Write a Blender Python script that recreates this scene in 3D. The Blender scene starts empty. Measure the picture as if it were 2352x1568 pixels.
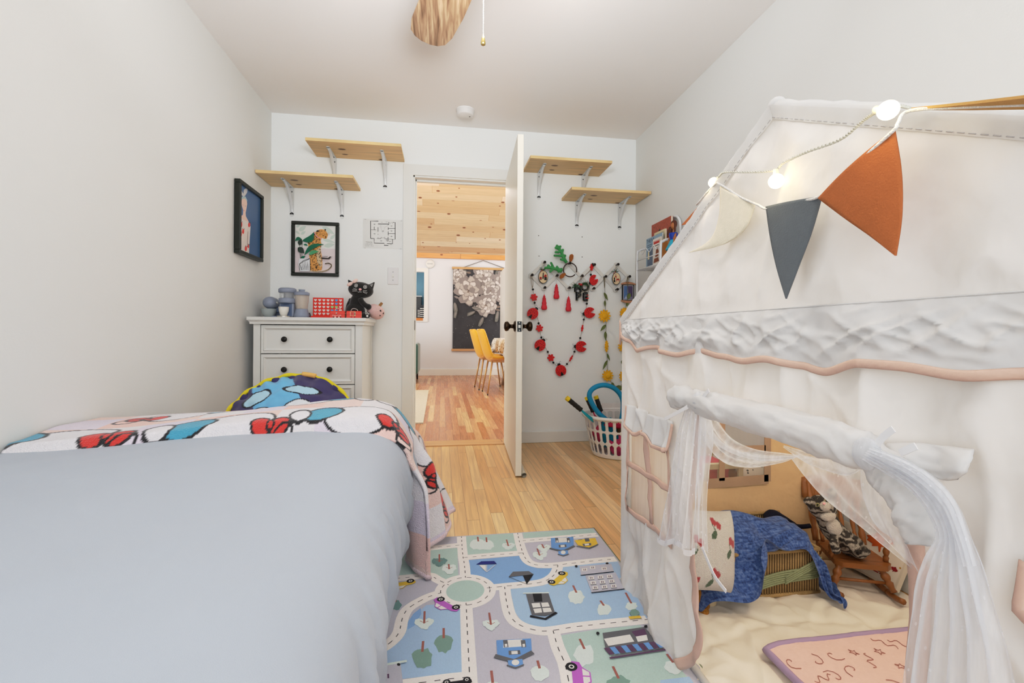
import bpy, math, random
from math import sin, cos, pi, radians, sqrt, atan2
from mathutils import Vector, Matrix, Euler, noise
random.seed(7)
C = bpy.context.scene.collection
V = Vector

# ------------------------------------------------------------------ measured camera
F, CX, HOR, EYE = 1045.0, 1176.0, 765.0, .836
YAW, ROLL = radians(8.7), .007
O = V((0, 0, EYE))
FW = V((sin(YAW), cos(YAW), 0)); _r = V((cos(YAW), -sin(YAW), 0)); _u = V((0, 0, 1))
RT = cos(ROLL)*_r + sin(ROLL)*_u; UP = cos(ROLL)*_u - sin(ROLL)*_r
# surveying helpers: where a sight line meets a real plane of the room (used to measure the place from the photo)
def ray(x, y): return FW + RT*((x-CX)/F) + UP*((HOR-y)/F)
def PX(x, y, X): d = ray(x, y); return O + d*(X/d.x)
def PY(x, y, Y): d = ray(x, y); return O + d*(Y/d.y)
def PZ(x, y, Z): d = ray(x, y); return O + d*((Z-EYE)/d.z)

cam = bpy.data.cameras.new('camera'); co = bpy.data.objects.new('camera', cam); C.objects.link(co)
cam.sensor_width = 36; cam.lens = F/2352*36; cam.shift_y = (HOR-784)/2352; cam.clip_start = .02
m = Matrix((RT, UP, -FW)).transposed().to_4x4(); m.translation = O; co.matrix_world = m
bpy.context.scene.camera = co
sc = bpy.context.scene
sc.view_settings.view_transform = 'Standard'; sc.view_settings.look = 'None'

# ------------------------------------------------------------------ helpers
XL, XR, YB, H = -1.198, 1.508, 3.42, 2.375
def lin(c):
    return tuple(((v/255)/12.92 if v/255 <= .04045 else ((v/255+.055)/1.055)**2.4) for v in c)
MB_ = {}
def nt(name):
    m = bpy.data.materials.new(name); m.use_nodes = True
    n = m.node_tree.nodes; b = n['Principled BSDF']
    return m, n, m.node_tree.links, b
def M(name, rgb, rough=.55, metal=0, vary=.06, vscale=9, bump=0, bscale=60, alpha=1, emit=0, spec=.3, sheen=0, trans=0, sub=0, attr=None, stretch=None):
    """procedural material: a base colour gently varied by noise, with an optional noise bump"""
    if name in MB_: return MB_[name]
    m, n, l, b = nt(name)
    tc = n.new('ShaderNodeTexCoord'); src = tc.outputs['Object']
    if stretch:
        mp = n.new('ShaderNodeMapping'); mp.inputs['Scale'].default_value = stretch
        l.new(src, mp.inputs['Vector']); src = mp.outputs['Vector']
    nz = n.new('ShaderNodeTexNoise'); nz.inputs['Scale'].default_value = vscale; nz.inputs['Detail'].default_value = 3
    l.new(src, nz.inputs['Vector'])
    mr = n.new('ShaderNodeMapRange'); mr.inputs['To Min'].default_value = 1-vary; mr.inputs['To Max'].default_value = 1+vary
    l.new(nz.outputs['Fac'], mr.inputs['Value'])
    mx = n.new('ShaderNodeMix'); mx.data_type = 'RGBA'; mx.blend_type = 'MULTIPLY'; mx.inputs[0].default_value = 1
    if attr:
        at = n.new('ShaderNodeAttribute'); at.attribute_name = attr; l.new(at.outputs['Color'], mx.inputs[6])
    else: mx.inputs[6].default_value = (*lin(rgb), 1)
    l.new(mr.outputs['Result'], mx.inputs[7]); l.new(mx.outputs[2], b.inputs['Base Color'])
    b.inputs['Roughness'].default_value = rough; b.inputs['Metallic'].default_value = metal
    b.inputs['Specular IOR Level'].default_value = spec
    if sheen: b.inputs['Sheen Weight'].default_value = sheen
    if trans: b.inputs['Transmission Weight'].default_value = trans
    if alpha < 1: b.inputs['Alpha'].default_value = alpha
    if emit:
        b.inputs['Emission Color'].default_value = (*lin(rgb), 1); b.inputs['Emission Strength'].default_value = emit
    if bump:
        bz = n.new('ShaderNodeTexNoise'); bz.inputs['Scale'].default_value = bscale; bz.inputs['Detail'].default_value = 4
        l.new(src, bz.inputs['Vector'])
        bp = n.new('ShaderNodeBump'); bp.inputs['Strength'].default_value = bump; bp.inputs['Distance'].default_value = .01
        l.new(bz.outputs['Fac'], bp.inputs['Height']); l.new(bp.outputs['Normal'], b.inputs['Normal'])
    MB_[name] = m
    return m
def math_(n, l, op, a, b=None, c=None):
    x = n.new('ShaderNodeMath'); x.operation = op
    for i, v in enumerate((a, b, c)):
        if v is None: continue
        if isinstance(v, (int, float)): x.inputs[i].default_value = v
        else: l.new(v, x.inputs[i])
    return x.outputs[0]
def ramp(n, l, fac, stops):
    r = n.new('ShaderNodeValToRGB'); e = r.color_ramp.elements
    while len(e) < len(stops): e.new(.5)
    for el, (p, c) in zip(e, stops): el.position = p; el.color = (*lin(c), 1)
    l.new(fac, r.inputs['Fac']); return r.outputs['Color']
def mixc(n, l, f, a, b, mode='MIX'):
    x = n.new('ShaderNodeMix'); x.data_type = 'RGBA'; x.blend_type = mode
    for i, v in ((0, f), (6, a), (7, b)):
        if isinstance(v, (int, float)): x.inputs[i].default_value = v
        elif isinstance(v, tuple): x.inputs[i].default_value = (*lin(v), 1)
        else: l.new(v, x.inputs[i])
    return x.outputs[2]
def boards(name, along, across, w, length, stops, gap=.012, gapcol=(70, 45, 25), knots=0, ksz=(.11, .05), rough=.35, grain=.25, knotcol=(120, 60, 25), endgap=.002, spec=.35, kscale=7, seed=0.):
    """wooden boards: 'across'/'along' are axis letters of object space"""
    if name in MB_: return MB_[name]
    m, n, l, b = nt(name)
    tc = n.new('ShaderNodeTexCoord'); sp = n.new('ShaderNodeSeparateXYZ'); l.new(tc.outputs['Object'], sp.inputs[0])
    A, B = sp.outputs[along], sp.outputs[across]
    u = math_(n, l, 'DIVIDE', math_(n, l, 'ADD', B, 20.0+seed), w); iu = math_(n, l, 'FLOOR', u); fu = math_(n, l, 'FRACT', u)
    wn = n.new('ShaderNodeTexWhiteNoise'); wn.noise_dimensions = '1D'; l.new(iu, wn.inputs['W'])
    v = math_(n, l, 'ADD', math_(n, l, 'DIVIDE', A, length), math_(n, l, 'MULTIPLY', wn.outputs['Value'], 7.3))
    iv = math_(n, l, 'FLOOR', v); fv = math_(n, l, 'FRACT', v)
    w2 = n.new('ShaderNodeTexWhiteNoise'); w2.noise_dimensions = '2D'
    cb = n.new('ShaderNodeCombineXYZ'); l.new(iu, cb.inputs[0]); l.new(iv, cb.inputs[1]); l.new(cb.outputs[0], w2.inputs['Vector'])
    base = ramp(n, l, w2.outputs['Value'], stops)
    # grain: noise stretched along the board, offset per board
    cg = n.new('ShaderNodeCombineXYZ')
    l.new(math_(n, l, 'MULTIPLY', A, 2.2), cg.inputs[0]); l.new(math_(n, l, 'MULTIPLY', B, 42.0), cg.inputs[1])
    l.new(math_(n, l, 'MULTIPLY', w2.outputs['Value'], 37.0), cg.inputs[2])
    g = n.new('ShaderNodeTexNoise'); g.inputs['Scale'].default_value = 1; g.inputs['Detail'].default_value = 5; g.inputs['Distortion'].default_value = 1.2
    l.new(cg.outputs[0], g.inputs['Vector'])
    gr = n.new('ShaderNodeMapRange'); gr.inputs['From Min'].default_value = .3; gr.inputs['From Max'].default_value = .7
    gr.inputs['To Min'].default_value = 1-grain; gr.inputs['To Max'].default_value = 1+grain*.35; l.new(g.outputs['Fac'], gr.inputs['Value'])
    col = mixc(n, l, 1.0, base, gr.outputs['Result'], 'MULTIPLY')
    if knots:
        ck = n.new('ShaderNodeCombineXYZ'); l.new(math_(n, l, 'MULTIPLY_ADD', A, .55, math_(n, l, 'MULTIPLY', iu, 3.71)), ck.inputs[0]); l.new(B, ck.inputs[1])
        vo = n.new('ShaderNodeTexVoronoi'); vo.voronoi_dimensions = '2D'; vo.inputs['Scale'].default_value = kscale; l.new(ck.outputs[0], vo.inputs['Vector'])
        sepc = n.new('ShaderNodeSeparateColor'); l.new(vo.outputs['Color'], sepc.inputs[0])
        on = math_(n, l, 'LESS_THAN', sepc.outputs[0], knots)
        sz = math_(n, l, 'MULTIPLY_ADD', sepc.outputs[1], ksz[0], ksz[1])
        k = math_(n, l, 'SUBTRACT', 1.0, math_(n, l, 'DIVIDE', vo.outputs['Distance'], sz))
        k = math_(n, l, 'MULTIPLY', math_(n, l, 'MAXIMUM', k, 0.0), 2.6); k = math_(n, l, 'MINIMUM', k, .9)
        col = mixc(n, l, math_(n, l, 'MULTIPLY', k, on), col, knotcol)
    e1 = math_(n, l, 'LESS_THAN', fu, gap); e2 = math_(n, l, 'LESS_THAN', fv, endgap)
    e = math_(n, l, 'MAXIMUM', e1, e2)
    col = mixc(n, l, math_(n, l, 'MULTIPLY', e, .8), col, gapcol)
    l.new(col, b.inputs['Base Color'])
    rr = n.new('ShaderNodeMapRange'); rr.inputs['To Min'].default_value = rough-.08; rr.inputs['To Max'].default_value = rough+.12
    l.new(g.outputs['Fac'], rr.inputs['Value']); l.new(rr.outputs['Result'], b.inputs['Roughness'])
    b.inputs['Specular IOR Level'].default_value = spec
    bp = n.new('ShaderNodeBump'); bp.inputs['Strength'].default_value = .25; bp.inputs['Distance'].default_value = .002
    l.new(math_(n, l, 'SUBTRACT', 1.0, e), bp.inputs['Height']); l.new(bp.outputs['Normal'], b.inputs['Normal'])
    MB_[name] = m
    return m

class MB:
    """collects shapes of ONE mesh"""
    def __init__(s): s.v = []; s.f = []; s.m = []; s.cols = None
    def add(s, vs, fs, mi=0, M4=None):
        o = len(s.v)
        s.v += [(M4 @ V(p) if M4 else V(p)) for p in vs]
        s.f += [tuple(i+o for i in f) for f in fs]; s.m += [mi]*len(fs); return s
    def box(s, lo, hi, mi=0, M4=None):
        x0, y0, z0 = lo; x1, y1, z1 = hi
        return s.add([(x0,y0,z0),(x1,y0,z0),(x1,y1,z0),(x0,y1,z0),(x0,y0,z1),(x1,y0,z1),(x1,y1,z1),(x0,y1,z1)],
              [(3,2,1,0),(4,5,6,7),(0,1,5,4),(1,2,6,5),(2,3,7,6),(3,0,4,7)], mi, M4)
    def prism(s, poly, d0, d1, mi=0, M4=None, side=None):
        """2D polygon (x,y) extruded along local z from d0 to d1"""
        n = len(poly); a = sum(poly[i][0]*poly[(i+1)%n][1]-poly[(i+1)%n][0]*poly[i][1] for i in range(n))
        if a < 0: poly = poly[::-1]
        vs = [(x, y, d0) for x, y in poly]+[(x, y, d1) for x, y in poly]
        s.add(vs, [tuple(range(n))[::-1], tuple(range(n, 2*n))], mi, M4)
        s.add(vs, [(i, (i+1)%n, n+(i+1)%n, n+i) for i in range(n)], mi if side is None else side, M4); return s
    def flat(s, pts, mi=0):
        return s.add(pts, [tuple(range(len(pts)))], mi)
    def lathe(s, prof, n=24, mi=0, M4=None, cap=True):
        vs = []; fs = []
        for r, z in prof:
            for i in range(n): a = 2*pi*i/n; vs.append((r*cos(a), r*sin(a), z))
        k = len(prof)
        for j in range(k-1):
            for i in range(n): fs.append((j*n+i, j*n+(i+1)%n, (j+1)*n+(i+1)%n, (j+1)*n+i))
        if cap: fs.append(tuple(range(n))[::-1]); fs.append(tuple(range((k-1)*n, k*n)))
        return s.add(vs, fs, mi, M4)
    def ball(s, c, r, mi=0, seg=16, M4=None, rot=None):
        rx, ry, rz = (r, r, r) if isinstance(r, (int, float)) else r
        vs = []; fs = []; h = seg//2
        R = Euler(rot).to_matrix() if rot else None
        for j in range(h+1):
            t = pi*j/h
            for i in range(seg):
                a = 2*pi*i/seg; p = V((rx*sin(t)*cos(a), ry*sin(t)*sin(a), rz*cos(t)))
                if R: p = R @ p
                vs.append(p+V(c))
        for j in range(h):
            for i in range(seg): fs.append((j*seg+i, (j+1)*seg+i, (j+1)*seg+(i+1)%seg, j*seg+(i+1)%seg))
        return s.add(vs, fs, mi, M4)
    def tube(s, pts, r, n=8, mi=0, closed=False, cap=True, flatz=1.0):
        pts = [V(p) for p in pts]; k = len(pts); rs = r if isinstance(r, (list, tuple)) else [r]*k
        vs = []; fs = []; prev = None
        for j in range(k):
            a = pts[j-1] if (j or closed) else pts[j]; b = pts[(j+1)%k] if (j < k-1 or closed) else pts[j]
            t = (b-a).normalized() if (b-a).length > 1e-9 else V((0, 0, 1))
            if prev is None:
                q = V((0, 0, 1)) if abs(t.z) < .9 else V((1, 0, 0)); nn = t.cross(q).normalized()
            else:
                nn = prev - t*prev.dot(t); nn = nn.normalized() if nn.length > 1e-6 else t.orthogonal().normalized()
            prev = nn; bb = t.cross(nn)
            for i in range(n): an = 2*pi*i/n; vs.append(pts[j]+(nn*cos(an)+bb*sin(an)*flatz)*rs[j])
        for j in range(k if closed else k-1):
            for i in range(n): fs.append((j*n+i, j*n+(i+1)%n, ((j+1)%k)*n+(i+1)%n, ((j+1)%k)*n+i))
        if cap and not closed: fs.append(tuple(range(n))[::-1]); fs.append(tuple(range((k-1)*n, k*n)))
        return s.add(vs, fs, mi)
    def grid(s, fn, nu, nv, mi=0, keep=None):
        """fn(u,v) u,v in 0..1 -> point"""
        vs = [fn(i/nu, j/nv) for j in range(nv+1) for i in range(nu+1)]; fs = []; ms = []
        for j in range(nv):
            for i in range(nu):
                if keep and not keep((i+.5)/nu, (j+.5)/nv): continue
                fs.append((j*(nu+1)+i, j*(nu+1)+i+1, (j+1)*(nu+1)+i+1, (j+1)*(nu+1)+i))
        return s.add(vs, fs, mi)
    def strip(s, pts, w, nrm, mi=0, off=0.0):
        """flat ribbon along pts, width w, lying in the plane with normal nrm"""
        pts = [V(p) for p in pts]; nrm = V(nrm); vs = []; k = len(pts)
        for j in range(k):
            t = pts[min(j+1, k-1)]-pts[max(j-1, 0)]; sd = t.cross(nrm).normalized()*(w/2)
            vs += [pts[j]-sd+nrm*off, pts[j]+sd+nrm*off]
        return s.add(vs, [(2*j, 2*j+1, 2*j+3, 2*j+2) for j in range(k-1)], mi)
    def text(s, t, M4, mi=0):
        vs, fs = TX(t); return s.add(vs, fs, mi, M4)
    def obj(s, name, mats, parent=None, smooth=False, bevel=0, origin=None, sub=0, solid=0, remesh=0, col=None, seg=2, clean=False, solid_off=0.):
        me = bpy.data.meshes.new(name); o = bpy.data.objects.new(name, me); C.objects.link(o)
        off = V(origin) if origin is not None else V((0, 0, 0))
        if parent is not None:
            off = V((0, 0, 0)); q = parent
            while q is not None: off = off+q.location; q = q.parent
        me.from_pydata([p-off for p in s.v], [], s.f)
        for mm in (mats if isinstance(mats, (list, tuple)) else [mats]): me.materials.append(mm)
        me.polygons.foreach_set('material_index', s.m)
        if smooth: me.polygons.foreach_set('use_smooth', [True]*len(s.f))
        if col:
            ca = me.color_attributes.new('Col', 'FLOAT_COLOR', 'POINT')
            ca.data.foreach_set('color', [x for c in col for x in (*c, 1.0)])
        me.update()
        if parent is not None: o.parent = parent
        else: o.location = off
        if remesh:
            r = o.modifiers.new('r', 'REMESH'); r.mode = 'VOXEL'; r.voxel_size = remesh; r.use_smooth_shade = True
            q = o.modifiers.new('s', 'SMOOTH'); q.iterations = 6
        if solid: r = o.modifiers.new('t', 'SOLIDIFY'); r.thickness = solid; r.offset = solid_off
        if bevel:
            r = o.modifiers.new('b', 'BEVEL'); r.width = bevel; r.segments = seg; r.limit_method = 'ANGLE'; r.angle_limit = radians(35)
        if sub: r = o.modifiers.new('u', 'SUBSURF'); r.levels = sub; r.render_levels = sub
        return o
def tag(o, label=None, cat=None, group=None, kind=None):
    if label: o['label'] = label
    if cat: o['category'] = cat
    if group: o['group'] = group
    if kind: o['kind'] = kind
    return o
def thing(name, label, cat, loc=(0, 0, 0), group=None):
    """an Empty at the thing's base; its parts are built in world coordinates and parented to it"""
    o = bpy.data.objects.new(name, None); C.objects.link(o); o.location = loc; o.empty_display_size = .05
    return tag(o, label, cat, group)
def struct(o): o['kind'] = 'structure'; return o
def kids(o): return [c for c in bpy.data.objects if c.parent == o]
def copytree(o, parent=None):
    c = o.copy(); C.objects.link(c)
    if parent is not None: c.parent = parent
    for k in kids(o): copytree(k, c)
    return c
_tx = {}
def TX(t):
    if t in _tx: return _tx[t]
    cu = bpy.data.curves.new('t', 'FONT'); cu.body = t; cu.size = 1; cu.align_x = 'CENTER'; cu.align_y = 'CENTER'; cu.resolution_u = 2
    ob = bpy.data.objects.new('t', cu); C.objects.link(ob)
    dg = bpy.context.evaluated_depsgraph_get(); me = bpy.data.meshes.new_from_object(ob.evaluated_get(dg))
    r = ([v.co.copy() for v in me.vertices], [tuple(p.vertices) for p in me.polygons])
    bpy.data.objects.remove(ob); bpy.data.curves.remove(cu); bpy.data.meshes.remove(me)
    _tx[t] = r; return r
def frame(o, x, y, sx=1, sy=None):
    """4x4 with local x,y axes along world x,y (scaled) at o; z = x cross y"""
    x = V(x).normalized(); y = V(y); y = (y-x*y.dot(x)).normalized(); z = x.cross(y); sy = sx if sy is None else sy
    m = Matrix((x*sx, y*sy, z)).transposed().to_4x4(); m.translation = V(o); return m
def blobpoly(c, rx, ry, n=16, wob=.0, seed=0, rot=0):
    rnd = random.Random(seed); out = []
    for i in range(n):
        a = 2*pi*i/n; k = 1+wob*(rnd.random()*2-1)
        x, y = rx*k*cos(a), ry*k*sin(a); out.append((c[0]+x*cos(rot)-y*sin(rot), c[1]+x*sin(rot)+y*cos(rot)))
    return out
def spline(pts, n=6):
    """Catmull-Rom through pts"""
    pts = [V(p) for p in pts]; out = []; k = len(pts)
    for i in range(k-1):
        p0, p1, p2, p3 = pts[max(i-1, 0)], pts[i], pts[i+1], pts[min(i+2, k-1)]
        for j in range(n):
            t = j/n; out.append(.5*((2*p1)+(p2-p0)*t+(2*p0-5*p1+4*p2-p3)*t*t+(3*p1-p0-3*p2+p3)*t**3))
    out.append(pts[-1]); return out
def inpoly(x, y, P):
    c = False; j = len(P)-1
    for i in range(len(P)):
        if (P[i][1] > y) != (P[j][1] > y) and x < (P[j][0]-P[i][0])*(y-P[i][1])/(P[j][1]-P[i][1])+P[i][0]: c = not c
        j = i
    return c
def nz(x, y, z=0): return noise.noise(V((x, y, z)))
def sm(a, b, x): t = max(0, min(1, (x-a)/(b-a))); return t*t*(3-2*t)
def lerp(a, b, t): return a+(b-a)*t
# ------------------------------------------------------------------ the room
wallm = M('wall paint', (230, 230, 227), .6, vary=.012, vscale=1.5, bump=.05, bscale=120)
backm = M('back wall paint', (241, 243, 241), .6, vary=.01, vscale=1.5, bump=.05, bscale=120)
ceilm = M('ceiling paint', (244, 240, 237), .7, vary=.012, vscale=1.2, bump=.04, bscale=90)
trimm = M('trim paint', (232, 231, 225), .4, vary=.015, vscale=3)
doorm = M('door paint', (229, 224, 212), .42, vary=.02, vscale=3)
farw = M('far wall paint', (226, 228, 231), .6, vary=.01, vscale=1)
oak = boards('oak floor', 'Y', 'X', .0573, 1.15, [(0, (224, 174, 114)), (.5, (236, 192, 134)), (1, (246, 210, 158))], gap=.022, grain=.24, rough=.3)
oak2 = boards('old oak floor', 'Y', 'X', .0573, 1.0, [(0, (184, 124, 82)), (.55, (202, 146, 102)), (.9, (216, 168, 124)), (1, (232, 192, 142))], gap=.026, grain=.22, rough=.25, seed=.02)
pinec = boards('pine ceiling boards', 'X', 'Y', .135, 1.9, [(0, (206, 172, 136)), (.5, (220, 194, 162)), (1, (230, 210, 184))], gap=.01, gapcol=(170, 110, 60), knots=.4, ksz=(.13, .03), rough=.5, grain=.14, knotcol=(118, 62, 34), kscale=6.5)
pine = boards('pine shelf board', 'X', 'Y', .31, 1.5, [(0, (231, 196, 142)), (1, (240, 210, 160))], gap=0, knots=.3, ksz=(.1, .07), rough=.5, grain=.2, knotcol=(96, 50, 20), endgap=0, kscale=8, seed=.137)
YF = 9.0
Y0 = -1.1
struct(MB().box((XL-.1, Y0, -.05), (XR+.1, YB-.01, 0)).obj('floor', oak))
struct(MB().box((-3.2, YB+.11, -.05), (3.4, YF, 0)).obj('floor', oak2))
struct(MB().box((XL-.1, Y0, H), (XR+.1, YB+.12, H+.08)).obj('ceiling', ceilm))
struct(MB().box((XL-.1, Y0, 0), (XL, YB, H)).obj('wall_left', wallm))
struct(MB().box((XR, Y0, 0), (XR+.1, YB, H)).obj('wall_right', wallm))
DX0, DX1, DH = -.222, .50, 1.995
b = MB().box((XL-.1, YB, 0), (DX0, YB+.12, H)).box((DX1, YB, 0), (XR+.1, YB+.12, H)).box((DX0, YB, DH), (DX1, YB+.12, H))
struct(b.obj('wall_back', backm))
# screw holes and the little wall hook stay in the wall
b = MB()
for px, py in ((1237, 541), (1337, 544), (1238, 588), (1337, 590)):
    p = PY(px, py, YB); b.box((p.x-.003, YB-.002, p.z-.003), (p.x+.003, YB+.002, p.z+.003))
ho = b.obj('trim_5', M('screw hole', (80, 75, 70), .8)); struct(ho)
# casing and jamb of the doorway
b = MB(); t = .014
b.box((DX0-.068, YB-t, 0), (DX0+.004, YB, DH+.0)).box((DX1-.004, YB-t, 0), (DX1+.068, YB, DH))
b.box((DX0-.068, YB-t, DH-.004), (DX1+.068, YB, DH+.075))
b.box((DX0, YB-.002, 0), (DX0+.016, YB+.122, DH)).box((DX1-.016, YB-.002, 0), (DX1, YB+.122, DH)).box((DX0, YB-.002, DH-.016), (DX1, YB+.122, DH))
b.box((DX0+.016, YB+.05, 0), (DX0+.026, YB+.075, DH-.016)).box((DX0+.016, YB+.05, DH-.03), (DX1-.016, YB+.075, DH-.016))
b.box((DX0-.068, YB+.12, 0), (DX0+.004, YB+.134, DH+.075)).box((DX1-.004, YB+.12, 0), (DX1+.068, YB+.134, DH+.075))
dc = struct(b.obj('trim_1', trimm, bevel=.002))
MB().box((DX0+.0155, YB+.02, .855), (DX0+.0185, YB+.05, .925)).obj('strike_plate', M('dark bronze', (52, 46, 40), .35, .8), dc)
struct(MB().box((DX0+.0, YB-.03, 0), (DX1, YB+.075, .006)).box((DX0, YB+.075, 0), (DX1, YB+.125, .005)).obj('trim_2', boards('oak sill', 'X', 'Y', .07, 2, [(0, (214, 166, 110)), (1, (222, 176, 122))], gap=.03, grain=.15)))
def base(name, lo, hi, mat=trimm): return struct(MB().box(lo, hi).obj(name, mat, bevel=.004))
base('baseboard_back', (DX1+.068, YB-.014, 0), (XR, YB, .085))
base('baseboard_back.001', (XL, YB-.014, 0), (DX0-.068, YB, .085))
base('baseboard_right', (XR-.014, Y0, 0), (XR, YB-.014, .085))
base('baseboard_left', (XL, Y0, 0), (XL+.014, YB-.014, .085))
# the open door leaf
HX, HY, FX, FY = .483, YB-.005, .4395, 2.59
ang = atan2(FX-HX, HY-FY); L_ = sqrt((FX-HX)**2+(HY-FY)**2)
ux = V((FX-HX, FY-HY, 0)).normalized(); vx = V((-ux.y, ux.x, 0))
def DP(s, w, z): return V((HX, HY, 0))+ux*s+vx*w+V((0, 0, z))
DM = Matrix((ux, vx, V((0, 0, 1)))).transposed().to_4x4(); DM.translation = V((HX, HY, 0))
d1 = MB().box((0, -.0175, .012), (L_, .0175, 1.985), 0, DM).obj('door_1', doorm, bevel=.0015); struct(d1)
bronze = M('oil rubbed bronze', (58, 44, 32), .22, .9, vary=.25, vscale=20)
for sgn in (-1, 1):
    kM = frame(DP(L_-.062, sgn*.0175, .877), ux, V((0, 0, 1)))
    if sgn < 0: kM = kM @ Matrix.Rotation(0, 4, 'Z')
    z = (kM.to_3x3() @ V((0, 0, 1))).dot(vx)*sgn
    q = [(.033, 0), (.033, .004), (.027, .009), (.013, .012), (.011, .028), (.016, .034), (.027, .042), (.030, .052), (.027, .061), (.014, .067)]
    MB().lathe([(r, h*(1 if z > 0 else -1)) for r, h in q], 24, 0, kM).obj('door_knob', bronze, d1, smooth=True)
b = MB().box((L_, -.0125, .845), (L_+.0015, .0125, .905), 0, DM).box((L_, -.007, .867), (L_+.006, .006, .884), 1, DM)
for zz in (.853, .897): b.box((L_, -.003, zz-.003), (L_+.0025, .003, zz+.003), 1, DM)
b.obj('latch_plate', [M('dark plate', (48, 52, 54), .4, .7), M('steel', (190, 186, 178), .35, .6)], d1)
b = MB(); b.tube([DP(.05+i*(L_-.05)/12, .033, .016) for i in range(13)], .0145, 12, cap=False)
b.tube([DP(L_, .033, .016), DP(L_-.04, .033, .016)], .011, 12, cap=False)
b.obj('draft_stopper', M('cream vinyl', (222, 212, 190), .5), d1, smooth=True)

# ------------------------------------------------------------------ the next room
wx0, wx1, wz0, wz1 = -1.2, PY(974, 680, YF).x, PY(960, 730, YF).z, PY(960, 624, YF).z
b = MB().box((-3.2, YF, 0), (wx0, YF+.1, 2.6)).box((wx1, YF, 0), (3.4, YF+.1, 2.6)).box((wx0, YF, 0), (wx1, YF+.1, wz0)).box((wx0, YF, wz1), (wx1, YF+.1, 2.6))
struct(b.obj('wall_far', farw))
struct(MB().box((-3.3, YB+.12, 0), (-3.2, YF, 5.2)).obj('wall_side', farw))
struct(MB().box((3.4, YB+.12, 0), (3.5, YF, 5.2)).obj('wall_side.001', farw))
struct(MB().box((-3.3, YB+.125, DH+.09), (3.5, YB+.14, 5.2)).box((-3.3, YB+.125, 0), (DX0-.07, YB+.14, DH+.09)).box((DX1+.07, YB+.125, 0), (3.5, YB+.14, DH+.09)).obj('wall_near', farw))
zb = PY(1060, 588, YF).z
sl = .52
b = MB().add([(-3.3, YF, zb), (3.5, YF, zb), (3.5, YB+.1, zb+sl*(YF-YB)), (-3.3, YB+.1, zb+sl*(YF-YB))], [(0, 1, 2, 3)])
struct(b.obj('ceiling', pinec))
struct(MB().box((-3.2, YF-.06, zb-.06), (3.4, YF, zb+.03)).obj('trim_3', boards('pine beam', 'X', 'Z', .3, 3, [(0, (222, 150, 88)), (1, (230, 164, 100))], gap=0, knots=.25, grain=.15, kscale=8)))
base('baseboard_far', (-3.2, YF-.02, 0), (3.4, YF, .13))
# the pass-through window in the far wall, and what shows in it
b = MB(); w = .075
b.box((wx0, YF-.02, wz1), (wx1+w, YF, wz1+w)).box((wx1, YF-.02, wz0-w), (wx1+w, YF, wz1)).box((wx0, YF-.02, wz0-w), (wx1, YF, wz0))
b.box((wx0, YF+.5, wz0-.2), (wx1+.4, YF+.52, wz1+.2), 1).box((wx1+.02, YF+.1, wz0-.2), (wx1+.04, YF+.5, wz1+.2), 2)
struct(b.obj('window_1', [trimm, M('blue grey paint', (120, 158, 172), .6), M('pale blue', (170, 205, 220), .5)]))
s0 = MB().box((wx0, YF-.03, wz0-.05), (wx1-.02, YF+.12, wz0), 0).obj('window_sill', M('orange wood sill', (206, 128, 62), .4, vary=.1, vscale=14, stretch=(1, 8, 8)), bpy.data.objects['window_1'])
fr = thing('refrigerator', 'dark grey kitchen appliance seen through the small opening in the far wall', 'appliance', (-.75, YF+.3, 0))
MB().box((-1.1, YF+.2, wz0-.2), (PY(968, 700, YF+.2).x, YF+.45, PY(968, 682, YF+.2).z)).obj('case', M('dark steel', (74, 78, 80), .4, .3), fr, bevel=.01)
MB().box((-1.1, YF+.18, PY(968, 682, YF+.2).z), (PY(969, 700, YF+.2).x, YF+.46, PY(968, 679, YF+.2).z)).obj('top_edge', M('light steel', (170, 176, 178), .4, .3), fr)
for i, (px, h, lab) in enumerate(((962, 24, 'left of the three'), (967.5, 30, 'tallest middle one of the three'), (973, 30, 'right of the three'))):
    p = PY(px, 726, YF+.05); k = thing('shaker', f'small patterned black and white shaker, {lab} on the orange sill', 'shaker', (p.x, YF+.05, wz0), 'shakers on the pass-through sill')
    hh = h/1045*8.9
    b = MB().box((p.x-.02, YF+.03, wz0), (p.x+.02, YF+.07, wz0+hh*.85), 0)
    for q in range(5): b.box((p.x-.021, YF+.029, wz0+hh*(.1+.15*q)), (p.x+.021, YF+.071, wz0+hh*(.16+.15*q)), 1)
    b.obj('body', [M('shaker black', (40, 42, 46), .4), M('shaker white', (220, 220, 216), .4)], k)
    MB().box((p.x-.021, YF+.029, wz0+hh*.86), (p.x+.021, YF+.071, wz0+hh)).obj('lid', M('shaker lid', (60, 62, 66), .3, .6), k)
p = PY(988, 606, YF-.01)
k = thing('smoke_alarm', 'round white smoke alarm high on the far wall beside the hanging', 'smoke alarm', (p.x, YF, p.z))
fM = frame((p.x, YF, p.z), (1, 0, 0), (0, 0, 1))
MB().lathe([(.085, 0), (.085, .02), (.07, .035), (.03, .04)], 24, 0, fM).obj('case', trimm, k, smooth=True)
b = MB()
for i in range(5): b.box((p.x-.05+i*.022, YF-.042, p.z-.012), (p.x-.042+i*.022, YF-.038, p.z+.012))
b.obj('vent', M('vent grey', (150, 150, 150), .6), k)
d2 = struct(MB().box((PY(1162, 700, 7.9).x, 7.9, 0), (PY(1162, 700, 7.9).x+.045, 8.7, PY(1165, 611, 7.9).z)).obj('door_2', trimm))
zz = PY(1167, 617, 7.9).z; MB().box((PY(1165.5, 617, 7.9).x, 7.895, zz-.05), (PY(1165.5, 617, 7.9).x+.02, 7.9, zz+.05)).obj('hinge', M('black iron', (40, 40, 42), .5, .6), d2)

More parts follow.
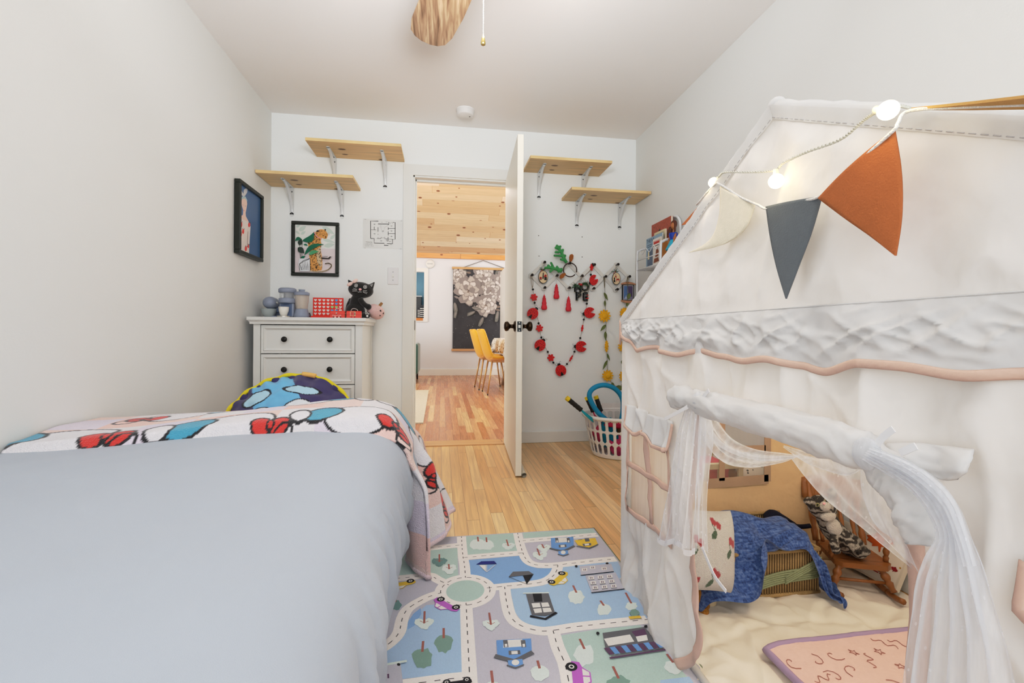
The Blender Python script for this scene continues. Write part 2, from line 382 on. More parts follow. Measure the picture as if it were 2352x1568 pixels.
# hanging canvas with pale peonies on charcoal
def fw_(px, py, d=.03): return PY(px, py, YF-d)
x0, x1 = fw_(1040, 700).x, fw_(1166, 700).x; zt, zbm = fw_(1100, 619).z, fw_(1100, 801).z
tp = thing('wall_hanging', 'large charcoal canvas of pale peonies between two wooden rods on the far wall', 'wall hanging', ((x0+x1)/2, YF, zbm))
rnd = random.Random(3)
W_, H_ = x1-x0, zt-zbm
b = MB(); yb = YF-.03
def tq(u, v): return (x0+u*W_, 0, zt-v*H_)
lay = [0]
def tpoly(P, mi):
    lay[0] += 1; b.flat([(x0+u*W_, yb-.0008-lay[0]*.00006, zt-v*H_) for u, v in P], mi)
b.box((x0, yb, zbm), (x1, yb+.004, zt), 0)
def petal(cx, cy, r, a, l, mi, w=.6):
    P = []; n = 11
    for i in range(n):
        t = 2*pi*i/n; rr = 1+.22*(rnd.random()-.5); x = l*(.5+.5*cos(t))*rr; y = w*l*.5*sin(t)*rr
        P.append((cx+(r+x)*cos(a)-y*sin(a), cy+((r+x)*sin(a)+y*cos(a))*W_/H_))
    tpoly(P, mi)
def peony(cx, cy, R):
    for ring, (r, l, n, ms) in enumerate(((.45, .62, 9, (2, 3)), (.22, .55, 8, (3, 4)), (.05, .42, 6, (4, 3, 2)))):
        for i in range(n):
            a = 2*pi*i/n+ring*.4+rnd.random()*.3
            petal(cx, cy, R*r*.95, a, R*l*1.12, 2, .98); petal(cx, cy, R*r, a, R*l, rnd.choice(ms), .85)
    for i in range(5): petal(cx, cy, 0, rnd.random()*6.3, R*.16, 6, .5)
for i in range(90):
    u, v = rnd.random(), rnd.random()**1.3*.52
    petal(u*.96+.02, v, 0, rnd.random()*6.3, .07+.06*rnd.random(), rnd.choice((1, 2, 5, 5, 6, 2)), .4)
for u, v, R in ((.55, .07, .19), (.9, .14, .17), (.1, .1, .15), (.68, .27, .17), (.93, .36, .13), (.28, .27, .24), (.6, .45, .19)): peony(u, v, R)
for u, v, a, l in ((.06, .5, 1.7, .17), (.82, .52, 1.75, .2), (.4, .53, 2.7, .17), (.55, .6, 2.0, .2), (.03, .42, 1.4, .2), (.34, .48, .2, .17)):
    petal(u, v, 0, a, l, 5, .35); petal(u, v, 0, a, l*.8, 2, .15)
for f in range(len(b.v)): b.v[f].x = min(max(b.v[f].x, x0), x1); b.v[f].z = min(max(b.v[f].z, zbm), zt)
for i in range(70):
    u, v = rnd.random(), .55+.43*rnd.random(); s = .004+.008*rnd.random()
    tpoly([(u, v), (u+s, v+.002), (u+s*.9, v+s), (u+.001, v+s*.7)], 7)
b.obj('canvas', [M('charcoal canvas', (66, 66, 70), .8, vary=.35, vscale=6, bump=.1), M('canvas dark', (84, 82, 82), .8), M('petal shade', (150, 143, 140), .8, vary=.15, vscale=18), M('petal mid', (192, 184, 178), .8, vary=.12, vscale=18), M('petal pale', (220, 212, 206), .8, vary=.1, vscale=18), M('leaf grey', (122, 122, 116), .8, vary=.2, vscale=18), M('petal brown', (136, 122, 112), .8), M('chalk fleck', (130, 130, 130), .8)], tp)
rodm = M('pale wood rod', (204, 160, 112), .5, vary=.1, vscale=12, stretch=(1, 8, 8))
for z in (zt+.02, zbm-.02): MB().box((x0-.02, YF-.05, z-.022), (x1+.02, YF-.01, z+.022)).obj('rod', rodm, tp, bevel=.004)
apx = fw_(1110, 598)
MB().tube([(x0+W_*.2, YF-.03, zt+.04), apx, (x0+W_*.94, YF-.03, zt+.04)], .006, 6).obj('cord', M('grey cord', (110, 108, 104), .7), tp)

# rug, armchair
rg = PZ(958, 960, .01)
b = MB(); ca = [PZ(x, y, .012) for x, y in ((985, 895), (972, 970))]
b.prism([(-1.6, ca[1].y), (ca[1].x, ca[1].y), (ca[0].x, ca[0].y), (-1.6, ca[0].y)], .0, .012)
tag(b.obj('shag_rug', M('cream shag', (222, 212, 190), .95, vary=.12, vscale=40, bump=.8, bscale=200), origin=(-.8, ca[1].y, 0)), 'cream shaggy rug on the oak floor past the doorway', 'rug')
ax = PY(960, 850, 7.6).x
ac = thing('armchair', 'dark green velvet armchair mostly hidden behind the left door jamb', 'armchair', (ax-.4, 7.9, 0))
gv = M('green velvet', (40, 84, 72), .7, vary=.2, vscale=5, sheen=.5)
MB().box((ax-.85, 7.62, .12), (ax-.13, 8.3, .44)).obj('seat', gv, ac, bevel=.05, seg=4)
MB().box((ax-.85, 8.2, .2), (ax-.1, 8.4, .9)).obj('backrest', gv, ac, bevel=.07, seg=4)
MB().box((ax-.15, 7.6, .14), (ax, 8.38, PY(960, 789, 7.6).z)).obj('armrest', gv, ac, bevel=.045, seg=4)
MB().box((ax-.95, 7.6, .14), (ax-.82, 8.38, .66)).obj('armrest', gv, ac, bevel=.045, seg=4)
for x, y in ((ax-.05, 7.65), (ax-.9, 7.65), (ax-.05, 8.33), (ax-.9, 8.33)):
    MB().lathe([(.012, 0), (.02, .14)], 10, 0, Matrix.Translation((x, y, 0))).obj('leg', M('black leg', (28, 26, 24), .4), ac, smooth=True)

# dining chairs: moulded mustard shell on four thin gold legs
mus = M('mustard velvet', (226, 166, 32), .65, vary=.1, vscale=5, sheen=.4)
gold = M('brushed gold', (196, 158, 104), .35, .5)
def chair(label, loc, rz):
    r = thing('dining_chair', label, 'chair', (0, 0, 0), 'mustard dining chairs')
    # profile of the shell, front to top of the back: (y, z, halfwidth)
    pr = [(-.24, .45, .17), (-.2, .475, .21), (-.08, .47, .225), (.06, .455, .225), (.15, .475, .22), (.2, .54, .215), (.235, .64, .21), (.27, .76, .19), (.295, .85, .15), (.305, .885, .08)]
    sp = spline([(p[2], p[0], p[1]) for p in pr], 4)
    def f(u, v):
        i = min(int(v*(len(sp)-1)), len(sp)-2); q = sp[i].lerp(sp[i+1], v*(len(sp)-1)-i); x = (u*2-1)
        c = .06*x*x*(1 if .2 < v < .95 else .4); n_ = V((0, -1, .35)) if v > .45 else V((0, .0, 1))
        return V((x*q.x, q.y, q.z))+n_*c
    MB().grid(f, 10, len(sp)-1).obj('shell', mus, r, smooth=True, solid=.035, sub=1)
    for x, y in ((-1, -1), (1, -1), (-1, 1), (1, 1)):
        MB().tube([(x*.15, y*.13, .45), (x*.2, y*.2-.0, .02)], [.013, .009], 8).obj('leg', gold, r, smooth=True)
        MB().tube([(x*.2, y*.2, .02), (x*.2, y*.2, 0)], [.009, .009], 8).obj('foot', M('black leg', (28, 26, 24), .4), kids(r)[-1], smooth=True)
    MB().tube([(-.15, .13, .445), (.15, .13, .445)], .009, 6).tube([(-.15, -.13, .445), (.15, -.13, .445)], .009, 6).tube([(-.15, .13, .445), (-.15, -.13, .445)], .009, 6).tube([(.15, .13, .445), (.15, -.13, .445)], .009, 6).obj('seat_frame', gold, r, smooth=True)
    r.location = loc; r.rotation_euler.z = rz; return r
p1 = PZ(1120, 905, 0)
chair('mustard yellow dining chair nearest the doorway at the cloth-covered table', (p1.x+.17, p1.y+.1, 0), radians(95))
chair('mustard yellow dining chair behind the nearer one, mostly hidden by it', (p1.x+.10, p1.y+.66, 0), radians(95))
c3 = PZ(1172, 905, 0)
chair('mustard yellow dining chair across the table, glimpsed beside the open door', (p1.x+1.35, p1.y+.25, 0), radians(-90))
# table
tx0, ty0 = p1.x+.24, p1.y-.12
tb = thing('dining_table', 'dining table with slanted wooden trestle legs under a patterned cloth', 'table', (tx0+.5, ty0+.7, 0))
walnut = boards('grey walnut', 'Z', 'X', .3, 3, [(0, (134, 100, 72)), (1, (150, 114, 84))], gap=0, grain=.25)
MB().box((tx0, ty0, .70), (tx0+.95, ty0+1.5, .745)).obj('tabletop', walnut, tb, bevel=.004)
for y in (ty0+.3, ty0+1.2):
    for sg in (-1, 1):
        cx = tx0+.48
        MB().prism([(cx+sg*.1, .7), (cx+sg*.22, .7), (cx+sg*.4, .0), (cx+sg*.28, .0)], -.05, .05, 0, frame((0, y, 0), (1, 0, 0), (0, 0, 1))).obj('leg', walnut, tb, bevel=.004)
def cl(u, v):
    x = lerp(tx0-.16, tx0+1.11, u); y = lerp(ty0-.2, ty0+1.7, v)
    dx = max(tx0-.012-x, x-tx0-.962, 0); dy = max(ty0-.012-y, y-ty0-1.512, 0)
    X = min(max(x, tx0-.012), tx0+.962); Y = min(max(y, ty0-.012), ty0+1.512)
    d = max(dx, dy)+.6*min(dx, dy)
    f = .02*sin(30*(x+y))*min(1, d*8)
    return V((X+(-1 if x < tx0 else 1)*(.02+f)*min(1, dx*20), Y+(-1 if y < ty0 else 1)*(.02+f)*min(1, dy*20), .752-d*1.35))
clm, n_, l_, b_ = nt('speckled tablecloth')
tc = n_.new('ShaderNodeTexCoord'); vo = n_.new('ShaderNodeTexVoronoi'); vo.inputs['Scale'].default_value = 26; l_.new(tc.outputs['Object'], vo.inputs['Vector'])
col = ramp(n_, l_, vo.outputs['Distance'], [(0, (70, 66, 60)), (.22, (150, 128, 96)), (.42, (222, 218, 208)), (1, (238, 236, 230))]); l_.new(col, b_.inputs['Base Color']); b_.inputs['Roughness'].default_value = .8
tag(MB().grid(cl, 40, 44).obj('tablecloth', clm, smooth=True, solid=.003, origin=(tx0+.5, ty0+.7, .745)), 'white cloth speckled with grey and ochre, draped over the dining table', 'tablecloth')
# fill lights added to brighten the next room
def area(name, loc, rot, sx, sy, e, col=(1, 1, 1)):
    l = bpy.data.lights.new(name, 'AREA'); l.shape = 'RECTANGLE'; l.size = sx; l.size_y = sy; l.energy = e; l.color = col
    o = bpy.data.objects.new(name, l); o.location = loc; o.rotation_euler = rot; C.objects.link(o); return o
def point(name, loc, e, r, col=(1, .85, .6)):
    l = bpy.data.lights.new(name, 'POINT'); l.energy = e; l.shadow_soft_size = r; l.color = col
    o = bpy.data.objects.new(name, l); o.location = loc; C.objects.link(o); return o
area('far_daylight', (-3.1, 6.3, 1.6), (0, radians(-90), 0), 2.2, 4, 80, (.95, .98, 1))  # added fill from both sides, out of view; the side walls have no windows
area('far_side_fill_b', (3.3, 6.3, 1.8), (0, radians(90), 0), 2.2, 4, 80, (.95, .98, 1))
point('far_top_fill', (0, 6.0, 3.0), 50, .25, (1, .96, .92))  # added overhead fill, no fixture hangs here
# ------------------------------------------------------------------ shelves on metal brackets
brk = M('white enamel bracket', (222, 224, 224), .35, .1)
scr = M('screw steel', (120, 122, 122), .35, .8)
def shelf(xa, xb, z, by, label, depth=.285, skew=0.0):
    t = thing('wall_shelf', label, 'shelf', ((xa+xb)/2, YB, z), 'pine wall shelves')
    o = MB().box((xa, YB-depth, z), (xb, YB-.001, z+.02)).obj('board', pine, t, bevel=.0015)
    for x in by:
        k = MB(); y0 = YB-.002
        k.box((x-.014, y0-.003, z-.19), (x+.014, y0, z)).box((x-.012, YB-.2, z-.0035), (x+.012, y0, z-.0005))
        # rounded ends and curved gusset
        k.lathe([(.014, 0), (.014, .003)], 14, 0, frame((x, y0, z-.19), (1, 0, 0), (0, 0, 1)))
        k.lathe([(.012, -.0035), (.012, -.0005)], 14, 0, Matrix.Translation((x, YB-.2, z)))
        g = [(x, y0-.004-.165*(1-s)**1.0*1, z-.004-.165*s**1.0) for s in [i/10 for i in range(11)]]
        gg = [V((x, YB-.004-.17*((1-s)**1.6), z-.004-.17*(s**1.6))) for s in [i/12 for i in range(13)]]
        k.tube(gg, [.011-.003*abs(i/6-1) for i in range(13)], 8, flatz=.35)
        bo = k.obj('bracket', brk, t, smooth=False)
        for zz in (z-.03, z-.185): MB().lathe([(.005, 0), (.004, .002)], 10, 0, frame((x, y0-.003, zz), (1, 0, 0), (0, 0, 1))).obj('screw', scr, bo)
        for yy in (YB-.196, YB-.03): MB().lathe([(.004, -.0055), (.005, -.0035)], 10, 0, Matrix.Translation((x, yy, z))).obj('screw', scr, bo)
    return t
zl = 1.852
shelf(-1.195, -.592, PY(728, 434, YB).z, (PY(671, 440, YB).x, PY(786, 447, YB).x), 'pine shelf above the framed cat print, lower of the two left of the door')
shelf(-.893, -.283, PY(830, 366, YB).z-.002, (PY(769, 370, YB).x, PY(885, 374, YB).x), 'pine shelf over the corner of the doorway, upper of the two left of the door')
shelf(.602, 1.203, PY(1290, 400, YB).z-.002, (PY(1238, 400, YB).x, PY(1339, 405, YB).x), 'pine shelf beside the open door edge, upper of the two right of the door')
shelf(.903, 1.503, PY(1372, 465, YB).z-.002, (PY(1325, 468, YB).x, PY(1423, 472, YB).x), 'pine shelf in the right corner, lower of the two right of the door')

# ------------------------------------------------------------------ light switch, plan sheet
p = PY(903, 634, YB); k = thing('light_switch', 'white light switch plate left of the doorway', 'light switch', (p.x, YB, p.z))
MB().box((p.x-.038, YB-.006, p.z-.062), (p.x+.038, YB-.0005, p.z+.062)).obj('plate', M('switch plate', (230, 228, 228), .3), k, bevel=.003)
MB().prism([(-.006, -.010), (.006, -.010), (.006, .012), (-.006, .012)], .005, .013, 0, frame((p.x, YB, p.z), (1, 0, 0), (0, .25, 1))).obj('toggle', trimm, k, bevel=.001)
for s in (-1, 1): MB().lathe([(.0035, .006), (.003, .0075)], 10, 0, frame((p.x, YB, p.z+s*.03), (1, 0, 0), (0, 0, 1))).obj('screw', scr, k)

ink = M('black ink', (34, 34, 36), .7); grey = M('grey ink', (110, 110, 112), .7)
a0, a1 = PY(834, 502, YB), PY(924, 572, YB)
sh = thing('floor_plan', 'clear sheet printed with a black line floor plan, taped beside the doorway', 'floor plan', ((a0.x+a1.x)/2, YB, a1.z))
MB().box((a0.x, YB-.0015, a1.z), (a1.x, YB-.0005, a0.z)).obj('sheet', M('laminated paper', (226, 226, 222), .3, spec=.5), sh)
def zp(x, y): return PY(825+x/17.425, 490+y/17.42, YB-.003)
c = MB()
for pts, w in (([(460, 1000), (460, 300), (765, 305)], .004), ([(755, 420), (1190, 428), (1190, 345)], .004), ([(1345, 355), (1440, 357), (1440, 1035), (1335, 1035), (1335, 1210), (1110, 1205)], .004),
    ([(460, 1000), (600, 1003), (603, 1185), (1000, 1192), (1000, 1280), (1165, 1278)], .004), ([(470, 655), (680, 655)], .002), ([(605, 530), (605, 655)], .003), ([(752, 550), (752, 730)], .003), ([(752, 820), (752, 850)], .003), ([(752, 955), (752, 1000), (880, 1005), (885, 950)], .0025), ([(700, 1000), (760, 1000)], .002),
    ([(1158, 430), (1158, 460)], .003), ([(1158, 560), (1158, 660)], .003), ([(1158, 720), (1158, 880)], .003), ([(1152, 940), (1152, 1120)], .003), ([(1158, 598), (1440, 600)], .0025), ([(1158, 805), (1440, 807)], .0025), ([(1158, 1025), (1335, 1030)], .002), ([(1020, 950), (1020, 1015), (1150, 1025)], .0025), ([(1095, 1020), (1095, 1105), (1150, 1105)], .002), ([(885, 950), (950, 990), (1015, 950)], .001), ([(1225, 430), (1280, 345), (1345, 430), (1345, 360)], .001), ([(860, 470), (870, 560), (940, 800), (1020, 560), (1150, 480)], .0006)):
    c.strip([zp(*q) for q in pts], w, (0, -1, 0), 0)
def ptext(mb, s, x, y, h, zf=zp, mi=0, ax=(1, 0, 0), ay=(0, 0, 1), shear=0):
    mb.text(s, frame(zf(x, y), V(ax), ay, h), mi)
ptext(c, 'Fire Escape Plan', 392, 1138, .0062*1.1)
for s, x, y in (('Plan view', 395, 1182), ('Exits and doors', 390, 1222), ('Meeting place', 395, 1258), ('Keep this sheet on the wall', 395, 1296)): pass
for y, x0_, x1_ in ((1185, 265, 525), (1222, 230, 550), (1258, 262, 520), (1295, 190, 590)):
    n = 9
    for i in range(n):
        if (i*7+y) % 5 == 0: continue
        xa = lerp(x0_, x1_, i/n); c.strip([zp(xa, y), zp(xa+(x1_-x0_)/n*.75, y)], .0016, (0, -1, 0), 1)
for s, x, y in ((('OFFICE'), 615, 428), ('HALL', 950, 700), ('ROOM', 1295, 500), ('ROOM', 1295, 695), ('ROOM', 1295, 910), ('ENTRY', 880, 1090), ('STORE', 615, 810), ('BATH', 1230, 1112)):
    c.strip([zp(x-38, y), zp(x+38, y+2)], .0022, (0, -1, 0), 1); c.strip([zp(x-25, y+22), zp(x+25, y+22)], .0012, (0, -1, 0), 1)
for x, y in ((905, 352), (1095, 340), (245, 235), (1690, 300), (230, 1380), (1660, 1420), (1270, 1240), (1060, 1230)): c.strip([zp(x-35, y), zp(x+35, y)], .0014, (0, -1, 0), 1)
c.obj('printing', [ink, grey], sh)
c = MB()
for x, y in ((1715, 250), (1760, 1045)): c.ball(zp(x, y), (.004, .002, .004), 0, 8)
c.obj('tape', M('shiny tape', (250, 250, 250), .1, spec=1), sh)

# ------------------------------------------------------------------ framed prints
blackf = M('black frame', (36, 40, 34), .4, vary=.15, vscale=30)
def qmap(P, cz):
    """photo zoom pixels -> point on the plane of the print"""
    pass
A = [PY(671, 508, YB), PY(780, 510, YB), PY(782, 636, YB), PY(672, 636, YB)]
fx0, fx1, fz0, fz1 = A[0].x, A[1].x, A[2].z, A[0].z
t = thing('framed_picture', 'black framed print of a spotted cat beside a potted plant, on the back wall', 'picture', ((fx0+fx1)/2, YB, fz0))
b = MB(); w = .024
for lo, hi in (((fx0, fz1-w), (fx1, fz1)), ((fx0, fz0), (fx1, fz0+w)), ((fx0, fz0+w), (fx0+w, fz1-w)), ((fx1-w, fz0+w), (fx1, fz1-w))):
    b.box((lo[0], YB-.022, lo[1]), (hi[0], YB-.001, hi[1]))
b.obj('frame', blackf, t, bevel=.004)
yy = [YB-.010]
c = MB(); 
ix0, ix1, iz0, iz1 = fx0+w, fx1-w, fz0+w, fz1-w
def pm(x, y):  # zoom coords (205..1230, 165..1395) -> print
    u = (x-207)/(1228-207); v = (y-170)/(1392-170)
    return (ix0+u*(ix1-ix0), iz1-v*(iz1-iz0))
def pp(pts, mi, cb=None):
    yy[0] -= .00004
    (cb or c).flat([(max(ix0, min(ix1, pm(*q)[0])), yy[0], max(iz0, min(iz1, pm(*q)[1]))) for q in pts], mi)
def pl(pts, w, mi):
    yy[0] -= .00004; c.strip([(pm(*q)[0], yy[0], pm(*q)[1]) for q in pts], w, (0, -1, 0), mi)
def leafp(a, b_, w, mi, bend=0):
    a, b_ = V(a), V(b_); d = b_-a; n = V((-d.y, d.x)); P = []
    for i in range(9): s = i/8; P.append(a+d*s+n*(w*sin(pi*s**.8)*.5+bend*sin(pi*s)))
    for i in range(7, 0, -1): s = i/8; P.append(a+d*s+n*(-w*sin(pi*s**.8)*.5+bend*sin(pi*s)))
    pp([tuple(q) for q in P], mi)
rnd = random.Random(5)
pp([(207, 170), (1228, 170), (1228, 1392), (207, 1392)], 0); pp([(207, 760), (1228, 760), (1228, 1392), (207, 1392)], 1)
for a_, b_, w_ in (((230, 240), (330, 170), .5), ((300, 330), (480, 200), .5), ((350, 420), (470, 330), .5), ((880, 200), (1200, 380), .35), ((1090, 520), (1220, 380), .4), ((890, 520), (1220, 600), .25), ((930, 700), (1210, 640), .4), ((215, 330), (330, 420), .4)): leafp(a_, b_, w_, 2)
body = [(545, 740), (520, 640), (530, 540), (590, 440), (690, 380), (730, 330), (790, 285), (860, 265), (940, 275), (990, 320), (1030, 390), (1020, 440), (1000, 500), (940, 510), (880, 490), (850, 560), (870, 640), (850, 800), (870, 900), (890, 1050), (895, 1200), (880, 1320), (700, 1350), (590, 1350), (590, 1150), (560, 960), (580, 830)]
pp(body, 3)
for poly in ([(730, 340), (750, 295), (800, 290), (800, 340)], [(940, 275), (955, 250), (985, 270), (970, 300)]): pp(poly, 5)
pp([(740, 800), (860, 700), (850, 900), (885, 1200), (840, 1250), (760, 1100)], 4)
for i in range(420):
    x, y = 510+rnd.random()*520, 260+rnd.random()*1095
    if inpoly(x, y, body) and not (880 < x and 330 < y < 420): s = 7+9*rnd.random(); pp([(x+s*cos(a), y+.8*s*sin(a)) for a in [k*1.256+rnd.random() for k in range(5)]], 5)
pl([(690, 345), (730, 430), (800, 490), (880, 515)], .006, 6)
for cx, cy in ((930, 400), (1035, 390)): pl([(cx+38*cos(k*pi/6), cy+26*sin(k*pi/6)) for k in range(13)], .0012, 5)
pp([(960, 450), (1000, 445), (985, 475)], 5)
tail = spline([(600, 1340, 0), (800, 1365, 0), (1000, 1330, 0), (1110, 1250, 0), (1130, 1180, 0), (1060, 1140, 0), (970, 1155, 0)], 6)
pl([(q.x, q.y) for q in tail], .008, 4)
for i in range(2, len(tail)-1):
    q = tail[i]; pp([(q.x-9, q.y-14), (q.x+9, q.y-6), (q.x+5, q.y+16), (q.x-8, q.y+8)], 5)
for a_, b_, w_, m_, bd in (((400, 590), (690, 345), .42, 7, .22), ((380, 540), (215, 600), .5, 7, .2), ((320, 700), (380, 540), .7, 8, 0), ((430, 680), (540, 710), .4, 7, -.1), ((290, 760), (450, 900), .7, 8, 0), ((450, 950), (950, 660), .2, 7, -.16), ((560, 940), (820, 850), .36, 9, -.12), ((360, 1040), (480, 970), .5, 7, 0)): leafp(a_, b_, w_, m_, bd)
for q in ((400, 610), (330, 700), (350, 920), (410, 920)): pl([q, (360+.2*(q[0]-360), 1040)], .002, 8)
pp([(330, 1040), (590, 1030), (600, 1340), (570, 1365), (350, 1365), (300, 1180)], 10)
for r in (1, .78): pl([(580-240*r, 1340-20*(1-r)), (330+40*(1-r), 1180), (430, 1120-120*r+90), (590-30*(1-r), 1100-70*r)], .003, 5)
for i in range(9): pl([(370+24*i, 1330), (420+18*i, 1120+6*(i % 3)*8)], .0016, 5 if i % 2 else 11)
pp([(590, 1040), (600, 1040), (605, 1340), (595, 1340)], 5)
pp([(880, 1005), (900, 995), (1050, 1005), (1100, 965), (1130, 965), (1080, 1035), (900, 1035), (880, 1025)], 5)
pl([(1090, 1035), (1150, 960)], .0012, 11)
for i in range(7): pl([(905+20*i, 980), (917+20*i, 955+6*(i % 2))], .0018, 5)
for i in range(6): pl([(900+26*i, 1088), (918+26*i, 1086)], .001, 11)
for i in range(6): pl([(950+24*i, 1052), (966+24*i, 1052)], .001, 6)
pc = [(232, 232, 226), (226, 214, 214), (204, 216, 206), (226, 164, 88), (224, 200, 160), (44, 34, 28), (226, 160, 160), (24, 108, 78), (46, 62, 52), (84, 164, 112), (224, 226, 228), (130, 130, 130)]
c.obj('print', [M('cat print %d' % i, q, .6, vary=.05) for i, q in enumerate(pc)], t)

B = [PX(538, 412, XL), PX(600, 452, XL), PX(600, 603, XL), PX(535, 582, XL)]
y0_, y1_, z0_, z1_ = 2.845, 3.25, 1.29, 1.722
y1_ = 3.2
t = thing('framed_picture', 'black framed painting of a woman in a floral dress on blue, on the left wall', 'picture', (XL, (y0_+y1_)/2, z0_))
b = MB(); w = .022; D = .035
for lo, hi in (((y0_, z1_-w), (y1_, z1_)), ((y0_, z0_), (y1_, z0_+w)), ((y0_, z0_+w), (y0_+w, z1_-w)), ((y1_-w, z0_+w), (y1_, z1_-w))):
    b.box((XL+.001, lo[0], lo[1]), (XL+D, hi[0], hi[1]))
b.obj('frame', blackf, t, bevel=.004)
c = MB(); xx = [XL+.02]
def wm(x, y):
    u = (x-160)/(525-160)
    # undo the foreshortening of the photo inside the frame
    ya, yb_ = y0_+w, y1_-w
    top = lerp(170, 440, u); bot = lerp(1325, 1470, u); v = (y-top)/(bot-top)
    k = 1.30; uu = u/(u+(1-u)*k)*1.0
    return (ya+uu*(yb_-ya), z1_-w-v*(z1_-z0_-2*w))
def wp(pts, mi):
    xx[0] += .00005; c.flat([(xx[0], max(y0_+w, min(y1_-w, wm(*q)[0])), wm(*q)[1]) for q in pts][::-1], mi)
wp([(160, 170), (525, 440), (525, 1470), (160, 1325)], 0)
wp([(172, 750), (235, 725), (240, 640), (212, 560), (200, 500), (215, 440), (265, 430), (305, 470), (312, 540), (300, 620), (285, 690), (290, 750), (345, 850), (250, 820), (172, 760)], 1)
wp([(198, 500), (200, 430), (235, 400), (280, 410), (312, 470), (310, 500), (270, 440), (220, 450)], 2)
wp([(235, 405), (200, 370), (182, 300), (185, 230), (215, 320), (240, 360), (250, 290), (285, 270), (318, 268), (310, 340), (270, 400)], 3)
wp([(172, 755), (250, 810), (345, 850), (372, 930), (362, 1100), (350, 1390), (200, 1330), (190, 1200), (172, 1000)], 4)
for x, y, s in ((200, 890, 46), (240, 1010, 40), (195, 1060, 38), (348, 900, 36), (292, 1310, 38), (335, 1270, 28)):
    wp([(x+s*.55*cos(a), y+s*1.15*sin(a)) for a in [k*.7 for k in range(9)]], 5)
    for dx, dy in ((-.2, -1.2), (.5, -1)): wp([(x+s*dx-4, y+s*dy), (x+s*dx+5, y+s*dy-14), (x+s*dx+7, y+s*dy+14)], 6)
wp([(220, 545), (245, 560), (222, 552)], 6); wp([(270, 568), (295, 578), (270, 575)], 6); wp([(246, 640), (262, 648), (252, 662)], 5)
wp([(325, 1010), (330, 1020), (322, 1240), (318, 1240)], 7)
c.obj('print', [M('woman print %d' % i, q, .35, vary=.06, spec=.5) for i, q in enumerate([(58, 98, 146), (240, 205, 190), (176, 196, 196), (206, 204, 204), (234, 222, 216), (234, 66, 60), (40, 46, 50), (150, 120, 118)])], t)

# ------------------------------------------------------------------ chest of drawers
dwm = M('white satin lacquer', (226, 226, 222), .38, vary=.012)
dx0, dx1, dy0, dy1, dz = -1.142, -.503, 2.985, 3.40, .925
ds = thing('chest_of_drawers', 'white chest of drawers with black round knobs in the left corner', 'chest of drawers', ((dx0+dx1)/2, 3.2, 0))
b = MB().box((dx0, dy0+.018, .06), (dx0+.02, dy1, .885)).box((dx1-.02, dy0+.018, .06), (dx1, dy1, .885)).box((dx0, dy1-.01, .06), (dx1, dy1, .885)).box((dx0, dy0+.018, .02), (dx1, dy1, .075))
b.box((dx0, dy0, 0), (dx0+.04, dy0+.03, .885)).box((dx1-.04, dy0, 0), (dx1, dy0+.03, .885)).box((dx0, dy1-.04, 0), (dx0+.035, dy1, .885)).box((dx1-.035, dy1-.04, 0), (dx1, dy1, .885))
b.box((dx1-.001, dy1-.045, .0), (dx1+.004, dy1, .885)).box((dx1-.001, dy0, .0), (dx1+.004, dy0+.05, .885))
b.obj('carcass', dwm, ds, bevel=.002)
# top with a coved underside
P = [(0, 0), (.028, .0), (.03, .012), (.042, .022), (.05, .024), (.05, .044), (0, .044)]
b = MB(); n = len(P)
ring = []
for off, z in P[1:6]: ring.append([(dx0-off*.55, dy0-off*.6, .881+z), (dx1+off*.55, dy0-off*.6, .881+z), (dx1+off*.55, dy1, .881+z), (dx0-off*.55, dy1, .881+z)])
vs = [q for r in ring for q in r]; fs = [(3, 2, 1, 0), (16, 17, 18, 19)]
for j in range(4):
    for i in range(4): fs.append((j*4+i, j*4+(i+1) % 4, (j+1)*4+(i+1) % 4, (j+1)*4+i))
b.add(vs, fs); b.obj('top', dwm, ds, bevel=.0015)
kn = M('black knob', (30, 30, 28), .3, .2)
zs = [(.702, .876), (.508, .697), (.312, .503), (.09, .307)]
for za, zb_ in zs:
    xa, xb = dx0+.043, dx1-.043
    b = MB(); yf = dy0+.004; i1, i2 = .014, .030
    R = lambda d, y: [(xa+d, y, za+d), (xb-d, y, za+d), (xb-d, y, zb_-d), (xa+d, y, zb_-d)]
    vs = R(0, yf+.016)+R(0, yf)+R(i1, yf)+R(i1+.004, yf-.004)+R(i2, yf+.007); fs = [(16, 17, 18, 19)]
    for j in range(4):
        for i in range(4): fs.append((j*4+i, j*4+(i+1) % 4, (j+1)*4+(i+1) % 4, (j+1)*4+i))
    b.add(vs, fs)
    dr = b.obj('drawer', dwm, ds, bevel=.0012)
    for x in (PY(653.5, 780, 2.98).x, PY(758, 780, 2.98).x):
        M4 = frame((x, yf+.007, (za+zb_)/2), (1, 0, 0), (0, 0, 1))
        MB().lathe([(.007, 0), (.006, .012), (.012, .016), (.0175, .024), (.0165, .029), (.009, .032)], 20, 0, M4).obj('knob', kn, dr, smooth=True)

# ------------------------------------------------------------------ things on the chest
DT = dz
S = lambda px: px/354.  # photo pixels at the chest to metres
blu = M('dusty blue plastic', (146, 154, 172), .4, vary=.03); blud = M('deep blue plastic', (92, 110, 142), .4)
clr = M('clear plastic', (236, 238, 240), .12, trans=.0, alpha=.32, spec=.6); chrome = M('toy chrome', (214, 212, 204), .2, .8); whp = M('cream plastic', (232, 228, 220), .4)
def X_(px, Y): return PY(px, 720, Y).x
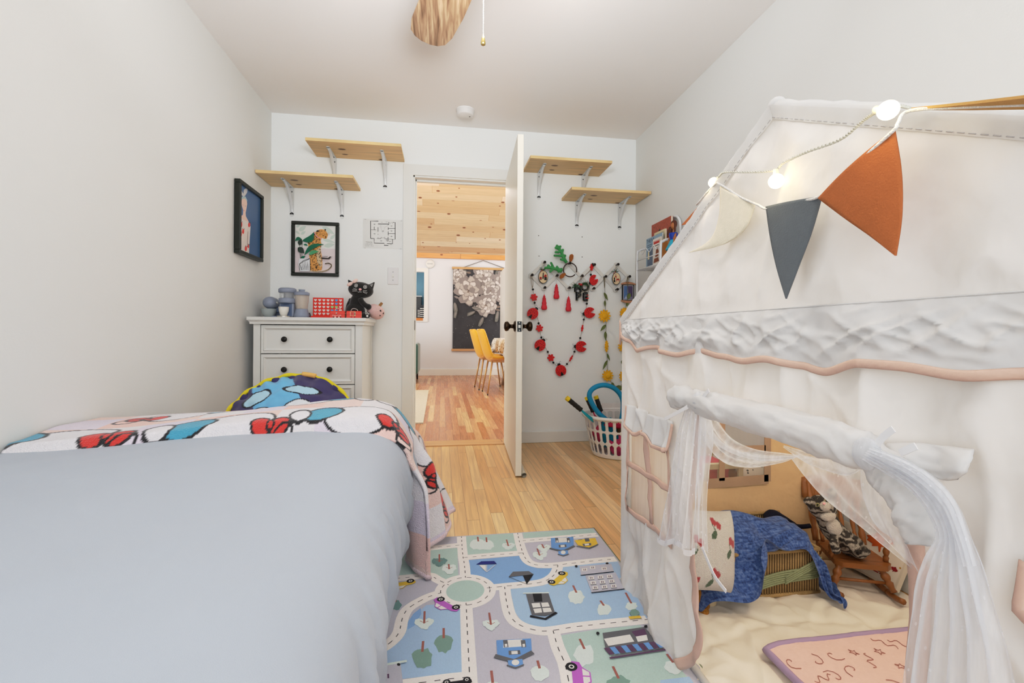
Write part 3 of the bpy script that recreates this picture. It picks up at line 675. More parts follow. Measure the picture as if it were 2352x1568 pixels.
# stand mixer
Y = 3.17; x = X_(622, Y); t = thing('toy_mixer', 'toy stand mixer in dusty blue with a clear bowl, leftmost on the chest', 'toy', (x, Y, DT))
MB().box((x-.03, Y-.03, DT), (x+.05, Y+.1, DT+.012)).box((x+.0, Y+.05, DT), (x+.045, Y+.1, DT+.095)).obj('stand', blu, t, bevel=.008, seg=3)
b = MB(); prof = [(.0, -.055), (.022, -.052), (.036, -.035), (.041, -.005), (.038, .05), (.03, .09), (.0, .1)]
M4 = frame((x-.005, Y+.005, DT+.1), (1, 0, 0), (0, 0, 1)); M4 = Matrix.Translation((x-.004, Y+.005, DT+.098)) @ Matrix.Rotation(-pi/2, 4, 'X')
b.lathe([(r, h) for r, h in prof], 24, 0, M4, cap=False); mh = b.obj('motor_head', blu, t, smooth=True)
MB().lathe([(.0415, -.028), (.0425, -.02), (.0425, .02), (.041, .03)], 24, 0, Matrix.Translation((x-.004, Y+.005, DT+.098)) @ Matrix.Diagonal((1, 1, .25, 1)) , cap=False).obj('trim_band', chrome, mh, smooth=True)
MB().lathe([(.016, .05), (.012, .062)], 16, 0, Matrix.Translation((x-.006, Y-.01, DT))).obj('beater_hub', blud, t)
MB().lathe([(.018, .002), (.032, .012), (.043, .035), (.047, .056), (.048, .058), (.045, .056), (.04, .035), (.03, .014)], 28, 0, Matrix.Translation((x-.007, Y-.015, DT)), cap=False).obj('bowl', M('frosted bowl', (190, 198, 196), .3, alpha=.75), t, smooth=True)
MB().lathe([(.017, .03), (.017, .05)], 16, 0, Matrix.Translation((x+.035, Y+.02, DT+.01))).obj('dial', blud, t)
# coffee maker
Y = 3.15; x = X_(660, Y); t = thing('toy_coffee_maker', 'toy coffee maker in dusty blue between the mixer and the blender', 'toy', (x, Y, DT))
MB().box((x-.045, Y-.02, DT+.004), (x+.045, Y+.06, DT+.1)).obj('body', blu, t, bevel=.012, seg=3)
MB().box((x-.034, Y-.024, DT+.012), (x+.034, Y-.018, DT+.092)).obj('recess', blud, t)
MB().lathe([(.05, .096), (.052, .1), (.052, .124), (.048, .128)], 28, 0, Matrix.Translation((x, Y, DT))).obj('collar', blu, t, smooth=True)
MB().lathe([(.046, .128), (.048, .165)], 28, 0, Matrix.Translation((x, Y, DT)), cap=False).obj('water_tank', clr, t, smooth=True)
MB().lathe([(.03, .128), (.03, .16)], 20, 0, Matrix.Translation((x+.004, Y+.012, DT))).obj('filter', M('grey tank', (120, 126, 134), .4), t, smooth=True)
MB().lathe([(.049, .163), (.054, .168), (.054, .186), (.044, .194), (.0, .197)], 28, 0, Matrix.Translation((x, Y, DT)), cap=False).obj('lid', blu, t, smooth=True)
MB().lathe([(.012, .096), (.02, .09)], 16, 0, Matrix.Translation((x, Y-.03, DT))).obj('spout', blud, t)
MB().lathe([(.04, 0), (.041, .01), (.037, .013)], 28, 0, Matrix.Translation((x-.006, Y-.05, DT))).obj('drip_tray', chrome, t, smooth=True)
cu = MB().lathe([(.017, .0), (.02, .004), (.029, .03), (.031, .056), (.029, .056), (.026, .03), (.015, .008)], 24, 0, Matrix.Translation((x-.006, Y-.05, DT+.0135)), cap=True).obj('toy_cup', whp, smooth=True, origin=(x-.006, Y-.05, DT+.0135))
tag(cu, 'small cream toy cup standing on the tray of the toy coffee maker', 'cup')
# blender
Y = 3.15; x = X_(693, Y); t = thing('toy_blender', 'toy blender with a clear jug and dusty blue base, beside the red heart game', 'toy', (x, Y, DT))
MB().lathe([(.046, 0), (.047, .02), (.036, .058), (.034, .06)], 28, 0, Matrix.Translation((x, Y, DT))).obj('base', blu, t, smooth=True)
MB().lathe([(.035, .06), (.042, .11), (.044, .15)], 28, 0, Matrix.Translation((x, Y, DT)), cap=False).obj('jug', M('warm clear plastic', (214, 200, 184), .15, alpha=.5, spec=.6), t, smooth=True)
b = MB().lathe([(.02, .06), (.012, .07), (.004, .074), (.003, .09)], 12, 0, Matrix.Translation((x, Y, DT)))
for a in range(4): b.box((0, -.003, .072), (.018, .003, .075), 0, Matrix.Translation((x, Y, DT)) @ Matrix.Rotation(a*pi/2+.4, 4, 'Z') @ Matrix.Rotation(-.2, 4, 'Y'))
b.obj('blade', chrome, t)
MB().lathe([(.045, .148), (.047, .152), (.046, .166), (.034, .172), (.018, .172), (.018, .18), (.021, .186), (.0, .187)], 28, 0, Matrix.Translation((x, Y, DT)), cap=False).obj('lid', blu, t, smooth=True)
MB().tube([(x+.048, Y+.0, DT+.035), (x+.053, Y, DT+.02), (x+.052, Y, DT+.005)], .004, 6).obj('cord', M('dark cord', (60, 60, 66), .5), t)
# heart game
Y = 3.2; xa, xb = X_(718.5, Y), X_(788, Y); hz = 48/354.*1.03
red = M('red plastic', (226, 44, 26), .35); mg = thing('heart_game', 'upright red game board with rows of heart-shaped holes', 'game', ((xa+xb)/2, Y, DT))
b = MB().box((xa, Y, DT), (xb, Y+.016, DT+hz)).box((xa-.02, Y-.045, DT), (xb+.02, Y+.05, DT+.008)).box((xa-.02, Y-.045, DT+.008), (xb+.02, Y-.041, DT+.016)).box((xa-.02, Y-.045, DT+.008), (xa-.016, Y+.05, DT+.016)).box((xb+.016, Y-.045, DT+.008), (xb+.02, Y+.05, DT+.016))
b.obj('board', red, mg, bevel=.001)
def heart(cx, cz, s, y):
    P = []
    for i in range(20):
        t_ = 2*pi*i/20; P.append((cx+s*.0625*16*sin(t_)**3, y, cz+s*.0625*(13*cos(t_)-5*cos(2*t_)-2*cos(3*t_)-cos(4*t_))))
    return P
cb = MB(); hm = {'w': 0, 'b': 1, 'g': 2}
rows = ['wwwwwbw', 'wwwwwbw', 'wwwwggw', 'wwwwbbw', 'wwwwwww']
for r, row in enumerate(rows):
    for q, ch in enumerate(row): cb.flat(heart(lerp(xa, xb, (q+.62)/7.25), DT+hz*(1-(r+.72)/6.15), .0098, Y-.0006), hm[ch])
cb.obj('heart_holes', [M('heart pale', (232, 222, 216), .5), M('heart blue', (74, 170, 226), .4), M('heart green', (140, 228, 150), .4)], mg)
for i, mi in enumerate(('heart green', 'heart blue', 'heart green')): MB().lathe([(.011, 0), (.011, .004)], 16, 0, Matrix.Translation((lerp(xa, xb, .2+.14*i), Y-.03, DT+.009))).obj('game_counter', M(mi, (0, 0, 0)), mg)
# tins
def tin(px0, px1, Y, lab, seed):
    xa, xb = X_(px0, Y), X_(px1, Y); w = xb-xa; h = .047; xm = (xa+xb)/2
    t = thing('lunch_box_tin', lab, 'tin', (xm, Y, DT), 'little red lunch box tins')
    rt = M('red tin', (232, 74, 62), .3, vary=.05)
    P = [(-.018, 0), (.018, 0), (.018, h*.55)]+[(.018*cos(a), h*.55+h*.45*sin(a)) for a in [i*pi/10 for i in range(1, 10)]]+[(-.018, h*.55)]
    MB().prism([(p_[0], p_[1]) for p_ in P], -w/2, w/2, 0, frame((xm, Y, DT), (0, 1, 0), (0, 0, 1))).obj('body', rt, t, bevel=.0015)
    c = MB(); yf = Y-.0186
    c.box((xa-.0005, yf-.0006, DT+h*.5), (xb+.0005, yf+.001, DT+h*.53), 2)
    if seed == 1:
        c.text('Coca-Cola', frame((xm-.004, yf-.0008, DT+h*.36), (1, 0, .03), (.25, 0, 1), .0125), 0)
        for s in (1, -1): c.lathe([(.005, 0), (.0045, .001)], 12, 0, frame((xm-.006, yf-.0002, DT+h*.68), (1, 0, 0), (0, .25, 1)))
        for i in range(5): c.ball((xm-.024+i*.011, yf, DT+.006), (.004, .001, .004), 0 if i % 2 else 3, 8)
    else:
        c.box((xm-.022, yf-.0006, DT+h*.3), (xm+.012, yf, DT+h*.88), 1)
        c.box((xm-.019, yf-.0009, DT+h*.36), (xm+.004, yf, DT+h*.82), 4)
        c.text('Coca-Cola', frame((xm-.0075, yf-.0012, DT+h*.58), (1, 0, .03), (.25, 0, 1), .0055), 0)
        c.box((xm+.006, yf-.001, DT+h*.4), (xm+.01, yf, DT+h*.8), 3)
        for i in range(2): c.box((xm-.016+i*.02, yf-.0008, DT+.003), (xm-.01+i*.02, yf, DT+h*.24), 2)
    c.obj('printing', [M('tin white', (244, 236, 226), .4), M('tin cream', (228, 206, 160), .4), M('tin seam', (150, 30, 26), .4), M('tin black', (40, 32, 30), .4), M('tin red', (206, 50, 44), .4)], t)
    for s in (-1, 1):
        for zz in (.3, .6): MB().lathe([(.0035, 0), (.003, .0015)], 10, 0, frame((xb, Y+s*.008, DT+h*zz), (0, 1, 0), (0, 0, 1))).obj('rivet', M('tin cream', (0, 0, 0)), t)
    MB().tube(spline([(xm-.02, Y, DT+h), (xm-.014, Y, DT+h+.012), (xm, Y, DT+h+.016), (xm+.018, Y, DT+h+.009), (xm+.022, Y, DT+h)], 5), .0018, 6).obj('handle', M('tin wire', (224, 214, 208), .3, .3), t, smooth=True)
tin(760, 793, 3.06, 'small red lunch box tin with white script, in front of the heart game', 1)
tin(797, 830, 3.05, 'small red tin with a cream framed label, before the black plush cat', 2)
# ------------------------------------------------------------------ plush toys on the chest
Yc = 3.17
def cq(x, y, Y=Yc): return PY(700+x/12.38, 630+y/12.38, Y)
def onball(c, r, x, z, lift=.0015):
    k = 1-((x-c.x)/r[0])**2-((z-c.z)/r[2])**2
    return V((x, c.y-r[1]*sqrt(max(k, .02))-lift, z))
bl = M('black plush', (26, 25, 24), .8, vary=.5, vscale=25, sheen=.35, bump=.3, bscale=150)
hc = cq(1595, 445); base = cq(1500, 1238)
pc_ = thing('plush_cat', 'black plush cat with a pink bow and white stitched eyes, sitting on the chest', 'plush toy', (hc.x, Yc, DT))
b = MB(); hr = (.083, .05, .054)
b.ball(hc, hr, 0, 24, rot=(0, .14, 0))
bc = cq(1440, 1010); b.ball((bc.x, Yc+.0, DT+.05), (.064, .05, .062), 0, 20); b.ball((bc.x+.008, Yc, DT+.1), (.045, .035, .07), 0, 20)
b.tube([cq(1500, 640), cq(1480, 800)], .034, 14)
for pts, r in ((((1600, 690), (1660, 800), (1740, 880), (1830, 930)), .017), (((1210, 1200), (1190, 1050), (1220, 860), (1290, 730)), .013)):
    b.tube(spline([cq(*q)+V((0, -.03 if r > .015 else .02, 0)) for q in pts], 4), r, 12)
    b.ball(cq(*pts[-1])+V((0, -.03 if r > .015 else .02, 0)), r*1.25, 0, 12)
b.tube([V((bc.x+.03, Yc-.02, DT+.025)), cq(1790, 1190)+V((0, -.04, 0))], .02, 12); b.ball(cq(1815, 1165)+V((0, -.04, 0)), (.019, .014, .022), 0, 12)
b.tube([V((bc.x-.02, Yc-.02, DT+.024)), V((bc.x+.0, Yc-.09, DT+.022))], .022, 12)
for e in (((1225, 140), (1255, 300), (1400, 230)), ((1995, 210), (1800, 300), (1930, 470))):
    q = [cq(*w) for w in e]; b.prism([(v.x, v.z) for v in q], -.012, .012, 0, Matrix(((1, 0, 0, 0), (0, 0, 1, hc.y), (0, 1, 0, 0), (0, 0, 0, 1))))
bo = b.obj('body', bl, pc_, remesh=.0042)
wht = M('white stitching', (238, 236, 232), .6)
c = MB(); E_ = lambda x, y: onball(hc, hr, cq(x, y).x, cq(x, y).z, .002)
for ex, ey in ((1493, 333), (1748, 375)):
    c.strip([E_(ex+45*cos(a), ey+45*sin(a)) for a in [k*pi/10 for k in range(21)]], .0024, (0, -1, 0)); c.flat([E_(ex+14*cos(a), ey+26*sin(a)) for a in [k*pi/4 for k in range(8)]][::-1])
for l in (((1415, 412), (1525, 440)), ((1385, 452), (1525, 462)), ((1385, 490), (1525, 490)), ((1690, 472), (1800, 478)), ((1690, 500), (1808, 528)), ((1690, 520), (1795, 566)), ((1605, 480), (1605, 510), (1570, 528), (1545, 505)), ((1605, 510), (1640, 528), (1650, 505))):
    c.strip([E_(*q) for q in l], .0016, (0, -1, 0))
c.obj('stitched_face', wht, bo)
MB().ball(E_(1612, 445)+V((0, .002, 0)), (.0095, .004, .0075), 0, 16).obj('nose', M('pink plush', (240, 176, 176), .8), bo, smooth=True)
q = [cq(1960, 260)+V((0, -.013, 0)), cq(1825, 310)+V((0, -.013, 0)), cq(1895, 420)+V((0, -.013, 0))]
MB().flat(q).obj('inner_ear', M('grey plush', (150, 148, 146), .8), bo)
c = MB(); pw = cq(1815, 1165)+V((0, -.0545, 0))
for dx, dz, r in ((0, -.006, .009), (-.009, .009, .005), (0, .013, .005), (.009, .008, .005)): c.ball(pw+V((dx, 0, dz)), (r*.8, .002, r), 0, 10)
c.obj('paw_pads', M('pale plush', (220, 218, 214), .8), bo)
pk = M('pale pink cloth', (238, 206, 198), .8, vary=.1, vscale=50)
c = MB(); bw = cq(1395, 250)+V((0, -.045, 0))
for s in (-1, 1): c.ball(bw+V((s*.017, 0, s*.011)), (.02, .009, .012), 0, 14, rot=(0, -.55, 0))
c.ball(bw, .006, 0, 10); c.obj('bow', pk, pc_, smooth=True)
# pumpkin
pcn = cq(2040, 1040, 3.2); pu = thing('plush_pumpkin', 'pink fleece pumpkin with a brown stem, tilted beside the black plush cat', 'plush toy', (pcn.x, 3.2, DT))
tilt = Matrix.Translation((pcn.x-.004, 3.19, DT+.05)) @ Matrix.Rotation(.5, 4, 'Y') @ Matrix.Rotation(-.25, 4, 'X')
vs = []; fs = []; na, nb = 40, 16
for j in range(nb+1):
    t_ = pi*j/nb
    for i in range(na):
        a = 2*pi*i/na; r = .057*(1+.05*abs(cos(4*a)))*sin(t_)**.8; vs.append((r*cos(a), r*sin(a), .047*cos(t_)-(.01*math.exp(-(sin(t_)*4)**2) if t_ < 1 else 0)))
for j in range(nb):
    for i in range(na): fs.append((j*na+i, (j+1)*na+i, (j+1)*na+(i+1) % na, j*na+(i+1) % na))
MB().add(vs, fs, 0, tilt).obj('body', M('pink fleece', (240, 204, 200), .95, vary=.12, vscale=60, bump=.8, bscale=220), pu, smooth=True)
c = MB(); c.tube([tilt @ V((0, 0, .03)), tilt @ V((.004, 0, .075))], [.011, .009], 12); c.obj('stem', M('brown felt', (160, 116, 70), .9), pu, smooth=True)
c = MB()
for u, w_, tri in ((.022, .012, 1), (-.012, .012, 1), (.006, -.008, 0)):
    def pf(x, z):
        k = max(.05, 1-(x/.059)**2-(z/.047)**2); return tilt @ Matrix.Rotation(.75, 4, 'Z') @ V((x, -.0625*sqrt(k), z))
    c.flat([pf(u-.008, w_-.006), pf(u+.008, w_-.006), pf(u, w_+.008 if tri else w_-.014)])
c.obj('felt_face', M('black felt', (28, 26, 26), .9), pu)

# ------------------------------------------------------------------ things on the wall right of the door
def wz(x, y, d=.01): return PY(1190+x/4.48, 550+y/4.48, YB-d)
k_ = 3.5/1045/4.48     # zoom pixel -> metre
top = [(263, 240), (520, 250), (770, 265), (1010, 262)]; mid = [(135, 370), (390, 375), (645, 378), (885, 385), (1128, 385)]; bot = [(265, 498), (515, 500), (765, 506), (1003, 516)]
pr = thing('peg_rack', 'white accordion peg rack with black pegs on the wall right of the door', 'peg rack', wz(640, 378, 0))
slm = M('white painted slat', (226, 224, 218), .4)
def slat(a, b_, d):
    a, b_ = wz(*a, d), wz(*b_, d); u = (b_-a).normalized(); a = a-u*.016; b_ = b_+u*.016
    q = frame(a, u, V((0, 1, 0)).cross(u)); L = (b_-a).length
    MB().prism([(0, -.012), (L, -.012), (L+.006, 0), (L, .012), (0, .012), (-.006, 0)], -.003, .003, 0, q).obj('slat', slm, pr, bevel=.001)
for a, b_ in ((top[0], bot[1]), (top[1], bot[2]), (top[2], bot[3]), (mid[0], bot[0]), (top[3], mid[4])): slat(a, b_, .006)
for a, b_ in ((bot[0], top[1]), (bot[1], top[2]), (bot[2], top[3]), (mid[0], top[0]), (bot[3], mid[4])): slat(a, b_, .014)
pgm = M('black brass peg', (44, 38, 34), .3, .5)
for q in top+mid+bot:
    MB().lathe([(.006, .0), (.006, .03), (.0095, .036), (.0105, .044), (.007, .05)], 12, 0, frame(wz(*q, .016), (1, 0, 0), (0, 0, 1))).obj('peg', pgm, pr, smooth=True)
twine = M('jute twine', (150, 126, 92), .9)
# antler headband
hb = thing('reindeer_headband', 'headband with green glitter antlers and brown ears, hanging on the peg rack', 'headband', wz(520, 250, .05))
gm = M('green glitter', (26, 150, 62), .3, vary=.45, vscale=160, bump=.5, bscale=260, spec=.8)
def antler(stem, brs, r):
    b = MB()
    sp = spline([wz(*q, .06) for q in stem], 5); b.tube(sp, [lerp(r*1.15, r*.85, i/len(sp)) for i in range(len(sp))], 10); b.ball(sp[-1], r*.9, 0, 10)
    for p0, p1 in brs: b.tube([wz(*p0, .06), wz(*p1, .06)], r*.8, 10); b.ball(wz(*p1, .06), r*.85, 0, 10)
    b.obj('antler', gm, hb, remesh=.004)
antler([(500, 240), (470, 190), (445, 130), (420, 90), (400, 62)], [((478, 215), (440, 205)), ((455, 170), (375, 165)), ((450, 150), (462, 105)), ((425, 130), (385, 130)), ((425, 100), (385, 85)), ((425, 95), (435, 70)), ((470, 195), (485, 165))], .0115)
antler([(458, 305), (420, 310), (370, 300), (330, 290), (280, 290)], [((420, 312), (400, 278)), ((440, 308), (415, 330)), ((370, 300), (340, 240)), ((365, 300), (330, 330)), ((330, 290), (310, 265)), ((430, 308), (440, 330))], .0115)
brn = M('brown plush', (160, 92, 42), .8, vary=.15, vscale=30); dbr = M('dark brown band', (60, 36, 26), .5)
ring = [wz(535+68*cos(a), 312+70*sin(a), .05) for a in [lerp(.75, 2*pi+.35, i/40) for i in range(41)]]
MB().tube(ring, .0042, 8).obj('band', dbr, hb, smooth=True)
for e, cx in (([(515, 235), (512, 190), (520, 165), (540, 158), (554, 175), (550, 205), (535, 235)], 0), ([(470, 350), (440, 355), (416, 375), (415, 400), (430, 410), (450, 400), (475, 365)], 0)):
    b = MB().prism([(wz(*q).x, wz(*q).z) for q in e], -.006, .006, 0, Matrix(((1, 0, 0, 0), (0, 0, 1, YB-.05), (0, 1, 0, 0), (0, 0, 0, 1))))
    b.obj('ear', brn, hb, bevel=.003)
# ladybug garland
lg = thing('ladybug_garland', 'garland of red wooden ladybugs, red flowers and black beads looped below the peg rack', 'garland', wz(440, 1400, .02))
cord = [(135, 372), (150, 495), (163, 595), (170, 650), (185, 720), (212, 860), (238, 1005), (265, 1075), (305, 1155), (337, 1215), (363, 1265), (420, 1310), (470, 1305), (503, 1280), (545, 1220), (580, 1153), (610, 1090), (640, 1013), (660, 910), (676, 822), (690, 760), (707, 659), (712, 600), (735, 480), (748, 361), (757, 300), (768, 262)]
cp = spline([wz(*q, .022) for q in cord], 4); MB().tube(cp, .0013, 5).tube(spline([wz(*q, .024) for q in ((757, 300), (735, 325), (690, 370), (650, 400), (625, 440))], 4), .0013, 5).obj('cord', twine, lg)
MB().tube(spline([wz(*q, .03) for q in ((128, 365), (132, 430), (148, 500), (155, 430), (140, 365))], 4), .0013, 5).obj('loop', twine, lg)
bdm = M('black bead', (24, 22, 22), .25)
for q in ((153, 513), (170, 651), (211, 861), (239, 1006), (305, 1155), (363, 1265), (503, 1280), (580, 1153), (640, 1013), (676, 822), (707, 659), (748, 361), (768, 252), (772, 268)):
    MB().ball(wz(*q, .022), .0085, 0, 12).obj('bead', bdm, lg, smooth=True)
rw = M('red painted wood', (214, 30, 30), .45, vary=.06, vscale=30)
def flower(c, r, wsq=1.0, rot=0):
    P = []
    for i in range(48):
        a = 2*pi*i/48; rr = r*(.56+.44*abs(cos(3*a))**.8); x, y = rr*cos(a)*wsq, rr*sin(a); P.append((x*cos(rot)-y*sin(rot), x*sin(rot)+y*cos(rot)))
    MB().prism(P, -.004, .004, 0, frame(wz(*c, .022), (1, 0, 0), (0, 0, 1))).obj('flower', rw, lg, bevel=.001)
for c_, w_, ro in (((163, 594), 1, .2), ((220, 912), 1, .3), ((337, 1215), 1, .1), ((545, 1222), .3, -.5), ((660, 912), .3, -.15), ((712, 600), .35, -.1), ((757, 285), .5, -.1)): flower(c_, .029, w_, ro)
def ladybug(c, hd, r=.044, wsq=1.0, black=True):
    ang = atan2(-(hd[1]-c[1]), hd[0]-c[0]); fM = frame(wz(*c, .024), (1, 0, 0), (0, 0, 1)) @ Matrix.Diagonal((wsq, 1, 1, 1)) @ Matrix.Rotation(ang, 4, 'Z')
    P = []
    for i in range(37):
        a = lerp(pi+.42, 3*pi-.42, i/36) if True else 0; P.append((r*1.02*cos(a), r*.95*sin(a)))
    P += [(-r*.12, 0)]
    o = MB().prism(P, -.004, .004, 0, fM).obj('ladybug', rw, lg, bevel=.0012)
    b = MB()
    b.prism([(r*.25*cos(a)+r*1.08, r*.3*sin(a)) for a in [k*pi/8 for k in range(16)]], -.005, .003, 0, fM)
    b.prism([(r*.98*cos(a)+.0015, r*.9*sin(a)) for a in [lerp(-1.1, 1.1, k/12) for k in range(13)]], -.006, -.002, 0, fM)
    if black: b.prism([(-r*.12, 0), (-r*.85, -r*.3), (-r*.92, 0), (-r*.85, r*.3)], -.004, .0, 0, fM)
    for s in (-1, 1): b.tube([fM @ V(q) for q in ((r*1.25, s*r*.1, 0), (r*1.5, s*r*.22, 0), (r*1.58, s*r*.45, 0), (r*1.45, s*r*.5, 0))], .0009, 5)
    b.obj('head', bdm, o)
    d = MB()
    for x, y in ((.7, .3), (.7, -.3), (.35, .62), (.35, -.62), (.3, .18), (.3, -.2), (-.1, .5), (-.1, -.5), (-.5, .62), (-.5, -.62), (.0, .85), (.0, -.85), (-.4, .35), (-.4, -.35)):
        d.lathe([(r*.065, .004), (r*.06, .0046)], 8, 0, fM @ Matrix.Translation((x*r*.9, y*r*.9, 0)))
    d.obj('spots', bdm, o)
ladybug((150, 762), (195, 705)); ladybug((226, 1087), (265, 1030)); ladybug((440, 1348), (420, 1290))
ladybug((650, 1100), (590, 1100), black=False); ladybug((737, 752), (680, 765), black=False); ladybug((778, 416), (735, 445), .042, .8, black=False)
# sunflower garland
sg = thing('sunflower_garland', 'garland of yellow felt sunflowers and green leaves hanging beside the tent', 'garland', wz(900, 1450, .02))
s1 = [(885, 385), (890, 480), (893, 560), (897, 700), (905, 850), (905, 1000), (915, 1180), (922, 1350), (960, 1470), (1000, 1503), (1040, 1512), (1075, 1470), (1085, 1380), (1080, 1100), (1090, 760), (1122, 640), (1128, 520), (1128, 390)]
MB().tube(spline([wz(*q, .034) for q in s1], 4), .0016, 6).tube(spline([wz(*q, .036) for q in ((880, 390), (884, 440), (890, 500), (894, 440), (890, 390))], 4), .0016, 5).obj('cord', M('olive cord', (110, 96, 60), .9), sg)
yf_ = M('yellow felt', (240, 180, 36), .9, vary=.08, vscale=40); lf = M('leaf felt', (110, 124, 70), .85, vary=.12, vscale=30)
for c_, r, w_ in (((890, 785), .05, 1), ((910, 1097), .048, .32), ((922, 1400), .046, 1), ((1080, 1100), .046, .9), ((1085, 1405), .046, .8), ((1092, 757), .046, .8)):
    P = []
    for i in range(88):
        a = 2*pi*i/88; rr = r*(.62+.38*abs(cos(5.5*a))**.9); P.append((rr*cos(a)*w_, rr*sin(a)))
    fM = frame(wz(*c_, .036), (1, 0, 0), (0, 0, 1))
    o = MB().prism(P, -.004, .004, 0, fM).obj('sunflower', yf_, sg, bevel=.0015)
    MB().lathe([(r*.5*1, .003), (r*.45, .011), (r*.2, .014), (0, .0145)], 20, 0, fM @ Matrix.Diagonal((w_, 1, 1, 1)), cap=False).obj('disc', yf_, o, smooth=True)
def leaf3(mb, a, b_, w, d=.036):
    a, b_ = wz(*a, d), wz(*b_, d); u = b_-a; n = V((0, 1, 0)).cross(u).normalized(); L = u.length; P = []; Q = []
    for i in range(9): s = i/8; h = w*sin(pi*s**.75); P.append(a+u*s+n*h); Q.append(a+u*s-n*h); 
    mid_ = [a+u*i/8+V((0, .004, 0)) for i in range(9)]
    mb.add(P+mid_+Q, [(i, i+1, i+10, i+9) for i in range(8)]+[(i+9, i+10, i+19, i+18) for i in range(8)])
for a, b_, w_ in (((885, 545), (924, 625), .011), ((893, 625), (896, 695), .009), ((905, 875), (848, 940), .012), ((898, 945), (902, 1038), .012), ((914, 1170), (944, 1245), .008), ((920, 1240), (872, 1338), .011), ((965, 1470), (990, 1525), .012), ((1010, 1510), (1080, 1545), .02), ((1060, 1505), (1090, 1520), .012), ((1150, 550), (1128, 620), .016), ((1128, 640), (1118, 690), .012), ((1070, 1240), (1075, 1290), .01)):
    q = MB(); leaf3(q, a, b_, w_); q.obj('leaf', lf, sg, solid=.0015)
# snowmen
rsn = M('red silicone', (218, 46, 60), .5, vary=.05)
for q, lab in (((268, 725), 'leftmost and lowest'), ((394, 612), 'middle and highest'), ((518, 740), 'rightmost')):
    p = wz(*q, .026); t = thing('snowman_ornament', f'red snowman ornament under the peg rack, {lab} of the three', 'ornament', p, 'red snowman ornaments')
    M4 = Matrix.Translation(p) @ Matrix.Diagonal((1, .6, 1, 1))
    MB().lathe([(.0, 0), (.016, .001), (.022, .01), (.0235, .02), (.019, .036), (.0165, .04), (.0185, .05), (.0165, .063), (.0135, .067), (.0148, .076), (.012, .087), (.0145, .089), (.0145, .092), (.009, .093), (.009, .107), (.004, .109), (.003, .118), (0, .118)], 20, 0, M4, cap=False).obj('body', rsn, t, smooth=True)
    MB().tube([p+V((0, 0, .117)), p+V((.0, 0, .15))], .0006, 4).obj('thread', M('clear thread', (190, 186, 180), .5), t)
# oval ornaments
wd = M('pale birch slice', (230, 206, 166), .6, vary=.05, vscale=30); bark = M('bark', (60, 46, 34), .9); pineg = M('pine sprig', (46, 84, 52), .8, vary=.2, vscale=40); pr_ = M('ornament red', (176, 40, 36), .6); prb = M('ornament black', (40, 36, 34), .6)
def sprig(parent, c, n, r, d, seed, spread=pi):
    rnd = random.Random(seed); b = MB()
    for i in range(n):
        a = pi/2+spread*(rnd.random()-.5)*2; L = r*(.5+.5*rnd.random()); p = wz(*c, d)
        b.tube([p, p+V((L*cos(a), -.006*rnd.random(), L*sin(a)*.8))], [.0018, .0008], 4)
    b.obj('sprig', pineg, parent)
for c_, rx, rz, pg, seed, lab in (((258, 385), 50, 66, (263, 245), 1, 'oval wood slice ornament with a red truck, left on the rack'), ((1010, 402), 45, 64, (1010, 265), 2, 'oval wood slice ornament with a red reindeer and a black tree')):
    p = wz(*c_, .03); t = thing('wood_slice_ornament', lab, 'ornament', p, 'oval wood slice ornaments')
    rx *= k_; rz *= k_; fM = frame(p, (1, 0, 0), (0, 0, 1))
    MB().prism([(rx*cos(a), rz*sin(a)) for a in [i*pi/16 for i in range(32)]], -.003, .003, 0, fM, side=1).prism([(rx*.9*cos(a), rz*.93*sin(a)) for a in [i*pi/16 for i in range(32)]], .003, .0034, 2, fM).obj('slice', [bark, bark, wd], t)
    b = MB()
    def pr2(P, mi): b.prism([(x*rx, y*rz) for x, y in P], .0034, .004, mi, fM)
    if seed == 1:
        pr2([(.1, .0), (.7, .0), (.72, .35), (.3, .38), (.15, .1)], 0); pr2([(-.75, -.35), (-.3, -.35), (-.32, 0), (-.75, 0)], 0); pr2([(-.2, -.3), (.1, -.3), (.1, .7), (-.1, .6)], 1); pr2([(.2, -.5), (.75, -.5), (.75, 0), (.2, 0)], 1)
        for x in (-.62, -.4): pr2([(x+.09*cos(a), -.4+.07*sin(a)) for a in [i*pi/4 for i in range(8)]], 1)
    else:
        pr2([(-.75, -.6), (-.6, -.5), (-.75, -.4), (-.55, -.15), (-.68, -.1), (-.48, .35), (-.28, -.1), (-.4, -.15), (-.2, -.4), (-.32, -.5), (-.15, -.6)], 1)
        pr2([(-.05, -.05), (.55, .02), (.7, -.1), (.7, -.5), (.6, -.5), (.55, -.25), (.15, -.25), (.1, -.5), (0, -.5), (0, -.2), (-.12, .15), (-.3, .25), (-.3, .4), (-.1, .5), (.0, .4)], 0)
        pr2([(-.1, .5), (-.05, .75), (-.15, .6), (-.25, .7), (-.2, .5)], 1); pr2([(.3, -.35), (.45, -.35), (.4, -.1)], 2)
    b.obj('printing', [pr_, prb, M('ornament white', (236, 230, 220), .6)], t)
    sprig(t, (c_[0]-10, c_[1]-rz/k_-4), 16, .035, .038, seed, 1.6)
    MB().ball(wz(c_[0]-12, c_[1]-rz/k_-4, .044), .005, 0, 8).ball(wz(c_[0]-26, c_[1]-rz/k_+8, .042), .004, 0, 8).obj('berries', pr_, t)
    MB().tube([wz(c_[0]-8, c_[1]-rz/k_+8, .034), wz(pg[0]-8, pg[1]-6, .05)], .0011, 4).tube([wz(c_[0]-4, c_[1]-rz/k_+8, .034), wz(pg[0]+10, pg[1], .05)], .0011, 4).obj('string', M('cream string', (200, 184, 150), .9), t)
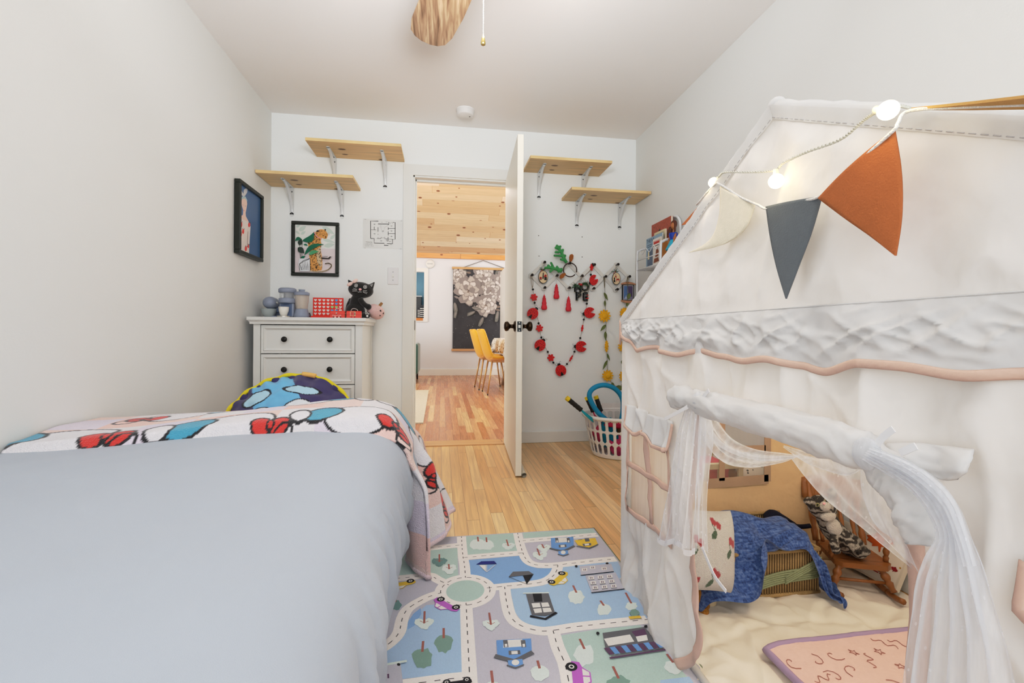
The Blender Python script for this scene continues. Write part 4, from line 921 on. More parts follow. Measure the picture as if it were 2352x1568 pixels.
# letter ornament
t = thing('letter_ornament', 'cut-out letters HOPE in black plaid with a pine sprig on top, hanging on the rack', 'ornament', wz(655, 640, .03))
for ch, x, y in (('H', 618, 505), ('O', 688, 492), ('P', 622, 590), ('E', 692, 592)):
    p = wz(x, y, .03); s = .088
    b = MB(); vs, fs = TX(ch)
    for dx in (-.005, 0, .005):
        for dz_ in (-.005, 0, .005):
            b.add(vs, fs, 0, frame(p+V((dx, 0, dz_)), (1, 0, 0), (0, 0, 1), s))
    o = b.obj('letter', M('cream wood edge', (228, 214, 184), .6), t, solid=.005, solid_off=-1)
    plm, n_, l_, b_ = nt('black plaid') if 'black plaid' not in MB_ else (MB_['black plaid'], 0, 0, 0)
    if n_:
        MB_['black plaid'] = plm; tc = n_.new('ShaderNodeTexCoord'); ch_ = n_.new('ShaderNodeTexChecker'); ch_.inputs['Scale'].default_value = 90
        ch_.inputs['Color1'].default_value = (*lin((26, 26, 26)), 1); ch_.inputs['Color2'].default_value = (*lin((70, 74, 70)), 1); l_.new(tc.outputs['Object'], ch_.inputs['Vector']); l_.new(ch_.outputs[0], b_.inputs['Base Color'])
    MB().add(vs, fs, 0, frame(p+V((0, -.006, 0)), (1, 0, 0), (0, 0, 1), s)).obj('face', plm, o)
sprig(t, (600, 480), 26, .05, .045, 5, 2.2); sprig(t, (690, 465), 26, .045, .045, 6, 2.2)
MB().ball(wz(648, 462, .055), (.012, .006, .009), 0, 12).ball(wz(628, 455, .052), .007, 0, 10).obj('bow', pr_, t)
MB().tube([wz(632, 470, .034), wz(645, 380, .055)], .0011, 4).tube([wz(648, 470, .034), wz(652, 380, .055)], .0011, 4).obj('string', twine, t)
# small ornate picture
x0, x1 = wz(1058, 0).x, wz(1192, 0).x; z0, z1 = wz(1120, 638).z, wz(1120, 450).z
t = thing('ornate_picture', 'small framed night scene with copper scrollwork, hanging from the rightmost peg', 'picture', ((x0+x1)/2, YB, z0))
b = MB().box((x0+.004, YB-.032, z0+.004), (x1-.004, YB-.022, z1-.012), 0)
b.obj('frame', M('black lacquer', (34, 32, 36), .4), t, bevel=.002)
cm = M('copper scroll', (196, 140, 104), .5, vary=.25, vscale=50)
b = MB()
for z, s in ((z1-.008, 1), (z0+.004, -1)):
    for i in range(13):
        u = i/12; b.ball((lerp(x0, x1, u), YB-.034, z+s*.008*sin(pi*u)), (.008, .005, .007+.004*sin(pi*u)), 0, 8)
b.obj('scrollwork', cm, t)
b = MB(); yq = YB-.0325; w_ = x1-x0; h_ = z1-z0
g = lambda u, v: (x0+w_*u, yq, z0+h_*v)
b.flat([g(.12, .08), g(.88, .08), g(.88, .88), g(.12, .88)], 0); yq -= .0002
b.flat([g(.16, .11), g(.5, .11), g(.5, .84), g(.16, .84)], 1); b.flat([g(.5, .11), g(.84, .11), g(.84, .84), g(.5, .84)], 2); yq -= .0002
b.flat([g(.18, .14), g(.46, .16), g(.38, .2), g(.34, .34), g(.28, .2)], 3); b.flat([g(.5, .3), g(.6, .26), g(.66, .5), g(.7, .32), g(.8, .2), g(.82, .13), g(.5, .13)], 4); b.flat([g(.44, .45), g(.47, .8), g(.5, .45)], 3)
b.obj('scene', [M('silver line', (186, 184, 186), .4), M('night blue', (84, 118, 172), .6, vary=.2, vscale=30), M('night purple', (84, 70, 104), .6, vary=.2, vscale=30), M('pale peak', (206, 208, 220), .6), M('dusk violet', (130, 124, 156), .6)], t)
MB().tube(spline([wz(1110, 455, .034), wz(1122, 400, .06), wz(1128, 382, .06), wz(1136, 400, .06), wz(1140, 455, .034)], 4), .0015, 5).tube([wz(1126, 395, .05), wz(1126, 550, .045)], .002, 5).obj('cord', M('olive cord', (0, 0, 0)), t)

# ------------------------------------------------------------------ laundry basket
bx, by = PY(1428, 960, 3.02).x, 3.02
R0, R1, ry, HB = .20, .262, .86, .275
lb = thing('laundry_basket', 'white plastic laundry basket with slotted sides, on the floor between wall and tent', 'laundry basket', (bx, by, 0))
wp_ = M('white plastic', (236, 232, 226), .35, vary=.01)
NC = 30
def bs(u, v):
    a = 2*pi*u; r = lerp(R0, R1, v**.8); return V((bx+r*cos(a), by+r*ry*sin(a), .004+HB*v))
def keep(u, v):
    c = (u*NC) % 1-.5
    for a, b_ in ((.1, .345), (.39, .64), (.685, .93)):
        if a < v < b_:
            h = (b_-a)/2; dy = abs(v-(a+b_)/2); wd_ = .3
            rr = wd_; e = max(0, dy-(h-rr*.16)); 
            return not (abs(c) < wd_*sqrt(max(0, 1-(e/(rr*.16))**2)))
    return True
MB().grid(bs, NC*10, 60, 0, keep).add([(bx+R0*cos(a), by+R0*ry*sin(a), .005) for a in [2*pi*i/40 for i in range(40)]], [tuple(range(40))]).obj('tub', wp_, lb, smooth=True, solid=.0035)
MB().tube([(bx+(R1+.008)*cos(a), by+(R1+.008)*ry*sin(a), HB+.0) for a in [2*pi*i/60 for i in range(60)]], .011, 8, closed=True, flatz=1.1).obj('rim', wp_, lb, smooth=True)
hb_ = MB(); hb_.grid(lambda u, v: V((bx+(R1+.004)*cos(lerp(.9, 2.1, u)), by+(R1+.004)*ry*sin(lerp(.9, 2.1, u)), HB+.0+.045*v*min(1, 4*min(u, 1-u)))), 20, 4); hb_.obj('handle', wp_, lb, solid=.004)
def bp(px, py, Y): return PY(px, py, Y)
nl = [bp(1398, 968, 2.94), bp(1372, 945, 2.93), bp(1354, 912, 2.93), bp(1361, 893, 2.93), bp(1385, 884, 2.94), bp(1410, 891, 2.95), bp(1427, 910, 2.96), bp(1431, 935, 2.97), bp(1424, 975, 2.98), bp(1400, 1030, 3.0)]
tag(MB().tube([bp(1420, 1010, 2.92)]+spline(nl, 5), .0165, 12).obj('pool_noodle', M('blue foam', (22, 140, 184), .6, vary=.04), smooth=True, origin=(bx, by, .1)), 'blue foam pool noodle looped and sticking up out of the laundry basket', 'pool noodle')
ylw = M('yellow plastic', (240, 208, 40), .4); blk = M('black grip tape', (34, 32, 30), .6, vary=.3, vscale=40)
for a, b_, sh_, lab in (((bp(1301, 913, 2.9), bp(1337, 943, 2.9)), bp(1362, 958, 2.9), (24, 158, 172), 'leftmost, with teal strands'), ((bp(1347, 911, 3.02), bp(1364, 948, 3.0)), bp(1380, 962, 2.98), (220, 40, 90), 'middle, behind the noodle'), ((bp(1368, 909, 3.03), bp(1381, 946, 3.02)), bp(1390, 965, 3.0), (220, 40, 90), 'seen through the noodle loop')):
    a, e = a; d = (e-a).normalized()
    t = thing('toy_baton', f'black toy grip with yellow end in the laundry basket, {lab}', 'toy', e, 'black toy grips in the basket')
    MB().tube([a, a+d*.022], .0165, 12).obj('end_cap', ylw, t)
    gp = [a+d*(.022+i*.009) for i in range(int(((e-a).length-.022)/.009)+1)]
    MB().tube(gp, [.0155+.0012*(i % 3 == 0) for i in range(len(gp))], 12).obj('grip', blk, t, smooth=True)
    b = MB()
    for s in (-1, 0, 1): b.tube(spline([gp[-1], gp[-1]+d*.03+V((0, s*.008, s*.006-.003)), b_+V((0, s*.01, s*.01-.02))], 4), .0045, 6)
    b.obj('strands', M('strand %d' % sh_[0], sh_, .5), t, smooth=True)
def lump(name, c, r, mat, lab, cat, seed, group=None):
    b = MB(); b.ball((0, 0, 0), 1, 0, 24)
    for i, p in enumerate(b.v):
        k = 1+.28*nz(p.x*2+seed, p.y*2, p.z*2); b.v[i] = V((c[0]+p.x*r[0]*k, c[1]+p.y*r[1]*k, max(.012, c[2]+p.z*r[2]*k)))
    return tag(b.obj(name, mat, smooth=True, origin=(c[0], c[1], .01)), lab, cat, group)
lump('towel', (bx-.0, by-.07, .09), (.13, .07, .08), M('pink cloth', (232, 70, 120), .8, vary=.15), 'pink cloth at the bottom of the laundry basket, seen through the slots', 'cloth', 1)
lump('towel', (bx-.11, by-.04, .16), (.06, .07, .1), M('teal cloth', (14, 130, 160), .8, vary=.1), 'teal blue cloth on the left in the laundry basket, seen through the slots', 'cloth', 5)
lump('mat', (bx+.03, by-.02, .17), (.12, .13, .07), M('brown woven', (112, 84, 56), .9, vary=.4, vscale=60, bump=.6), 'brown woven mat in the middle of the laundry basket', 'mat', 8)
lump('towel', (bx-.02, by-.08, .225), (.13, .07, .03), M('crimson cloth', (190, 30, 66), .8, vary=.1), 'crimson cloth near the rim of the laundry basket', 'cloth', 11)
lump('towel', (bx-.06, by+.08, .12), (.12, .09, .08), M('rose cloth', (214, 60, 100), .8, vary=.1), 'rose cloth at the back of the laundry basket', 'cloth', 15)
b = MB(); 
for i, q in enumerate(range(5)): b.ball((bx-.02+.0, by-.155, .075), .022, 0, 16) if i == 0 else None
tb_ = b.v; o = b.obj('rubber_ball', boards('striped ball', 'X', 'Z', .0075, 9, [(0, (230, 60, 40)), (.35, (240, 210, 60)), (.7, (40, 160, 120)), (1, (240, 140, 40))], gap=0, grain=0), smooth=True, origin=(bx-.02, by-.155, .053)); tag(o, 'small ball striped yellow, green and red, low in the laundry basket', 'ball')

# ------------------------------------------------------------------ wire rack with books on the right wall
RXf, RXb, RYn, RYf = 1.36, 1.492, 2.70, 3.05
zs_ = PX(1463, 621, RXf).z
wrm = M('white wire', (226, 228, 230), .35, .1)
wr = thing('wire_rack', 'white wire rack with arched ends on the right wall behind the tent', 'rack', (1.43, 2.88, 0))
def zx(px, py, X): return PX(px, py, X).z
zt_f = zx(1475, 567, RXf); zt_n = zx(1535, 541, RXf)
for Y, ztop in ((RYf, zt_f), (RYn, zt_f)):
    pts = [(RXf, Y, zs_-.68), (RXf, Y, zs_-.2), (RXf, Y, ztop-.05), (RXf+.015, Y, ztop-.015), (RXf+.05, Y, ztop), (RXb-.03, Y, ztop)]
    MB().tube(spline(pts, 5), .0065 if Y == RYf else .0085, 10).obj('end_frame', wrm, wr, smooth=True)
zt_b = zx(1549, 497, RXb)
pts = [(RXb, RYn, zs_-.68), (RXb, RYn, zs_), (RXb, RYn, zt_b-.09), (RXb, RYn+.02, zt_b-.03), (RXb, RYn+.08, zt_b), (RXb, RYf-.08, zt_b), (RXb, RYf-.02, zt_b-.03), (RXb, RYf, zt_b-.09), (RXb, RYf, zs_), (RXb, RYf, zs_-.68)]
MB().tube(spline(pts, 5), .0085, 10).obj('back_frame', wrm, wr, smooth=True)
b = MB()
for z in (zs_, zs_+.065): b.tube([(RXf, RYn, z), (RXf, RYf+.01, z)], .0035, 8)
sq = [(RXf, lerp(RYn, RYf-.03, i/30), zs_+.115+.016*cos(i*pi/5)) for i in range(31)]; b.tube(sq, .0028, 6)
for i in range(9): b.tube([(lerp(RXf, RXb, i/8), RYn, zs_), (lerp(RXf, RXb, i/8), RYf, zs_)], .0025, 6)
b.tube([(1.405, RYn, zs_), (1.405, RYf, zs_)], .0032, 6).tube([(RXf, RYf, zs_), (RXb, RYf, zs_)], .004, 6).tube([(RXf, RYn, zs_), (RXb, RYn, zs_)], .004, 6)
b.obj('top_basket', wrm, wr, smooth=True)
b = MB()
for zz in (zs_-.3, zs_-.62):
    for i in range(9): b.tube([(lerp(RXf, RXb, i/8), RYn, zz), (lerp(RXf, RXb, i/8), RYf, zz)], .0025, 6)
    b.tube([(RXf, RYn, zz+.06), (RXf, RYf, zz+.06)], .003, 6)
b.obj('lower_baskets', wrm, wr, smooth=True)
def book(name, corners, X, th, face, lab, decor, cat='book', group='books in the wire rack'):
    P = [PX(*q, X) for q in corners]
    t = thing(name, lab, cat, (X, sum(p.y for p in P)/4, min(p.z for p in P)), group)
    ys = sorted(p.y for p in P); y0, y1 = (ys[0]+ys[1])/2, (ys[2]+ys[3])/2; z1 = sum(sorted(p.z for p in P)[2:])/2; z0 = zs_+.006
    MB().box((X, y0, z0), (X+th, y1, z1)).obj('pages', M('book pages', (226, 216, 196), .8), t)
    b = MB().box((X-.0015, y0-.001, z0), (X, y1+.001, z1+.001)).box((X+th, y0-.001, z0), (X+th+.0015, y1+.001, z1+.001)); ms = [face]
    q = [0]
    def dec(P2, col):
        if col not in ms: ms.append(col)
        q[0] += 1; b.flat([(X-.0016-.0001*q[0], lerp(y1, y0, u), lerp(z0, z1, v)) for u, v in P2], ms.index(col))
    def txt(s, u, v, size, col):
        if col not in ms: ms.append(col)
        q[0] += 1; b.text(s, frame((X-.0018-.0001*q[0], lerp(y1, y0, u), lerp(z0, z1, v)), (0, -1, 0), (0, 0, 1), size), ms.index(col))
    decor(dec, txt)
    b.obj('cover', ms, t)
R_ = lambda u0, v0, u1, v1: [(u0, v0), (u1, v0), (u1, v1), (u0, v1)]
mR = M('mottled red cover', (176, 84, 62), .5, vary=.55, vscale=75); mBk = M('book black', (40, 30, 28), .5); mCr = M('cream cover', (230, 218, 178), .6); mBl = M('pale blue cover', (150, 178, 198), .5, vary=.06); mNv = M('navy ink', (34, 50, 84), .6); mWh = M('white cover', (232, 228, 220), .5); mRd = M('red ink', (206, 56, 46), .6); mBr = M('illustration brown', (150, 84, 60), .6, vary=.3, vscale=60); mGb = M('illustration grey', (106, 122, 146), .6, vary=.35, vscale=50)
book('picture_book', [(1497, 517), (1541, 497), (1541, 600), (1497, 610)], 1.462, .012, mR, 'tall book with a mottled red cover, at the back of the wire rack', lambda d, t: (d([(.3, .55), (.5, .5), (.55, .7), (.45, .85), (.3, .75)], mBk), d([(.34, .35), (.6, .3), (.58, .6), (.4, .62)], mCr)))
book('picture_book', [(1503, 540), (1528, 521), (1528, 600), (1503, 610)], 1.44, .008, mCr, 'cream booklet standing between the red book and the blue one', lambda d, t: (t('STORIES AND SONGS', .5, .93, .012, mBk), t('FOR EVERYONE', .5, .88, .012, mBk)))
book('picture_book', [(1485, 549), (1521, 535), (1521, 600), (1485, 612)], 1.415, .006, mBl, 'pale blue picture book lettered THE at the left end of the wire rack', lambda d, t: (t('THE', .16, .9, .034, mNv), t('NA', .42, .91, .034, mNv), d(R_(.05, .76, .4, .775), mNv), d(R_(.05, .70, .4, .715), mNv), d(R_(.08, .03, .95, .62), mGb), d([(.1, .3), (.22, .3), (.2, .58), (.12, .55)], mCr)))
book('picture_book', [(1500, 551), (1521, 541), (1516, 600), (1500, 607)], 1.395, .004, mWh, 'white comic booklet with red title lines, in front of the pale blue book', lambda d, t: (d(R_(.05, .9, .95, .915), mRd), d(R_(.1, .80, .9, .885), mRd), d(R_(.05, .72, .95, .745), mBk), d([(.3, .3), (.7, .32), (.75, .5), (.55, .68), (.4, .55)], mBr), d([(.1, .1), (.8, .12), (.7, .28), (.2, .26)], mBr)))
for i, (px, cl_) in enumerate(((1518, (214, 196, 160)), (1522, (190, 120, 60)))):
    p = PX(px, 590, 1.40); o = MB().box((1.39, p.y-.006, zs_+.006), (1.47, p.y+.004, zs_+.17-.02*i)).obj('paperback', M('paperback %d' % i, cl_, .7), bevel=.001, origin=(1.43, p.y, zs_+.006)); tag(o, ('cream' if i == 0 else 'orange brown')+' thin book standing edge-on beside the comic booklet in the wire rack', 'book', 'books in the wire rack')
# doll
dX = 1.405; dc_ = PX(1547, 530, dX); fz = zs_+.003
dl = thing('fashion_doll', 'doll with long auburn hair in a blue top and turquoise skirt, in the wire rack', 'doll', (dX, dc_.y, fz))
skin = M('doll skin', (178, 112, 66), .5)
def dz_(py): return PX(1547, py, dX).z
b = MB(); y = dc_.y
b.ball((dX, y, dz_(518)), (.017, .0165, .024), 0, 16); b.tube([(dX, y, dz_(529)), (dX, y, dz_(536))], .007, 10); b.ball((dX, y+.003, dz_(545)), (.018, .027, .032), 0, 16)
for s in (-1, 1): b.tube(spline([(dX, y+s*.027, dz_(538)), (dX-.012, y+s*.036, dz_(548)), (dX-.015, y+s*.03, dz_(561))], 4), .0065, 8); b.tube([(dX, y+s*.01, dz_(572)), (dX, y+s*.012, fz)], [.011, .007], 10)
b.obj('body', skin, dl, remesh=.0035)
MB().lathe([(.021, dz_(558)), (.019, dz_(550)), (.027, dz_(540)), (.026, dz_(535))], 20, 0, Matrix.Translation((dX, y+.002, 0))).obj('bodice', M('royal blue satin', (24, 60, 168), .4), dl, smooth=True)
b = MB(); n = 36
b.grid(lambda u, v: V((dX+(.02+.022*v)*(1+.1*v*cos(u*2*pi*9))*cos(2*pi*u), y+(.02+.034*v)*(1+.1*v*cos(u*2*pi*9))*sin(2*pi*u), lerp(dz_(551), dz_(573), v))), 54, 8); b.obj('skirt', M('turquoise satin', (44, 172, 200), .35), dl, smooth=True)
b = MB(); b.ball((dX+.006, y+.006, dz_(514)), (.02, .022, .026), 0, 16); b.tube(spline([(dX+.01, y+.012, dz_(512)), (dX+.004, y+.035, dz_(522)), (dX-.004, y+.05, dz_(536))], 4), [.012]*4+[.018]*4+[.012], 10); b.tube([(dX+.004, y-.017, dz_(514)), (dX-.002, y-.018, dz_(534))], [.009, .006], 8)
b.obj('hair', M('auburn hair', (92, 46, 30), .5, vary=.3, vscale=30, stretch=(4, 4, 1)), dl, remesh=.004)
# ------------------------------------------------------------------ bed, cover, blanket
BR, BE, BZ = -.205, 1.80, .49       # right side, far end, mattress top
bd = thing('bed', 'low wooden bed against the left wall, almost hidden by its cover', 'bed', (-.7, .6, 0))
honey = boards('honey wood', 'Z', 'X', .2, 2, [(0, (176, 104, 52)), (1, (196, 124, 66))], gap=0, grain=.2)
MB().box((XL+.02, -.3, .26), (BR-.03, BE-.1, .465)).obj('mattress', M('mattress ticking', (220, 222, 224), .8), bd, bevel=.05, seg=4)
MB().box((XL+.02, -.3, .16), (BR-.02, BE-.08, .26)).obj('bed_frame', honey, bd, bevel=.006)
for x in (XL+.06, BR-.03):
    for y in (-.25, BE-.1): MB().box((x-.03, y-.03, .009 if x > -.5 else 0), (x+.03, y+.03, .27)).obj('leg', honey, bd, bevel=.006)
def bump_cloth(name, rgb, bscale=900, bump=.25, wr=.35, wscale=5, **k):
    m = M(name, rgb, k.pop('rough', .85), bump=bump, bscale=bscale, **k); return m
_sec = [V((x, 0, z)) for x, z in ((-.36, .497), (-.29, .494), (-.22, .484), (-.165, .460), (-.128, .418), (-.110, .365), (-.108, .31), (-.122, .24), (-.143, .15), (-.158, .08), (-.172, .02))]
_sec = spline(_sec, 8); _len = [0]
for p_, q_ in zip(_sec, _sec[1:]): _len.append(_len[-1]+(q_-p_).length)
FL = -.36-XL-.01
def bedsec(s, Y, out=0.0, low=.012):
    """cross-section of the covered bed: s metres from the left wall across the top, then down the right side"""
    if s < FL: return V((XL+.01+s, Y, .497+out))
    d = min(s-FL, _len[-1]-1e-6); i = 0
    while _len[i+1] < d: i += 1
    t = (d-_len[i])/(_len[i+1]-_len[i]); p = _sec[i].lerp(_sec[i+1], t); g = (_sec[min(i+2, len(_sec)-1)]-_sec[max(i-1, 0)]).normalized()
    return V((p.x-g.z*out, Y, max(low, p.z+g.x*out)))
SF = FL+.26
def cov(u, v):
    s = u*(FL+_len[-1]); Y = lerp(-.35, BE-.06, v)
    p = bedsec(s, Y, .004)
    d = s-SF
    if d > -.2:
        k = sm(-.08, .2, d)
        rg = lambda a, c: max(0, 1-abs(nz(Y*a+d*2.2, d*.7, c))*2.6)**2
        f = .6*nz(Y*7+d*1.5, d*.9, 3)+.3*sin(Y*26+d*7+3*nz(Y*3, 0, 2))+1.0*rg(13, 3)+.8*rg(23, 8)+.6*rg(37, 13)-.8
        p.x += k*.020*f-.003*k
        p.x -= .03*sm(1.25, 1.74, Y)*sm(.12, .36, d)
    p.z += (nz(p.x*2.2, Y*2.2, 1)*.008+nz(p.x*5+Y*3, Y*5, 4)*.003+.004*nz(p.x*9-Y*6, Y*2.5, 7))*(1-sm(-.05, .1, d))
    return p
cvm = M('pale blue grey sheet', (174, 182, 193), .9, vary=.02, vscale=4, bump=.12, bscale=700, sheen=.15)
tag(MB().grid(cov, 96, 150).obj('bed_cover', cvm, smooth=True, solid=.004, origin=(-.7, .6, .45)), 'pale blue grey cover spread smooth over the bed and hanging down its side', 'bed cover')
# plush blanket lying across the far end and hanging over the corner
BY1 = 1.93
LH = .47
SL = SF+LH
def blk_pt(s, t):
    by0 = lerp(1.425, 1.585, sm(0, .6, s))+.012*nz(s*3, 0, 8)
    Y = lerp(by0, BY1, t); out = .016+.008*nz(s*4, t*4, 2)
    p = bedsec(min(s, SF), Y, out, .012); d = max(0, s-SF)
    w_ = sm(.05, .9, s/SF)
    top = 1-sm(SF-.10, SF, s)
    hump = w_*.052*sin(pi*min(1, .06+t*.94))**.8+.010*nz(s*3, t*3, 5)+.012*sin(pi*t)
    p.z += hump*(top+.6*(1-top)*t)-.03*(1-sm(0, .08, t))*top
    e = sm(.75, 1, t); p.z -= e*.20*top
    if d > 0:
        h = d/LH; fold = (.040*sin(t*11+1.2)+.012*sin(t*23+h*2))*sm(0, .35, h)*(1-.3*t)
        z0 = p.z; hem = lerp(.016, .088, sm(.3, 1, t))+.012*sin(t*13)*(1-sm(.5, .8, t))
        p.z = lerp(z0, hem, h)
        p.x = lerp(p.x, lerp(-.088, .065, sm(.25, 1, t)), h**.8)+fold
        p.y += .02*cos(t*11+1.2)*sm(0, .4, h)-.05*h*(1-t)*sm(.3, 0, t)
    return p
BU, BV = 400, 140
bm_ = MB().grid(lambda u, v: blk_pt(u*SL, v), BU, BV)
# printed pattern (soft checks, ribbons and rounded patches) computed over the cloth
def pat(s, t):
    x, y = s*3.0, t*.42*3.0    # cloth metres * scale
    cw = [(244, 214, 206), (240, 234, 236), (232, 220, 234), (246, 206, 198)]
    c = cw[(int(math.floor(x*2.6))+2*int(math.floor(y*2.6))) % 4]
    for cx, cy, r in ((.05, .1, .0),): pass
    def ell(cx, cy, rx, ry, ro=0):
        dx, dy = x-cx, y-cy; X = (dx*cos(ro)+dy*sin(ro))/rx; Y = (-dx*sin(ro)+dy*cos(ro))/ry; return sqrt(X*X+Y*Y)
    blue, redc, blk_, wh = (78, 168, 198), (226, 58, 50), (30, 28, 32), (240, 236, 240)
    for (mx, my, ro, fl) in MOT:
        if abs(x-mx) > .75 or abs(y-my) > .5: continue
        # white rounded patch with a dark outline
        e = ell(mx, my, .36, .21, ro)
        if e < 1: c = wh
        if .955 < e < 1.03: c = blk_
        # blue rounded patch
        e = ell(mx-.36*fl, my+.02, .2, .13, ro+.3)
        if e < 1: c = blue
        if .9 < e < 1.06: c = blk_
        e = ell(mx-.58*fl, my+.0, .1, .12, ro)
        if e < 1: c = wh
        if .86 < e < 1.1: c = blk_
        # ribbon: two loops and a knot
        for q in (-1, 1):
            e = ell(mx+.34*fl+q*.085, my-.06, .095, .075, q*.4)
            if e < 1: c = redc
            if .84 < e < 1.1: c = blk_
        e = ell(mx+.34*fl, my-.06, .035, .04)
        if e < 1: c = redc
        if .6 < e < 1.15: c = blk_
        e = ell(mx+.46*fl, my-.13, .1, .07, .6)
        if .85 < e < 1.1: c = blk_
    return lin(c)
MOT = [(.3, .16, .1, 1), (1.55, .14, .05, 1), (2.72, .2, .12, 1), (.95, .72, .1, -1), (2.1, .8, .1, -1), (3.5, .78, .6, 1), (4.05, 1.05, 1.0, 1)]
bcol = [pat(u/BU*SL, v/BV) for v in range(BV+1) for u in range(BU+1)]
plushm = M('printed plush', (255, 255, 255), .95, vary=.05, vscale=60, bump=.7, bscale=260, sheen=.4, attr='Col')
bo = bm_.obj('throw_blanket', plushm, smooth=True, solid=.014, origin=(-.5, 1.75, .5), col=bcol)
tag(bo, 'pale pink plush blanket with red ribbons and blue patches, across the end of the bed', 'blanket')
# rolled hem along the bottom of the hanging end
hem = [blk_pt(SL, i/60)+V((.0, 0, -.002)) for i in range(61)]
MB().tube(hem, .011, 8).obj('hem', M('pink plush hem', (236, 212, 216), .95, bump=.7, bscale=260, sheen=.4), bo, smooth=True)

# ------------------------------------------------------------------ round cushion behind the bed
cc = V((-.735, 2.33, .36)); rdx = .30; ty = radians(33)
cM = Matrix.Translation(cc) @ Matrix.Rotation(radians(90)-ty, 4, 'X')
NR, NA = 84, 288
def cush(fr):
    vs = []; 
    for j in range(NR+1):
        r = rdx*j/NR
        for i in range(NA):
            a = 2*pi*i/NA; puck = .012*sin(a*19+2*sin(3*a))*sm(.7, 1, j/NR)+.012*nz(3*cos(a)*j/NR*2, 3*sin(a)*j/NR*2, 4)
            h = .085*(1-(j/NR)**2.4)+puck*(1 if j < NR else .3)
            vs.append(V((r*cos(a)*1.02, r*sin(a), fr*h)))
    return vs
def cc_(x, y):
    X, Y = x/rdx, y/rdx
    def ell(cx, cy, rx, ry, ro=0):
        dx, dy = X-cx, Y-cy; return sqrt(((dx*cos(ro)+dy*sin(ro))/rx)**2+((-dx*sin(ro)+dy*cos(ro))/ry)**2)
    navy, sky, pale, wh, blk_ = (66, 58, 104), (116, 184, 226), (178, 214, 234), (228, 232, 238), (24, 24, 34)
    c = navy
    if X+.55*(Y-.75) < .02 and X > -.62-.35*(Y-.6) and Y > -.1: c = sky
    if Y < -.1: c = sky
    for cx, cy, rx, ry, ro, col, o_ in ((.16, .63, .26, .075, -.12, pale, .22), (-.52, .5, .2, .12, .55, pale, .2), (.19, .16, .25, .27, 0, wh, .08), (-.46, .06, .30, .2, .5, wh, .08), (.7, -.35, .16, .4, .3, sky, 0), (.1, -.62, .5, .12, .1, pale, 0), (-.5, -.45, .2, .2, 0, pale, 0)):
        e = ell(cx, cy, rx, ry, ro)
        if e < 1: c = col
        if 1 <= e < 1+o_*1.0: c = blk_
    return c
b = MB(); vs = cush(1); fs = [(j*NA+i, j*NA+(i+1) % NA, (j+1)*NA+(i+1) % NA, (j+1)*NA+i) for j in range(NR) for i in range(NA)]
b.add(vs, fs, 0, cM); cols = [lin(cc_(v.x, v.y)) for v in vs]
o2 = len(b.v); vs2 = cush(-1); b.add(vs2, [f[::-1] for f in fs], 0, cM); cols += [lin((66, 58, 104))]*len(vs2)
cu = thing('round_cushion', 'big round cushion in navy and sky blue with yellow piping, between bed and chest', 'cushion', (cc.x, cc.y, 0))
b.obj('cover', M('printed velvet', (255, 255, 255), .75, vary=.1, vscale=20, attr='Col', sheen=.3), cu, smooth=True, col=cols)
MB().tube([cM @ V((rdx*1.025*cos(a), rdx*1.005*sin(a), .008*sin(a*19))) for a in [2*pi*i/120 for i in range(120)]], .010, 8, closed=True).obj('piping', M('yellow piping', (226, 206, 40), .8), cu, smooth=True)
MB().tube([cM @ V((rdx*1.025*cos(a), rdx*1.005*sin(a), .008)) for a in [lerp(1.28, 1.5, i/10) for i in range(11)]], .0125, 8).obj('tab', M('apricot tab', (238, 186, 108), .8), cu, smooth=True)
MB().lathe([(.20, 0), (.24, .03), (.24, .24), (.2, .27)], 32, 0, Matrix.Translation((cc.x, cc.y+.05, .0))).obj('seat_base', M('navy velvet', (60, 54, 96), .8, sheen=.3), cu, smooth=True)

# ------------------------------------------------------------------ play rug
rgn = thing('play_rug', 'pastel play rug printed with roads, houses, trees and cars between bed and tent', 'rug', (.2, 1.1, 0))
RXa, RXb_, RYa, RYb = -.36, .645, .36, 1.865
b = MB().box((RXa, RYa, .001), (RXb_, RYb, .008), 0); lz = [.0082]
def rp(x, y): p = PZ(840+x/3.0154, 1190+y/3.016, .0085); return (min(max(p.x, RXa+.004), RXb_-.008), min(max(p.y, RYa), RYb-.006))
def rpoly(P, mi): lz[0] += .000012; q = [rp(*p) for p in P]; b.flat([(x, y, lz[0]) for x, y in q], mi)
def rw_(P, mi): lz[0] += .000012; b.flat([(min(max(x, RXa+.004), RXb_-.008), min(max(y, RYa), RYb-.006), lz[0]) for x, y in P], mi)
LAV, GRN, BLU, SKY, ROAD, DSH, TRK, LEAF, PALE, WHT, DGR, BLK, MAG, YEL, NAV, HBL, PUR, TEA = range(18)
rc = [(204, 202, 212), (192, 214, 206), (146, 184, 226), (180, 206, 232), (250, 243, 237), (72, 70, 72), (172, 108, 98), (136, 168, 156), (228, 238, 233), (238, 234, 228), (112, 112, 116), (40, 40, 44), (196, 110, 202), (236, 200, 76), (44, 50, 130), (120, 166, 220), (106, 76, 104), (120, 156, 152)]
rpoly([(1085, 95), (1590, 50), (1612, 102), (1095, 138)], GRN); rpoly([(690, 118), (1035, 98), (1062, 228), (700, 252)], GRN)
rpoly([(150, 225), (635, 205), (642, 410), (565, 428), (440, 378), (330, 390), (100, 410)], GRN)
rpoly([(1350, 810), (1600, 768), (1900, 738), (2080, 930), (2230, 1100), (2300, 1180), (1480, 1180)], GRN)
rpoly([(705, 290), (1075, 258), (1120, 325), (1190, 345), (1300, 345), (1290, 390), (1200, 440), (880, 455), (830, 415), (715, 390)], BLU)
